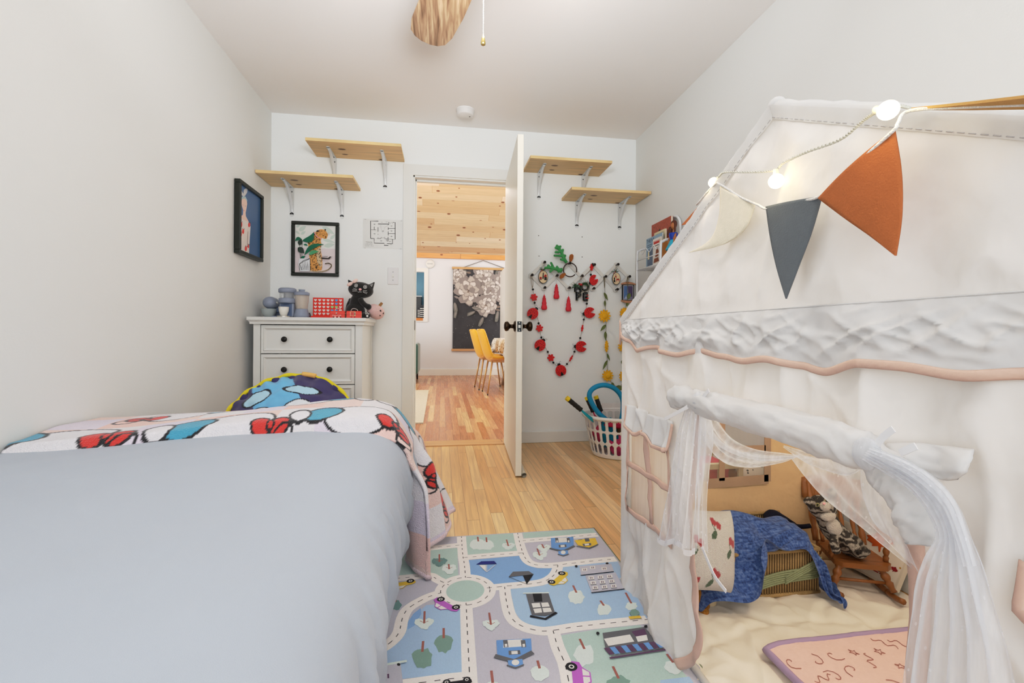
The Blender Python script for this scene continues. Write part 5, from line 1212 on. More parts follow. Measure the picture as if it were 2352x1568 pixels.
rpoly([(1000, 490), (1230, 465), (1310, 420), (1340, 330), (1745, 290), (1960, 690), (1180, 755), (1090, 725), (1035, 650)], SKY)
rpoly([(270, 790), (300, 700), (420, 600), (560, 590), (655, 625), (665, 1065), (220, 1115), (-60, 1090), (-60, 1000), (100, 925), (200, 870)], SKY)
rpoly([(290, 720), (330, 660), (380, 620), (385, 660), (340, 740), (290, 770)], BLU); rpoly([(2040, 1120), (2240, 1095), (2300, 1180), (2040, 1180)], SKY)
rpoly([(-60, 800), (-60, 1040), (60, 1010), (130, 940)], BLU)
def road(P, w=.037, dash=True, closed=False):
    q = [V((*rp(*p), 0)) for p in P]
    q = spline(q, 5) if len(q) > 2 else [q[0].lerp(q[1], i/6) for i in range(7)]
    lz[0] += .000012; b.strip([(p.x, p.y, lz[0]) for p in q], w, (0, 0, 1), ROAD); dashes.append(q)
dashes = []
for P in ([(662, 118), (672, 250), (685, 330), (690, 410)], [(695, 585), (705, 800), (715, 1000), (722, 1160)], [(1048, 92), (1075, 200), (1112, 285), (1165, 318), (1240, 326), (1330, 322), (1480, 305), (1620, 290), (1770, 278)], [(1088, 155), (1300, 138), (1605, 112)], [(380, 212), (560, 194), (660, 184)], [(680, 272), (870, 255), (1092, 238)],
    [(840, 482), (960, 470), (1200, 445), (1290, 405), (1325, 355), (1330, 322)], [(962, 474), (972, 560), (1005, 680), (1080, 745), (1200, 778), (1300, 775), (1500, 745), (1950, 700)], [(1298, 778), (1330, 890), (1380, 1010), (1412, 1160)], [(60, 445), (140, 425), (330, 405), (440, 395), (500, 425), (575, 462)], [(525, 515), (420, 550), (300, 620), (255, 690), (230, 790), (170, 860), (80, 915), (-40, 960)], [(708, 1100), (580, 1112), (380, 1138), (200, 1165)]): road(P)
ctr = V((*rp(690, 500), 0)); lz[0] += .00002
def circ(c, r, mi): lz[0] += .000012; b.flat([(c.x+r*cos(a), c.y+r*sin(a), lz[0]) for a in [2*pi*i/40 for i in range(40)]], mi)
circ(ctr, .098, ROAD); circ(ctr, .061, GRN)
dashes.append([ctr+V((.079*cos(a), .079*sin(a), 0)) for a in [2*pi*i/40 for i in range(41)]])
for q in dashes:
    acc = 0; lz[0] += .000012
    for a, c in zip(q, q[1:]):
        L = (c-a).length; n = max(1, int(L/.004))
        for k in range(n):
            p0, p1 = a.lerp(c, k/n), a.lerp(c, (k+1)/n); acc += (p1-p0).length
            if acc % .034 < .016: b.strip([(p0.x, p0.y, lz[0]), (p1.x, p1.y, lz[0])], .0024, (0, 0, 1), DSH)
def rl(P, w, mi): lz[0] += .000012; b.strip([(*rp(*p), lz[0]) for p in P], w, (0, 0, 1), mi)
def blobr(x, y, rx, ry, mi, seed): rpoly(blobpoly((x, y), rx, ry, 18, .16, seed), mi)
def tree(x0, y0, x1, y1, rx, ry, mi, kind=0):
    seed = int(x0*7+y0)
    if kind == 1:
        for dx, dy, s in ((-.55, -.1, .6), (.55, -.15, .6), (0, .35, .7)): blobr(x1+dx*rx, y1+dy*ry, rx*s, ry*s, mi, seed+int(dx*10))
        rl([(x0, y0), (x1, y1+ry*.1)], .0058, TRK); rl([(x1-rx*.5, y1-ry*.3), (x1, y1), (x1+rx*.5, y1-ry*.3)], .002, TRK)
    else: blobr(x1, y1+ry*.6, rx, ry, mi, seed); rl([(x0, y0), (x1, y1)], .0065, TRK)
for a in ((775, 128, 780, 160, 60, 35, PALE), (835, 132, 838, 165, 50, 32, PALE), (540, 760, 540, 830, 62, 62, LEAF), (398, 850, 392, 925, 70, 72, LEAF), (1436, 465, 1460, 515, 55, 50, PALE), (1482, 835, 1515, 905, 72, 72, PALE), (205, 530, 205, 580, 45, 34, TEA), (1712, 1025, 1752, 1110, 80, 60, LEAF), (870, 1055, 880, 1140, 40, 40, PALE), (1190, 985, 1205, 1040, 62, 58, PALE), (1625, 570, 1650, 605, 50, 42, PALE), (1800, 515, 1840, 590, 40, 30, PALE), (2085, 940, 2130, 1000, 60, 50, PALE)): tree(*a)
for a in ((975, 148, 988, 190, 40, 26, PALE), (1188, 210, 1205, 255, 44, 34, PALE), (1220, 180, 1235, 205, 40, 30, PALE), (510, 250, 510, 300, 46, 34, TEA), (575, 318, 578, 350, 44, 38, PALE), (408, 645, 405, 725, 58, 42, PALE), (855, 655, 868, 735, 52, 40, PALE)): tree(*a, 1)
def car(P0, P1, col, flip=1):
    """car lying along P0->P1, roof towards the viewer side"""
    a, c = V((*rp(*P0), 0)), V((*rp(*P1), 0)); u = (c-a); L = u.length; u.normalize(); n = V((u.y, -u.x, 0))*flip
    def q(s, t): p = a+u*s*L+n*t*L; return (p.x, p.y)
    rw_([q(-.25, 0), q(1.22, 0), q(1.25, .2), q(1.05, .32), q(.8, .34), q(.6, .58), q(.2, .58), q(.0, .34), q(-.22, .26)], col)
    rw_([q(.05, .33), q(.35, .33), q(.35, .54), q(.2, .54)], WHT); rw_([q(.4, .33), q(.76, .33), q(.58, .54), q(.4, .54)], WHT)
    for s in (0, 1):
        for r, m_ in ((.19, BLK), (.09, WHT), (.05, BLK)):
            cx, cy = q(s, .0); rw_([(cx+r*L*cos(k*pi/8), cy+r*L*sin(k*pi/8)) for k in range(16)], m_)
car((165, 455), (310, 435), YEL); car((1287, 442), (1358, 382), YEL); car((520, 562), (625, 618), MAG); car((1425, 1030), (1440, 1200), MAG, -1); car((560, 1138), (700, 1120), BLK)
# boats on the pond
rpoly([(765, 322), (800, 300), (890, 298), (908, 318)], NAV); rpoly([(785, 326), (832, 325), (832, 372)], WHT); rl([(838, 324), (838, 374)], .002, WHT); rl([(838, 374), (900, 322)], .002, WHT)
rpoly([(990, 408), (1020, 372), (1130, 368), (1162, 390)], DGR); rpoly([(1088, 398), (1158, 392), (1115, 458)], BLK); rl([(992, 408), (1115, 458), (1162, 388)], .002, BLK)
# houses
rpoly([(1110, 528), (1265, 520), (1310, 655), (1245, 680), (1150, 672)], DGR); rpoly([(1155, 524), (1218, 522), (1224, 580), (1168, 582)], BLK)
for P in ([(1148, 592), (1205, 588), (1212, 618), (1158, 622)], [(1215, 588), (1262, 585), (1275, 614), (1222, 618)], [(1160, 630), (1215, 625), (1222, 655), (1172, 660)], [(1224, 625), (1278, 622), (1290, 650), (1232, 655)]): rpoly(P, WHT)
rl([(1138, 680), (1245, 700), (1322, 655)], .009, BLK); rl([(1090, 522), (1270, 518)], .006, PALE)
def bhouse(x, y, s, c, c2):
    f = lambda u, v: (x+u*s, y+v*s*.72)
    rpoly([f(-1, -1), f(1, -1.15), f(1.05, .1), f(0, .5), f(-.95, .25)], c); rpoly([f(-.6, -1), f(.5, -1.08), f(.5, -.5), f(-.6, -.4)], WHT)
    for u in (-.62, .4): rpoly([f(u, -1), f(u+.26, -1.02), f(u+.32, -.45), f(u+.06, -.42)], DGR); rpoly([f(u+.1, -.7), f(u+.24, -.72), f(u+.26, -.48), f(u+.12, -.46)], WHT)
    rpoly([f(-.3, -.15), f(.36, -.2), f(.4, .12), f(-.28, .18)], DGR); rpoly([f(-.14, -.12), f(.22, -.15), f(.24, .1), f(-.12, .13)], WHT)
    rl([f(-1.1, .25), f(.05, .68), f(1.1, -.05)], .0055*s/60+.003, DGR)
    rpoly([f(-.35, .62), f(.5, .5), f(.55, .95), f(.1, 1.15), f(-.3, 1.0)], c); rpoly(blobpoly(f(.1, .78), .22*s, .17*s, 12), WHT); rl([f(-.4, 1.0), f(.1, 1.22), f(.6, .95)], .004, DGR)
bhouse(1360, 195, 78, HBL, WHT); bhouse(1025, 935, 120, HBL, WHT)
rpoly([(1445, 155), (1590, 138), (1608, 182), (1545, 205), (1470, 190)], YEL); rpoly([(1515, 142), (1545, 140), (1552, 162), (1522, 165)], DGR); rpoly([(1500, 180), (1560, 174), (1562, 190), (1508, 196)], DGR); rpoly([(1515, 180), (1545, 177), (1548, 188), (1520, 192)], WHT); rl([(1460, 196), (1548, 212), (1610, 182)], .006, DGR); rl([(1470, 152), (1500, 149)], .003, BLK)
rpoly([(1480, 335), (1700, 318), (1720, 372), (1490, 396)], LAV)
for x, y in ((1515, 360), (1570, 345), (1650, 352)): rpoly([(x-18, y-10), (x+18, y-12), (x+20, y+8), (x-16, y+10)], WHT); rl([(x-5, y-6), (x-3, y+6)], .0025, PUR); rl([(x+6, y-7), (x+8, y+5)], .0025, PUR)
rl([(1488, 398), (1718, 372)], .0035, BLK); rpoly([(1520, 400), (1730, 378), (1790, 490), (1565, 518)], LAV)
for r in range(3):
    for c in range(3):
        x, y = 1560+c*64+r*14, 418+r*34-c*5; rpoly([(x-18, y-12), (x+18, y-14), (x+22, y+8), (x-14, y+10)], WHT); rl([(x-5, y-8), (x-3, y+5)], .0025, PUR); rl([(x+6, y-8), (x+8, y+4)], .0025, PUR); rl([(x-16, y+14), (x+24, y+10)], .004, DGR)
rl([(1562, 520), (1800, 492)], .0035, BLK)
for x, y in ((1458, 335), (1672, 316)): blobr(x, y, 10, 7, BLK, x)
# shop with a striped awning
rpoly([(1640, 800), (1930, 758), (2030, 870), (1660, 905)], DGR); rpoly([(1650, 840), (1830, 810), (1860, 860), (1680, 890)], WHT); rpoly([(1840, 790), (1930, 770), (1950, 815), (1870, 825)], PUR); rpoly([(1870, 825), (1945, 812), (1955, 850), (1885, 862)], WHT)
for i in range(10):
    x = 1648+i*39; y = 905-i*5; rpoly([(x, y), (x+38, y-5), (x+75, y+42), (x+40, y+46)], PUR if i % 2 == 0 else HBL)
rl([(1690, 975), (2075, 915)], .006, PUR); rl([(1700, 962), (2070, 902)], .003, DGR)
for x, y in ((1608, 802), (1940, 755)): blobr(x, y, 12, 10, BLK, x)
# grey block, small market, stump
rpoly([(-40, 1060), (240, 1005), (260, 1160), (-40, 1180)], LAV); rl([(-40, 1050), (285, 995)], .008, PALE); blobr(228, 1020, 12, 10, BLK, 3)
for x in (30, 60, 130, 155): rl([(x, 1085), (x+2, 1115)], .004, PUR)
rpoly([(320, 310), (395, 295), (410, 330), (340, 345)], PUR); rpoly([(350, 305), (372, 300), (380, 325), (358, 330)], HBL)
blobr(1862, 660, 36, 24, LEAF, 9); rl([(1825, 695), (1905, 688)], .012, YEL)
rugm = [M('rug pile %d' % i, c, .95, vary=.13, vscale=420, bump=.5, bscale=900) for i, c in enumerate(rc)]
b.obj('printed_pile', rugm, rgn)
eb = [(RXa, RYa), (RXb_, RYa), (RXb_, RYb), (RXa, RYb)]
MB().tube([(x, y, .005) for x, y in eb], .0045, 6, closed=True).obj('bound_edge', M('sage binding', (150, 158, 128), .9), rgn, smooth=True)

# ------------------------------------------------------------------ ceiling fan, smoke alarm
fc = V((.128, 1.36, 2.1)); fan = thing('ceiling_fan', 'ceiling fan with grey-brown wood blades and a beaded pull chain', 'ceiling fan', (fc.x, fc.y, H))
MB().lathe([(.07, H-.002), (.065, H-.03), (.03, H-.05)], 28, 0, Matrix.Translation((fc.x, fc.y, 0))).lathe([(.012, H-.05), (.012, 2.2)], 12, 0, Matrix.Translation((fc.x, fc.y, 0))).lathe([(.04, 2.21), (.1, 2.19), (.11, 2.15), (.1, 2.11), (.05, 2.09), (.04, 2.06)], 32, 0, Matrix.Translation((fc.x, fc.y, 0))).obj('motor', M('nickel', (186, 180, 170), .3, .8), fan, smooth=True)
MB().lathe([(.05, 2.06), (.09, 2.04), (.1, 2.0), (.07, 1.955), (.0, 1.94)], 28, 0, Matrix.Translation((fc.x, fc.y, 0)), cap=False).obj('light_bowl', M('opal glass', (255, 240, 220), .3, emit=1.2), fan, smooth=True)
wm2, n_, l_, b_ = nt('weathered oak blade')
tc = n_.new('ShaderNodeTexCoord'); mp = n_.new('ShaderNodeMapping'); mp.inputs['Rotation'].default_value = (0, 0, radians(-16)); mp.inputs['Scale'].default_value = (34, 2.4, 6); l_.new(tc.outputs['Object'], mp.inputs['Vector'])
w1 = n_.new('ShaderNodeTexNoise'); w1.inputs['Scale'].default_value = 2.2; w1.inputs['Detail'].default_value = 7; w1.inputs['Distortion'].default_value = .6; l_.new(mp.outputs[0], w1.inputs['Vector'])
l_.new(ramp(n_, l_, w1.outputs['Fac'], [(.3, (112, 84, 62)), (.5, (160, 130, 102)), (.7, (198, 170, 140))]), b_.inputs['Base Color']); b_.inputs['Roughness'].default_value = .5
tip = PZ(978, 96, 2.1); A0 = atan2(tip.y-fc.y, tip.x-fc.x); RB = (V((tip.x, tip.y, 0))-V((fc.x, fc.y, 0))).length
prof = [(.16, .05), (.2, .062), (.3, .078), (.45, .088), (RB-.1, .088), (RB-.04, .076), (RB-.012, .05), (RB, .02)]
for k in range(3):
    rM = Matrix.Translation((fc.x, fc.y, 2.1)) @ Matrix.Rotation(A0+k*2*pi/3, 4, 'Z') @ Matrix.Rotation(radians(9), 4, 'X')
    o = MB().prism([(x, y) for x, y in prof]+[(x, -y) for x, y in prof[::-1]], -.004, .004, 0, rM).obj('blade', wm2, fan, bevel=.002)
    MB().prism([(.08, .015), (.22, .03), (.24, .0), (.22, -.03), (.08, -.015)], -.010, -.004, 0, rM).obj('blade_iron', M('nickel', (0, 0, 0)), o)
cx, cy = PY(1110, 60, 1.36).x, 1.36; zb_ = PY(1110, 104, 1.36).z
b = MB(); z = zb_+.03
while z < 2.0: b.ball((cx, cy, z), .0021, 0, 6); z += .0052
b.tube([(cx, cy, zb_+.03), (cx, cy, 2.0)], .0008, 4).obj('pull_chain', M('chrome bead', (214, 212, 206), .2, .9), fan, smooth=True)
MB().lathe([(.002, .032), (.005, .02), (.0075, .008), (.007, .002), (.004, 0)], 12, 0, Matrix.Translation((cx, cy, zb_))).obj('pull_weight', M('brass pull', (190, 168, 110), .2, .9), fan, smooth=True)
sx = PZ(1069, 258, 2.36); sa = thing('smoke_detector', 'round white smoke detector on the ceiling near the doorway', 'smoke detector', (sx.x, sx.y, H))
MB().lathe([(.064, H), (.064, H-.008), (.058, H-.01), (.058, H-.035), (.05, H-.041), (.0, H-.042)], 36, 0, Matrix.Translation((sx.x, sx.y, 0)), cap=False).obj('case', M('white alarm', (234, 231, 228), .4), sa, smooth=True)
MB().lathe([(.005, H-.043), (.003, H-.0435)], 10, 0, Matrix.Translation((sx.x+.03, sx.y+.0, 0))).obj('test_light', M('vent dark', (60, 50, 46), .6), sa)
# ------------------------------------------------------------------ play tent
TX0, TX1, TY0, TY1, EV, AY, AZ = .61, 1.46, .05, 1.487, .884, .768, 1.262
def fabric(name, rgb, alpha=1.0, tr=.25, bump=.16, rough=.8):
    m, n, l, b = nt(name)
    tc = n.new('ShaderNodeTexCoord'); z = n.new('ShaderNodeTexNoise'); z.inputs['Scale'].default_value = 3; l.new(tc.outputs['Object'], z.inputs['Vector'])
    c = ramp(n, l, z.outputs['Fac'], [(.3, tuple(v*.975 for v in rgb)), (.7, rgb)]); l.new(c, b.inputs['Base Color']); b.inputs['Roughness'].default_value = rough; b.inputs['Specular IOR Level'].default_value = .2
    z2 = n.new('ShaderNodeTexNoise'); z2.inputs['Scale'].default_value = 14; z2.inputs['Detail'].default_value = 3; l.new(tc.outputs['Object'], z2.inputs['Vector'])
    bp = n.new('ShaderNodeBump'); bp.inputs['Strength'].default_value = bump; bp.inputs['Distance'].default_value = .05; l.new(z2.outputs['Fac'], bp.inputs['Height']); l.new(bp.outputs['Normal'], b.inputs['Normal'])
    t = n.new('ShaderNodeBsdfTranslucent'); l.new(c, t.inputs['Color']); mx = n.new('ShaderNodeMixShader'); mx.inputs[0].default_value = tr
    l.new(b.outputs[0], mx.inputs[1]); l.new(t.outputs[0], mx.inputs[2]); l.new(mx.outputs[0], n['Material Output'].inputs['Surface'])
    return m
def sheer(name, rgb, base, dots=0.0, scale=60, streak=.25):
    m, n, l, b = nt(name)
    tc = n.new('ShaderNodeTexCoord'); b.inputs['Base Color'].default_value = (*lin(rgb), 1); b.inputs['Roughness'].default_value = .8; b.inputs['Specular IOR Level'].default_value = .1
    t = n.new('ShaderNodeBsdfTranslucent'); t.inputs['Color'].default_value = (*lin(rgb), 1); m1 = n.new('ShaderNodeMixShader'); m1.inputs[0].default_value = .5; l.new(b.outputs[0], m1.inputs[1]); l.new(t.outputs[0], m1.inputs[2])
    tr = n.new('ShaderNodeBsdfTransparent')
    z = n.new('ShaderNodeTexNoise'); z.inputs['Scale'].default_value = 22; z.inputs['Detail'].default_value = 3
    mp = n.new('ShaderNodeMapping'); mp.inputs['Scale'].default_value = (3, 3, .25); l.new(tc.outputs['Object'], mp.inputs['Vector']); l.new(mp.outputs[0], z.inputs['Vector'])
    f = math_(n, l, 'MULTIPLY_ADD', math_(n, l, 'SUBTRACT', z.outputs['Fac'], .5), streak*2, base)
    lw = n.new('ShaderNodeLayerWeight'); lw.inputs['Blend'].default_value = .35; f = math_(n, l, 'MULTIPLY_ADD', lw.outputs['Facing'], .35, f)
    if dots:
        mp2 = n.new('ShaderNodeMapping'); mp2.inputs['Scale'].default_value = (1, 1, .55); l.new(tc.outputs['Object'], mp2.inputs['Vector'])
        v = n.new('ShaderNodeTexVoronoi'); v.inputs['Scale'].default_value = scale*1.5; v.inputs['Randomness'].default_value = .5; l.new(mp2.outputs[0], v.inputs['Vector'])
        f = math_(n, l, 'MAXIMUM', f, math_(n, l, 'MULTIPLY', math_(n, l, 'LESS_THAN', v.outputs['Distance'], .135), dots))
    cl = n.new('ShaderNodeClamp'); l.new(f, cl.inputs[0])
    mx = n.new('ShaderNodeMixShader'); l.new(cl.outputs[0], mx.inputs[0]); l.new(tr.outputs[0], mx.inputs[1]); l.new(m1.outputs[0], mx.inputs[2]); l.new(mx.outputs[0], n['Material Output'].inputs['Surface'])
    return m
canvas = fabric('tent canvas', (236, 234, 232)); inner = fabric('glow tinted tent canvas', (238, 202, 152), tr=.12)  # inner copy tinted tan: the tent's warm light painted into cream cloth
peach = M('peach binding', (212, 180, 164), .75, vary=.05, vscale=20, bump=.15, bscale=120); tanb = M('tan binding', (182, 150, 120), .75, vary=.08, vscale=20)
net = sheer('window net', (240, 236, 234), .62, .75, 75, .1); lace = sheer('lace curtain', (240, 242, 246), .46, .72, 62, .35); sheerw = sheer('sheer swag', (242, 242, 244), .5, .68, 55, .3)
tent = thing('play_tent', 'white fabric playhouse tent with peach binding and lace curtains, filling the right side', 'tent', ((TX0+TX1)/2, AY, 0))
def wr(Y, z):
    """wrinkles of the front cloth: outward push towards -X"""
    d = .012*nz(Y*5, z*4, 1)+.007*nz(Y*13+z*4, z*7, 2)
    low = sm(.9, .74, z)
    r1 = 1-abs(nz(Y*11+.6*z, z*1.6, 4))*2.4; r2 = 1-abs(nz(Y*6-z*5, z*4+Y*2, 14))*2.6
    d += low*(.012*max(0, r1)**3+.008*max(0, r2)**3)
    d += .008*sin(Y*34+6*nz(Y*2, z*2, 6))*low*sm(.45, .75, z)
    up_ = sm(.88, .93, z); r3 = 1-abs(nz(Y*9+z*2, z*3-Y, 24))*2.3
    d += up_*(.009*max(0, r3)**3+.006*sin(Y*46+5*nz(Y*3, z, 4))*sm(.95, 1.2, z))
    # loose panel left of the door: a diagonal roll towards the lower corner
    q = sm(1.0, 1.2, Y)*sm(.42, .1, z); d += q*(.016*sin((Y-1.0)*7+z*11)+.010*sin(Y*22-z*17+1))
    e = min(Y-TY0, TY1-Y, (AZ-.55*abs(Y-AY)-z)); return d*sm(0, .06, e)
DOOR = [(.495, -.02), (.495, .56), (.52, .66), (.6, .70), (.94, .70), (1.0, .62), (1.012, .3), (1.0, .2), (.985, .13), (.992, .085), (1.03, .035), (1.075, -.02)]
WIN = [(1.398, .272), (1.398, .57), (1.145, .57), (1.145, .272)]
WIN2 = [(2*AY-y-.022, z) for y, z in WIN]
def fp(Y, z, off=0): return V((TX0-off-wr(Y, z), Y, z))
SL_ = (AZ-EV)/(TY1-AY)
def front(u, v):
    Y = lerp(TY1, TY0, u); top = AZ-SL_*abs(Y-AY); z = v*EV if v <= .7 else 0
    z = lerp(0, EV, v/.7) if v < .7 else lerp(EV, top, (v-.7)/.3)
    return fp(Y, max(.003, z))
def fkeep(u, v):
    Y = lerp(TY1, TY0, u); top = AZ-SL_*abs(Y-AY); z = lerp(0, EV, v/.7) if v < .7 else lerp(EV, top, (v-.7)/.3)
    return not (inpoly(Y, z, DOOR) or inpoly(Y, z, WIN) or inpoly(Y, z, WIN2))
MB().grid(front, 220, 200, 0, fkeep).obj('front_panel', canvas, tent, smooth=True)
def band(name, path, w, mat, off=.004, n=5, parent=None, closed=False):
    """flat tape sewn along (Y,z) points of the front"""
    P = [V((0, *p)) for p in path]; P = spline(P, n) if n else P
    b = MB(); vs = []; k = len(P)
    for i, p in enumerate(P):
        t = (P[min(i+1, k-1)]-P[max(i-1, 0)]); s = V((0, -t.z, t.y)).normalized()*(w/2)
        for q, o in ((p-s, 0), (p-s*.5, .0015), (p+s*.5, .0015), (p+s, 0)): vs.append(fp(q.y, max(.003, q.z), off+o))
    b.add(vs, [(4*i+j, 4*i+j+1, 4*i+j+5, 4*i+j+4) for i in range(k-1) for j in range(3)])
    return b.obj(name, mat, parent or tent, smooth=True, solid=.002)
band('door_binding', [(1.0, .68), (1.012, .5), (1.012, .3), (1.0, .2), (.983, .14), (.99, .09), (1.028, .04), (1.07, .004)], .024, peach)
band('door_binding', [(.495, .004), (.495, .3), (.5, .56), (.52, .64)], .026, peach)
def edge_tape(P, w):
    b = MB(); vs = []; k = len(P)
    for i, p in enumerate(P):
        t = P[min(i+1, k-1)]-P[max(i-1, 0)]; q = V((0, -t.z, t.y)); q = q.normalized()*(w/2) if q.length > 1e-7 else V((0, 0, w/2))
        for o, h in ((q, .0015), (q*.6, .0035), (q*-.6, .0035), (q*-1, .0015)): vs.append(p+o-V((h, 0, 0)))
    b.add(vs, [(4*i+j, 4*i+j+1, 4*i+j+5, 4*i+j+4) for i in range(k-1) for j in range(3)])
    return b.obj('valance_binding', peach, tent, smooth=True, solid=.002)
# front windows
for sg, P in ((1, WIN), (-1, WIN2)):
    y0, y1 = P[0][0], P[2][0]; ya, yb = min(y0, y1), max(y0, y1)
    no = MB().grid(lambda u, v: V((TX0+.004, lerp(ya-.01, yb+.01, u), lerp(.262, .58, v))), 12, 12).obj('window_net', net, tent)
    ym = (ya+yb)/2-.012
    for pa in (([(ya, .272), (ya, .57)]), ([(yb, .272), (yb, .57)]), ([(ya-.01, .272), (yb+.01, .272)]), ([(ym, .28), (ym, .57)]), ([(ya, .42), (yb, .42)])):
        pa = [(lerp(pa[0][0], pa[1][0], i/8), lerp(pa[0][1], pa[1][1], i/8)) for i in range(9)]
        band('window_binding', pa, .018, peach, n=0)
    # small scalloped valance over the window
    def wv(u, v, ya=ya, yb=yb):
        Y = lerp(yb+.02, ya-.02, u); bot = .540-.013*sin(u*pi*3.4-.9)-.012*u; z = lerp(.606, bot, v)
        return fp(Y, z, .005+.008*v+.004*v*sin(u*21))
    MB().grid(wv, 60, 10).obj('window_valance', canvas, tent, smooth=True, solid=.002)
    edge_tape([wv(0, .1+.9*i/8) for i in range(8)]+[wv(i/60, 1) for i in range(61)]+[wv(1, 1-.9*i/8) for i in range(1, 9)], .011)
# long scalloped valance below the gable
bot_ = [(1.487, .84), (1.45, .83), (1.404, .815), (1.335, .785), (1.23, .799), (1.15, .789), (1.082, .784), (.981, .798), (.9, .79), (.825, .784), (.751, .792), (.69, .785), (.643, .778), (.559, .797), (.51, .797), (.439, .791), (.379, .798), (.25, .79), (.12, .797), (.05, .84)]
def zb_at(Y):
    for (a, za), (b_, zc) in zip(bot_, bot_[1:]):
        if b_ <= Y <= a: t = (a-Y)/(a-b_); t = t*t*(3-2*t); return lerp(za, zc, t)
    return .8
def val(u, v):
    Y = lerp(TY1+.004, TY0, u); z = lerp(EV, zb_at(Y), v)
    e = sm(0, .05, min(u, 1-u)); r_ = 1-abs(nz(u*20+v*1.5, v*1.5, 5))*2.2; r2 = 1-abs(nz(u*34-v*3, v*2.2, 15))*2.4
    d = .003+e*(v*(.010+.009*sin(u*30+3*nz(u*9, 0, 0)))+sin(pi*min(1, v*1.1))*(.010*nz(u*16, v*2, 8)+.010*max(0, r_)**3+.006*max(0, r2)**3))
    return V((TX0-wr(Y, z)*.4-d, Y, z))
MB().grid(val, 220, 30).obj('gable_valance', canvas, tent, smooth=True, solid=.002)
edge_tape([val(0, i/8) for i in range(8)]+[val(i/180, 1) for i in range(181)], .0115)
MB().tube([val(i/90, 0)+V((-.001, 0, 0)) for i in range(91)], .0016, 6).obj('valance_seam', canvas, tent, smooth=True)
# pole sleeves along the gable, seams
def ge(s, off=0): # s in -1..1
    Y = AY-s*(TY1-AY); return V((TX0-.002-off, Y, AZ-SL_*abs(Y-AY)+.002))
for a, b_ in ((-1, 0), (0, 1)):
    P = [ge(lerp(a, b_, i/30)) for i in range(31)]
    vs = []; b = MB()
    b.tube([p+V((.008, 0, 0)) for p in P], [.0125+.0012*sin(i*2.3)+.001*nz(i*.9, a, 0) for i in range(31)], 12).obj('pole_sleeve', canvas, tent, smooth=True)
    b = MB(); P2 = [ge(lerp(a, b_, i/60))+V((-.001, 0, -.024)) for i in range(61)]
    vs = []
    for i, p in enumerate(P2): k_2 = .0012*sin(i*1.9); vs += [fp(p.y, p.z, .003+k_2), fp(p.y, p.z+.026, .009-k_2)]
    b.add(vs, [(2*i, 2*i+1, 2*i+3, 2*i+2) for i in range(60)]).obj('sleeve_hem', canvas, tent, smooth=True)
    st = MB()
    for i in range(0, 60, 1):
        p, q = P2[i], P2[i].lerp(P2[i+1], .6); st.tube([fp(p.y, p.z+.003, .0045), fp(q.y, q.z+.003, .0045)], .0007, 4)
    o = st.obj('stitching', M('grey thread', (176, 174, 176), .7), tent); o['kind'] = 'stuff'
MB().ball((TX0+.006, AY, AZ+.004), (.014, .018, .015), 0, 16).obj('ridge_cap', canvas, tent, smooth=True)
# roof, side walls, frame poles
for sg in (1, -1):
    def roof(u, v, sg=sg):
        Y = AY+sg*(TY1-AY)*v; return V((lerp(TX0, TX1, u), Y, AZ-SL_*abs(Y-AY)-.012*sin(pi*u)*sin(pi*v)+.002*nz(u*8, v*8, sg)))
    MB().grid(roof, 24, 20).obj('roof_panel', canvas, tent, smooth=True)
IW = [(.80, .318), (1.155, .318), (1.155, .43), (1.13, .52), (1.05, .575), (.90, .575), (.82, .52)]
IW = [(.80, .318), (1.152, .318), (1.152, .50), (1.12, .548), (1.06, .565), (.88, .565), (.82, .548), (.80, .50)]
def farw_(u, v):
    X = lerp(TX0, TX1, u); z = v*EV; return V((X, TY1-.004+.012*nz(X*4, z*4, 3)*sin(pi*u)+.004*sin(X*30+z*9)*sin(pi*u), max(.003, z)))
MB().grid(farw_, 110, 110, 0, lambda u, v: not inpoly(lerp(TX0, TX1, u), v*EV, IW)).obj('side_wall', inner, tent, smooth=True)
def nearw(u, v): X = lerp(TX0, TX1, u); z = v*EV; return V((X, TY0+.01*nz(X*4, z*4, 8), max(.003, z)))
MB().grid(nearw, 40, 40).obj('side_wall', canvas, tent, smooth=True)
MB().add([(x, TY1-.003, z) for x, z in IW], [tuple(range(len(IW)))]).obj('window_net', sheer('clear net', (240, 232, 214), .12, .5, 90, .05), tent)
def iband(path, w, closed=False):
    P = [V((x, TY1-.010, z)) for x, z in path]; b = MB()
    if closed:
        P2 = P+[P[0], P[1]]
    else: P2 = P
    b.strip(P2, w, (0, 1, 0)); b.obj('window_binding', tanb, tent, solid=.002)
iband([(.80-.0, .308), (1.162, .318)], .034); iband([(1.158, .31), (1.158, .50), (1.12, .553), (1.06, .572), (.88, .572), (.82, .553), (.794, .50), (.794, .31)], .026)
iband([(.98, .32), (.98, .565)], .022); iband([(.80, .43), (1.15, .43)], .022)
pole = M('white pole', (232, 230, 226), .4)
for x, y in ((TX0+.02, TY1-.02), (TX1-.01, TY1-.02), (TX0+.02, TY0+.02), (TX1-.01, TY0+.02)):
    MB().tube([(x, y, .0), (x, y, EV)], .009, 10).obj('pole', pole, tent, smooth=True)
MB().tube([(TX1, TY0+.02, EV), (TX1, AY, AZ-.01), (TX1, TY1-.02, EV)], .009, 8).tube([(TX0+.01, AY, AZ-.01), (TX1, AY, AZ-.01)], .009, 8).tube([(TX0+.012, TY0, .011), (TX0+.012, TY1, .011)], .009, 8).obj('frame_rods', pole, tent, smooth=True)
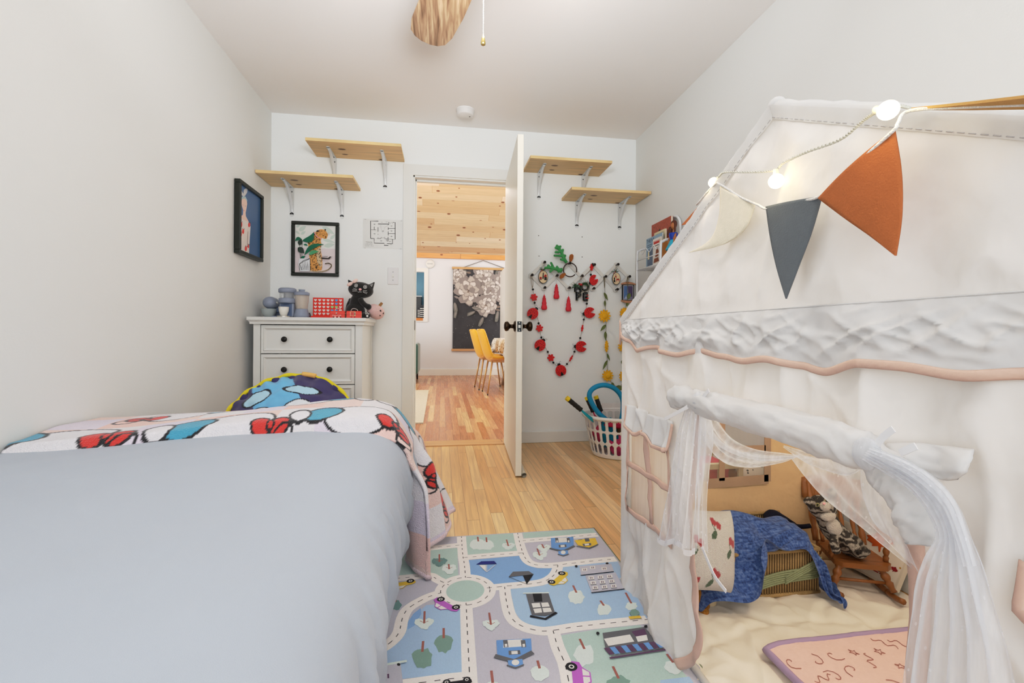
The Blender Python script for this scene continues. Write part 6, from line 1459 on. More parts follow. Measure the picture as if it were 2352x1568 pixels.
# cushioned floor inside
def flo(u, v):
    X = lerp(TX0-.012, TX1+.015, u); Y = lerp(TY0+.02, TY1-.02, v)
    f = nz(X*7, Y*7, 2)*.5+nz(X*15+Y*5, Y*9, 5)*.35+.45*max(0, 1-abs(nz(X*6+Y*4, Y*7-X*3, 31))*2.6)**3+.25*max(0, 1-abs(nz(X*9-Y*8, Y*6+X*4, 37))*2.8)**3; g = abs(nz(X*5+Y*7, X*8-Y*5, 11))
    e = min(u, 1-u)*6
    sw = math.exp(-((Y-1.13-.04*sin(X*8))/.012)**2)+math.exp(-((X-1.02-.03*sin(Y*9))/.012)**2)*sm(1.15, 1.0, Y)
    return V((X, Y, max(.006, .018+.014*f-.012*sm(.25, .0, g)*.5-.006*sw)*min(1, .35+e)))
fm = fabric('floor cushion', (248, 236, 218), tr=0, bump=.05)
MB().grid(flo, 140, 190).obj('floor_cushion', fm, tent, smooth=True)
# rolled door flap over the opening
def P3(px, py, X): return PX(px, py, X)
roll = [(1552, 912, .572), (1572, 912, .57), (1600, 920, .568), (1650, 935, .566), (1700, 950, .565), (1780, 972, .563), (1860, 995, .562), (1930, 1018, .56), (1985, 1038, .56), (2030, 1068, .562), (2068, 1105, .565), (2100, 1150, .567), (2122, 1195, .568), (2142, 1245, .57)]
rs = spline([P3(*q) for q in roll], 8)
b = MB(); n = 28; k = len(rs); vs = []; prev = None
for j in range(k):
    t = (rs[min(j+1, k-1)]-rs[max(j-1, 0)]).normalized(); a = t.cross(V((1, 0, 0))).normalized(); bb = t.cross(a)
    s = j/(k-1); r = .0275*(1-.25*math.exp(-((s-.13)/.03)**2)-.25*math.exp(-((s-.66)/.04)**2))*(1+.0*s)
    for i in range(n):
        an = 2*pi*i/n; w_ = 1+.13*nz(cos(an)*1.6, sin(an)*1.6+s*9, s*7)+.16*max(0, 1-abs(nz(cos(an)*1.3+s*11, sin(an)*1.3, s*8+5))*2.5)**2-.12*max(0, 1-abs(nz(s*17, cos(an+s*9)*1.2, sin(an+s*9)*1.2))*3)**2
        p = rs[j]+(a*cos(an)+bb*sin(an)*.85)*r*w_
        vs.append(p)
fs = [(j*n+i, j*n+(i+1) % n, (j+1)*n+(i+1) % n, (j+1)*n+i) for j in range(k-1) for i in range(n)]+[tuple(range(n))[::-1], tuple(range((k-1)*n, k*n))]
b.add(vs, fs).obj('rolled_door_flap', canvas, tent, smooth=True)
# spiral of the rolled end
e0, e1 = rs[-1], (rs[-1]-rs[-3]).normalized(); a_ = e1.cross(V((1, 0, 0))).normalized(); c_ = e1.cross(a_)
MB().tube([e0+e1*.001+(a_*cos(t)+c_*sin(t)*.85)*(.004+.0031*t) for t in [i*.35 for i in range(20)]], .002, 6).obj('roll_end', M('flap shade', (196, 188, 184), .8), tent)
# gathered net band over the roll, and the loose upper corner of the flap
up = spline([P3(*q, .588) for q in ((1655, 905), (1760, 930), (1870, 955), (1960, 985), (2012, 1008))], 8); lo_ = spline([P3(*q, .582) for q in ((1640, 925), (1760, 962), (1870, 990), (1950, 1010), (2005, 1030))], 8)
MB().grid(lambda u, v: up[int(u*32)].lerp(lo_[int(u*32)], v)+V((-.002*sin(u*150)-.002*sin(u*61), 0, .0)), 32, 4).obj('gathered_net', sheer('blush net', (240, 226, 222), .7, .9, 90, .2), tent, smooth=True)
MB().tube(up, .0016, 6).obj('net_seam', canvas, tent)
cr = [spline([P3(*q, X) for q in row], 6) for X, row in ((.586, ((2035, 1018), (2100, 1016), (2170, 1024), (2238, 1032))), (.577, ((2040, 1045), (2100, 1040), (2170, 1052), (2236, 1058))), (.575, ((2060, 1070), (2110, 1070), (2165, 1085), (2226, 1082))), (.582, ((2085, 1080), (2120, 1085), (2165, 1102), (2200, 1100))))]
def crn(u, v):
    i = min(int(v*3), 2); f = v*3-i; a = cr[i][int(u*18)]; c = cr[i+1][int(u*18)]; return a.lerp(c, f)+V((-.006*sin(u*9)*sin(pi*v)-.004*nz(u*6, v*6, 3), 0, 0))
MB().grid(crn, 18, 12).obj('flap_corner', canvas, tent, smooth=True, solid=.0012)
# lace curtains
def ribbon(name, L, R, X0, mat, pleat=7, amp=.008, nu=36, nv=60, n=6, par=tent, sag=0):
    """cloth between two edges measured on the plane X0"""
    A = spline([PX(q[0], q[1], X0+(q[2] if len(q) > 2 else 0)) for q in L], n); B = spline([PX(q[0], q[1], X0+(q[2] if len(q) > 2 else 0)) for q in R], n); k = len(A)-1
    def f(u, v):
        s = v*k; i = min(int(s), k-1); t = s-i; a = A[i].lerp(A[i+1], t); c = B[i].lerp(B[i+1], t)
        w_ = (c-a).length; p = a.lerp(c, u); ph = u*pleat*2*pi+2.2*nz(v*2.5, u*2, pleat)
        return p+V((-amp*(.4+.6*sin(ph))*min(1, w_/.04)*sm(0, .12, min(u, 1-u)+.03)-sag*sin(pi*u), 0, 0))
    return MB().grid(f, nu, nv).obj(name, mat, par, smooth=True)
lc = ribbon('lace_curtain', [(1583, 922), (1562, 985), (1548, 1060), (1536, 1130), (1524, 1190), (1514, 1238)], [(1618, 924), (1622, 985), (1620, 1060), (1612, 1130), (1606, 1200), (1602, 1266)], .570, lace, 4.5, .010)
ribbon('lace_curtain', [(1608, 930), (1606, 1000), (1606, 1080), (1606, 1160), (1606, 1240)], [(1628, 932), (1640, 1000), (1630, 1080), (1624, 1170), (1627, 1272)], .576, lace, 2, .006)
hemw = sheer('lace hem', (246, 247, 250), .8, .95, 80, .1)
A = [PX(lerp(1513, 1602, i/20), lerp(1228, 1262, i/20)+8*sin(i*.16*pi), .569) for i in range(21)]
MB().grid(lambda u, v: A[int(u*20)]+V((-.006*(.4+.6*sin(u*28))+-.002, 0, -.014*v)), 20, 3).obj('lace_hem', hemw, tent, smooth=True)
ribbon('lace_swag', [(1612, 945), (1622, 1010), (1660, 1060), (1720, 1074), (1790, 1064), (1830, 1050)], [(1630, 925), (1650, 965), (1680, 1005), (1730, 1030), (1800, 1040), (1836, 1045)], .600, sheerw, 3, .008)
ribbon('lace_swag', [(1612, 960), (1640, 1015), (1690, 1045), (1750, 1058), (1810, 1055), (1836, 1048)], [(1618, 955), (1652, 1008), (1698, 1035), (1752, 1046), (1812, 1046), (1838, 1044)], .594, lace, 1, .004, 8)
ribbon('lace_swag', [(1800, 1028), (1850, 1062), (1905, 1083), (1945, 1092), (1975, 1080), (1992, 1052)], [(1800, 1022), (1860, 1038), (1910, 1047), (1950, 1066), (1972, 1056), (1986, 1040)], .592, lace, 2, .006)
ribbon('sheer_panel', [(1812, 1045), (1850, 1095), (1900, 1150), (1980, 1212), (2050, 1268), (2112, 1320)], [(1985, 1055), (2000, 1090), (2030, 1140), (2062, 1190), (2090, 1250), (2114, 1318)], .604, sheerw, 3, .006)
ribbon('sheer_panel', [(1975, 1060), (1978, 1110), (1988, 1150), (2002, 1185), (2014, 1200)], [(1998, 1060), (2025, 1110), (2048, 1170), (2070, 1220), (2112, 1316)], .590, lace, 2, .005)
ribbon('lace_curtain', [(1985, 1055), (2040, 1086), (2098, 1126), (2140, 1180), (2158, 1235), (2135, 1275), (2112, 1330), (2100, 1400), (2085, 1500), (2070, 1620)], [(2008, 1026), (2085, 1056), (2155, 1100), (2205, 1165), (2235, 1240), (2262, 1300), (2285, 1380), (2310, 1470), (2330, 1550), (2350, 1640)], .535, lace, 6, .012, 60, 90)
ribbon('lace_curtain', [(1990, 1040), (2045, 1066), (2110, 1105), (2165, 1160), (2195, 1230), (2215, 1300)], [(2000, 1028), (2070, 1050), (2140, 1090), (2195, 1150), (2225, 1225), (2248, 1300)], .522, lace, 3, .008, 30, 50)
# knots and ties
for px, py, X in ((1606, 922, .556), (1992, 1042, .545)):
    MB().ball(PX(px, py, X), (.012, .02, .022), 0, 14).obj('knot', lace, tent, smooth=True)
tie = M('satin tie', (232, 230, 230), .5)
for pts, X in (([(1527, 962), (1560, 945), (1600, 922)], .552), ([(1606, 922), (1618, 908), (1628, 896)], .55), ([(2008, 1026), (2030, 1002), (2052, 985)], .545), ([(2068, 1040), (2085, 1032), (2104, 1024)], .55), ([(1612, 1255), (1640, 1320), (1668, 1358)], .60)):
    P = spline([PX(*q, X) for q in pts], 5); MB().strip(P, .0085, (1, 0, 0)).obj('tie', tie, tent, solid=.0015)

# ------------------------------------------------------------------ bunting and fairy lights on the gable
bt = thing('bunting', 'felt bunting of cream, grey and rust flags strung along the tent gable', 'bunting', PX(1880, 455, .58))
def felt(n_, c): return M(n_, c, .95, vary=.09, vscale=60, bump=.22, bscale=420)
frust, fcream, fgrey, ftan = felt('rust felt', (178, 104, 58)), felt('cream felt', (236, 226, 204)), felt('grey felt', (104, 110, 114)), felt('tan felt', (196, 152, 92))
def flag(tri, X, mat, curl):
    """two top corners, tip; curl bends the tip forward"""
    a, b_, c = [PX(q[0], q[1], X) for q in tri[:3]]
    def f(u, v):
        e1 = [PX(*q, X) for q in tri[3]]; e2 = [PX(*q, X) for q in tri[4]]
        e1 = spline(e1, 8); e2 = spline(e2, 8); i = int(v*(len(e1)-1)); j = int(v*(len(e2)-1)); p = e1[i].lerp(e2[j], u)
        return p+V((-curl*v*v-.006*sin(pi*u)*(1-v), 0, 0))
    MB().grid(f, 16, 16).obj('flag', mat, bt, smooth=True, solid=.003)
flag([(1655, 428), (1735, 468), (1583, 580), [(1655, 428), (1652, 500), (1630, 552), (1583, 580)], [(1735, 466), (1712, 525), (1660, 562), (1583, 580)]], .588, fcream, .0)
flag([(1760, 474), (1888, 450), (1806, 686), [(1760, 474), (1770, 545), (1785, 615), (1806, 686)], [(1888, 450), (1865, 530), (1835, 610), (1806, 686)]], .576, fgrey, .0)
flag([(1880, 455), (2055, 297), (2058, 587), [(1880, 455), (1940, 500), (2000, 542), (2058, 587)], [(2055, 297), (2070, 395), (2071, 495), (2058, 587)]], .558, frust, .0)
# first flag hangs over the far slope, last one lies along the near slope
p0, p1, p2 = PX(1652, 430, .64), PX(1566, 517, .64), PX(1625, 505, .64)
MB().add([p0, p0.lerp(p1, .5)+V((0, .0, .004)), p1, p2, p0.lerp(p2, .5)], [(0, 1, 4), (1, 2, 3, 4)]).obj('flag', frust, bt, solid=.003)
MB().add([PX(2092, 250, .575), PX(2230, 236, .56), PX(2352, 222, .55), PX(2420, 212, .55), PX(2420, 250, .585), PX(2352, 248, .585), PX(2230, 250, .585)], [(0, 1, 6), (1, 2, 5, 6), (2, 3, 4, 5)]).obj('flag', ftan, bt, solid=.003)
cw_ = M('white cotton cord', (238, 236, 232), .8, bump=.6, bscale=400)
MB().tube(spline([PX(*q) for q in ((1600, 470, .625), (1640, 425, .60), (1655, 424, .585), (1700, 452, .583), (1740, 470, .58), (1764, 479, .576), (1830, 462, .574), (1884, 450, .570), (1960, 382, .556), (2050, 302, .554), (2062, 284, .56), (2090, 254, .572), (2240, 244, .57), (2400, 238, .57))], 6), .0022, 8).obj('cord', cw_, bt, smooth=True)
fl = thing('fairy_lights', 'string of warm globe lights on a clear twisted cord over the tent gable', 'string lights', PX(1780, 393, .58))
path = spline([PX(*q) for q in ((1632, 432, .64), (1652, 404, .60), (1668, 395, .588), (1720, 395, .585), (1778, 391, .583), (1800, 374, .58), (1850, 350, .578), (1930, 320, .575), (1985, 275, .573), (2020, 254, .57), (2060, 243, .585), (2090, 248, .60))], 8)
for ph in (0, pi):
    MB().tube([p+V((.0017*cos(i*1.3+ph), 0, .0017*sin(i*1.3+ph))) for i, p in enumerate(spline(path, 3))], .0011, 5).obj('cord', M('clear cord', (214, 212, 200), .2, spec=.8, alpha=.85), fl, smooth=True)
bulbm = M('warm globe', (255, 244, 200), .3, emit=3.2, vary=0)
for (px, py, X, r, tp_) in ((1639, 419, .615, .0115, (1655, 404)), (1783, 416, .578, .0128, (1782, 393)), (2040, 253, .553, .0118, (2022, 252))):
    c = PX(px, py, X); t = PX(*tp_, X); d = (t-c).normalized()
    o = MB().ball(c, r, 0, 20).obj('bulb', bulbm, fl, smooth=True)
    MB().tube([c+d*r*.85, c+d*(r+.008)], [.0052, .0045], 10).obj('cap', M('clear cap', (226, 224, 206), .25, alpha=.8), o)
    point('globe_glow', c+V((-.028, 0, .0)), .10, .012, (1, .78, .42))

# ------------------------------------------------------------------ things in the tent
def rope(mb, p, q, r, mi=0): mb.tube([p, q], r, 6, mi)
straw = M('natural paper cord', (206, 168, 112), .8, vary=.2, vscale=40, bump=.7, bscale=240, stretch=(1, 1, 3)); sage = M('sage paper cord', (164, 170, 128), .8, vary=.15, vscale=40, bump=.6, bscale=240); dkw = M('dark wicker', (70, 50, 32), .9)
BX0, BX1, BYn, BYf, BH = .89, 1.19, 1.282, 1.458, .155
bk = thing('wicker_basket', 'natural paper-cord basket with a crossed sage band, under the denim in the tent', 'basket', ((BX0+BX1)/2, (BYn+BYf)/2, .02))
def wall(a, b_, h, n, tilt=0):
    m_ = MB(); a, b_ = V(a), V(b_)
    m_.add([a, b_, b_+V((0, 0, h)), a+V((0, 0, h))], [(0, 1, 2, 3)], 1)
    for i in range(n):
        p = a.lerp(b_, (i+.5)/n); m_.tube([p, p+V((0, 0, h))], (b_-a).length/n*.34, 6, 0)
    m_.tube([a+V((0, 0, h)), b_+V((0, 0, h))], .006, 8).tube([a, b_], .006, 8)
    return m_
wall((BX0, BYn, .022), (BX1, BYn, .022), BH-.02, 34).obj('front_side', [straw, dkw], bk, smooth=True)
wall((BX1, BYn, .022), (BX1, BYf, .022), BH-.02, 20).obj('end_side', [straw, dkw], bk, smooth=True)
wall((BX0, BYf, .022), (BX0, BYn, .022), BH-.02, 20).obj('end_side', [straw, dkw], bk, smooth=True)
bz = PY(1700, 1182, BYf).z; wall((BX0-.03, BYf, .022), (BX1, BYf, .022), bz-.02, 38).obj('back_side', [straw, dkw], bk, smooth=True)
s = MB()
for i in range(6):
    o_ = i*.0065
    s.tube(spline([(BX0+.02, BYn-.007, .03+o_), (BX0+.14, BYn-.0085, .062+o_), (BX1-.02, BYn-.007, .072+o_), (BX1+.006, BYn+.01, .075+o_)], 5), .0032, 6)
    if i < 4: s.tube(spline([(BX1-.13, BYn-.0115, .062+o_), (BX1-.05, BYn-.0115, .096+o_), (BX1, BYn-.008, .115+o_)], 4), .0032, 6)
s.obj('sage_band', sage, bk, smooth=True)
# draped cloth, coordinates in half millimetres, each value the step from the one before
N_, NY_, steps = (32, 25, [[1489,21,33,37,37,42,47,45,39,36,27,21,16,9,2,3,15,33,75,118,98,35,19,32,24,20,29,45,41,39,-53,-34,30,-982,22,36,36,38,48,48,41,35,43,42,21,17,13,7,1,5,43,58,112,105,33,14,14,34,28,42,50,37,-16,-41,1,56,-1029,30,36,32,41,49,43,36,40,49,44,32,22,24,7,-2,-3,35,67,110,98,28,28,-1,28,40,57,45,15,-50,-11,41,59,-1059,26,34,30,45,49,34,35,33,51,40,29,27,11,8,8,40,21,66,104,98,37,9,20,18,51,56,33,-31,-26,31,49,52,-1075,22,35,30,49,43,31,22,26,47,35,30,11,16,21,36,30,44,59,106,98,35,0,21,21,53,49,-6,-33,33,42,46,35,-1070,25,17,38,48,33,29,25,24,27,33,21,17,32,33,48,40,38,65,100,100,38,-5,8,33,35,25,-21,23,36,47,42,26,-1062,34,1,29,42,20,33,39,33,-2,28,33,34,18,47,49,42,41,64,108,95,41,-9,16,13,30,4,14,24,40,45,41,24,-1048,41,1,-1,34,13,40,54,34,-16,24,42,25,42,50,40,39,41,68,118,87,47,-3,-2,24,22,-3,45,21,20,47,36,29,-1027,42,1,-10,11,5,47,56,31,1,8,43,37,48,46,31,35,46,79,110,92,41,9,-8,22,17,13,47,18,20,42,30,28,-1001,33,7,-7,-9,-2,37,49,18,33,6,40,45,51,48,19,37,50,90,104,87,36,-1,16,7,8,42,39,13,35,8,41,33,-975,24,-12,16,-7,-17,14,41,28,48,5,38,53,54,46,19,30,58,95,91,86,27,23,-6,6,15,55,14,19,26,15,47,35,-952,14,-33,-9,15,14,5,13,43,53,5,42,56,53,38,21,39,65,85,79,85,21,15,3,20,26,29,0,36,4,41,47,32,-920,-8,-31,-20,-2,13,19,28,36,51,17,48,55,45,33,36,53,60,67,76,65,32,23,11,10,21,8,25,0,34,48,34,35,-910,-9,-13,-14,-4,10,12,15,44,38,40,53,50,37,39,45,49,61,55,65,62,12,37,26,13,-10,17,5,29,39,38,40,20,-902,-3,-4,-9,-11,-4,5,32,53,40,46,58,44,37,45,49,51,44,47,72,42,28,15,11,17,9,14,7,41,32,45,39,8,-926,1,7,12,6,-9,4,34,49,34,52,62,41,35,49,55,48,34,49,58,43,4,35,14,5,11,20,9,39,49,37,32,-9,-936,7,8,9,12,13,14,40,52,18,58,65,41,28,54,53,44,30,45,62,22,33,-2,45,25,7,1,4,40,52,34,15,28,-941,14,11,10,10,15,18,36,23,25,68,63,43,22,53,55,41,40,44,46,39,0,22,7,54,12,-25,22,41,48,39,39,40,-955,7,13,21,4,1,28,44,3,36,71,59,35,24,57,52,40,39,44,51,12,12,3,12,46,14,-22,33,47,52,40,42,55,-961,16,9,5,12,17,30,6,22,55,66,35,29,52,51,45,38,40,48,41,27,16,-33,15,22,15,1,37,54,59,37,48,55,-961,6,24,16,15,11,9,13,34,65,48,30,46,49,45,37,39,43,47,36,39,18,-26,-21,15,13,12,40,66,55,35,54,54,-977,48,22,6,12,16,4,-1,61,56,31,41,53,45,36,38,43,44,41,31,38,28,-4,-33,-18,11,16,52,71,45,43,51,51,-959,45,29,11,16,4,-28,37,59,37,47,45,49,36,40,43,43,37,37,22,46,34,5,-25,-35,-5,19,53,71,44,39,55,46,-939,40,34,15,20,-28,-16,54,49,36,56,44,41,42,52,43,37,29,5,47,44,38,17,-17,-35,-17,12,52,64,42,45,52,43,-922,35,37,28,-13,-33,14,50,41,42,54,49,37,48,49,44,30,-2,36,46,32,40,29,-5,-25,-15,9,41,51,40,49,50,39,-905,36,34,1,-24,-21,37,48,39,44,59,48,38,51,55,39,16,-10,42,38,32,31,33,21,-15,-4,15,33,21,40,51,50,40],[2431,-4,-5,-6,-8,-5,2,5,0,0,5,13,11,11,20,11,9,16,-40,38,45,-21,-56,-96,-101,-39,-20,-3,4,-18,-35,-30,-10,342,-5,-5,-8,-9,-6,3,2,8,4,5,7,1,6,7,20,16,7,-39,50,17,-4,-48,-102,-85,-40,-13,-2,-7,-36,-39,-23,-3,356,-3,-6,-11,-14,-2,7,2,-2,14,7,-1,-4,2,13,16,21,-27,-11,38,18,6,-55,-80,-86,-38,-6,-4,-24,-43,-35,-14,-1,358,0,-7,-12,-16,-12,15,3,-13,17,7,-3,6,-8,19,22,-4,-41,13,27,32,-17,-66,-55,-68,-28,-6,-13,-47,-37,-21,-9,-10,368,0,-11,-15,-12,-6,1,11,-19,8,2,11,-31,6,31,11,-33,4,12,24,22,-1,-59,-86,-47,-11,-6,-36,-47,-21,-12,-12,-9,364,-6,0,-14,-10,-11,-10,13,-8,-11,-2,-3,-20,19,-17,2,8,10,16,10,34,-6,-54,-63,-56,-7,-23,-44,-27,-14,-12,-12,-9,362,-17,9,-9,-9,-19,-6,9,-3,-20,-20,-6,7,-14,9,11,5,6,0,20,30,-6,-62,-55,-32,-29,-35,-47,3,-12,-15,-9,-8,355,-30,11,10,-19,-13,-2,16,-12,-22,-27,-4,4,-7,-7,0,0,-2,16,29,41,-11,-82,-33,-29,-36,-51,-37,0,9,-16,-8,-3,341,-33,-1,23,-6,-22,11,12,-15,-33,-22,-7,4,-12,8,-17,1,4,11,35,33,-5,-78,-69,-6,-36,-57,-24,3,12,-19,3,4,320,-30,-10,19,9,-14,-11,25,-28,-25,-18,-2,-3,-17,-8,12,1,-5,5,37,38,-6,-68,-84,-31,-22,-47,-11,4,-2,-1,8,8,296,-27,-1,9,-2,6,-19,15,-24,-23,-12,2,-10,-13,0,13,-6,-10,10,39,36,-11,-66,-82,-30,-47,-20,-5,-1,0,4,10,8,277,-24,20,-2,-3,-10,-7,-14,-5,-15,-15,3,-9,-12,5,14,-18,-15,26,36,33,-14,-62,-74,-51,-37,-8,-8,0,-7,13,13,8,249,-1,17,4,-8,-10,-9,-10,-17,-7,-15,-1,-11,-1,2,-8,-2,-14,20,37,33,-19,-62,-65,-52,-27,-11,-4,-15,10,15,8,12,243,0,-1,1,-2,1,-9,-12,-11,-12,-9,-8,-8,-6,-1,-5,-13,-5,18,38,37,-26,-57,-69,-48,-23,-10,-15,1,13,9,15,6,248,-1,-3,-1,3,0,-11,-12,-12,-11,-10,-10,-8,-8,-7,-6,-12,0,16,41,26,-20,-62,-69,-42,-22,-8,-14,7,13,15,12,-1,242,3,2,0,-7,-2,-6,-12,-5,-10,-14,-10,-9,-9,-20,2,-17,12,18,31,16,-25,-51,-57,-41,-22,-19,-3,9,18,16,7,-14,248,7,1,-3,-5,-7,-5,-7,-5,-5,-18,-15,-8,-17,-15,3,-11,4,18,23,9,-14,-62,-47,-37,-19,-13,1,8,16,18,0,-13,246,-3,-3,-8,-15,0,5,6,1,-14,-13,-17,-7,-25,-3,-2,-12,0,25,8,13,-28,-44,-65,-10,-18,-16,9,5,15,-2,11,-21,201,-8,-5,9,20,10,2,5,6,-25,-11,-7,-12,-22,-1,-4,-7,1,14,5,-1,-14,-49,-51,-15,-9,-13,9,6,14,-8,-6,-2,142,15,21,21,8,-13,13,22,-19,0,-20,-5,-19,1,-10,-3,-6,-1,5,3,-1,-19,-34,-46,-30,3,1,4,7,13,-11,-1,-1,126,24,16,-1,-1,20,23,-22,-14,7,-7,-17,15,-12,-9,-7,-7,-2,1,5,0,-25,-34,-31,-26,1,8,0,10,3,-5,-1,1,125,-7,7,16,22,17,-25,-27,10,1,-17,24,10,-11,-12,-15,1,0,-2,-8,-14,-15,-40,-11,-7,6,3,1,9,-5,-1,-1,4,125,-10,-9,16,21,-23,-10,-28,11,-7,4,39,15,-13,-16,-24,11,2,-4,-35,10,-18,-38,-33,28,15,0,3,3,-1,-6,6,4,124,-10,-18,5,-16,-6,-27,-10,0,8,15,42,8,-6,-16,-24,14,7,-44,-2,-10,-10,-30,-40,15,51,5,0,-4,0,7,6,3,121,-11,-17,-19,-36,-7,-27,11,0,-3,33,26,-3,16,-17,-14,13,-36,-29,1,-8,2,-29,-41,2,44,33,14,2,0,6,7,2,114,-11,-27,-41,-33,-26,-3,-2,5,7,17,19,12,13,9,-11,-33,-36,1,-26,-5,1,-10,-40,-4,40,34,29,25,3,7,7,-2],[47,36,27,11,4,-4,-13,-11,-2,15,40,46,35,30,38,50,45,38,-66,-36,-15,-25,-108,-110,-18,8,-13,-3,-1,4,10,-9,-3,9,43,27,16,3,-2,-12,-10,-10,18,30,42,33,34,48,45,35,11,-58,-37,23,-30,-105,-94,-43,-16,2,-4,2,22,3,6,-31,17,44,34,19,4,-3,-21,-15,15,16,23,25,33,41,50,40,25,-24,-39,2,12,-32,-92,-118,-42,-9,-7,0,22,-2,24,-14,-27,13,49,36,21,6,11,-25,-16,28,17,17,25,38,48,23,30,2,-30,-11,21,7,-23,-83,-119,-58,-16,-8,5,2,30,6,-23,-9,-7,48,25,16,12,34,-1,-30,33,23,18,29,41,40,3,-10,1,-14,12,22,17,-38,-79,-85,-78,-44,2,13,-1,17,2,-24,10,-22,43,37,8,26,44,12,-32,19,36,20,31,38,-6,-2,-12,-5,-5,32,52,-4,-36,-70,-98,-58,-47,3,-1,0,7,-11,-19,21,-23,27,41,29,29,43,11,-28,26,36,30,32,-5,-20,-9,8,10,15,31,30,2,-43,-52,-94,-76,-33,13,10,-23,-13,-24,-3,23,-23,15,38,46,38,31,-2,1,37,27,39,25,-23,4,10,9,5,11,26,16,-25,-36,-29,-97,-72,-26,23,-1,-28,-45,-8,1,16,-26,7,37,49,50,31,7,21,28,22,45,13,-8,10,-2,23,-2,1,16,5,-24,-42,-28,-64,-72,-22,23,-14,-34,-50,-12,-14,34,-34,7,39,56,48,38,36,12,17,32,44,3,-2,17,-3,-13,17,-5,18,7,-38,-44,-40,-30,-60,-18,9,-26,-43,-34,-41,4,38,-46,12,51,55,41,44,56,11,22,35,35,-7,4,10,-8,-31,21,3,28,-12,-39,-49,-31,-28,-46,-1,-23,-39,-36,-51,-27,18,39,-57,32,48,51,36,54,52,35,25,30,26,-10,2,8,-22,-26,12,21,1,-19,-31,-46,-39,-30,-8,-12,-51,-38,-46,-51,-4,34,32,-64,54,48,39,42,60,52,25,48,19,12,-2,5,-9,-22,-6,4,28,-21,-23,-47,-28,-21,-42,2,-49,-48,-35,-63,-25,10,49,4,-38,52,48,34,48,54,46,32,43,26,6,3,-5,-6,-15,-3,-4,-1,6,-43,-40,-32,-25,-18,-34,-54,-36,-47,-50,-10,43,32,-30,-1,48,42,37,48,57,43,36,37,19,10,0,-7,-10,-10,-8,-14,28,-26,-26,-53,-25,-29,-24,-45,-50,-35,-54,-18,11,39,6,-42,31,42,39,37,48,51,40,36,39,21,6,-4,-12,-14,-14,1,-6,19,-8,-45,-42,-32,-25,-39,-50,-44,-35,-57,-6,25,43,-14,-46,54,40,37,39,46,45,37,36,34,29,-4,-8,-5,-30,-10,10,14,1,-28,-27,-47,-15,-31,-47,-44,-34,-53,-51,0,34,32,-22,-44,60,35,36,40,44,39,37,42,39,14,4,-14,-1,-31,2,10,-3,-4,-4,-45,-18,-32,-29,-50,-37,-37,-58,-39,0,32,7,-11,-27,44,35,37,38,40,37,38,41,41,1,6,-3,-8,-28,7,6,3,-1,-14,-24,-36,-7,-35,-52,-36,-42,-65,-25,1,22,-6,-16,0,25,33,36,38,36,35,40,48,25,9,-1,5,-17,5,-15,5,5,0,-9,-25,-15,-25,-29,-45,-39,-49,-63,-13,0,11,-6,-5,0,0,35,34,35,36,41,45,30,18,7,9,8,3,-19,-7,5,4,-1,-8,-12,-11,-29,-26,-35,-37,-60,-55,-7,6,4,0,-4,-9,0,10,33,35,42,43,31,24,10,10,15,5,-5,-10,1,1,5,3,0,-2,-29,-17,-7,-30,-46,-66,-44,-11,15,19,-12,-23,0,0,6,13,38,44,37,21,19,9,18,6,1,1,1,0,-10,9,10,8,-16,-16,-14,-2,-19,-42,-65,-36,-9,15,1,-27,-1,0,7,-8,5,45,34,21,20,16,16,11,3,2,5,8,-6,-15,14,20,9,-20,-12,-6,8,-22,-50,-37,-37,-29,-2,-1,1,0,0,8,-2,-1,30,14,19,22,17,14,9,4,2,9,7,-9,-9,18,24,-5,-11,-4,1,-3,-16,-45,-32,-16,-32,-14,0,0,3,3,-6,4,-4,3,16,18,22,16,12,9,8,6,4,8,20,-2,12,0,-13,4,4,-2,-18,-14,-36,-19,-13,-23,-22,9,-9,0,6]])
cs = []
for row in steps:
    a = 0; col_ = []
    for x in row: a += x; col_.append(a/2000)
    cs.append(col_)
dvs = [V((x, y, z)) for x, y, z in zip(*cs)]
def crease(p):
    r = max(0, 1-abs(nz(p.x*11+p.y*7, p.y*9-p.z*8, p.z*10))*2.6)**2; q = nz(p.x*26, p.y*26, p.z*22)
    return .019*r+.008*q
dvs = [V((p.x if p.x < 1.16 else 1.16+(p.x-1.16)*.3, (1.255+(p.y-1.255)*.4 if p.y < 1.255 and p.x > 1.1 else p.y)-crease(p)*.7, p.z+.006+crease(p)*.8)) for p in dvs]
dm, n_, l_, b_ = nt('denim')
tc = n_.new('ShaderNodeTexCoord'); tot = None
for sc_, st_ in ((160, (1, .12, 1)), (160, (.12, 1, 1))):
    mp = n_.new('ShaderNodeMapping'); mp.inputs['Scale'].default_value = st_; l_.new(tc.outputs['Object'], mp.inputs['Vector']); z = n_.new('ShaderNodeTexNoise'); z.inputs['Scale'].default_value = sc_; z.inputs['Detail'].default_value = 2; l_.new(mp.outputs[0], z.inputs['Vector'])
    tot = z.outputs['Fac'] if tot is None else math_(n_, l_, 'MULTIPLY', math_(n_, l_, 'ADD', tot, z.outputs['Fac']), .5)
geo = n_.new('ShaderNodeNewGeometry')
c_ = ramp(n_, l_, tot, [(.36, (34, 54, 104)), (.5, (62, 92, 154)), (.64, (104, 130, 180))])
l_.new(c_, b_.inputs['Base Color']); b_.inputs['Roughness'].default_value = .9; b_.inputs['Sheen Weight'].default_value = .2
b = MB(); b.add(dvs, [(j*(N_+1)+i, j*(N_+1)+i+1, (j+1)*(N_+1)+i+1, (j+1)*(N_+1)+i) for j in range(NY_) for i in range(N_)])
o = b.obj('denim_cloth', dm, smooth=True, sub=2, origin=(1.03, 1.33, .03)); tag(o, 'crumpled blue denim cloth thrown over the wicker basket in the tent', 'cloth')
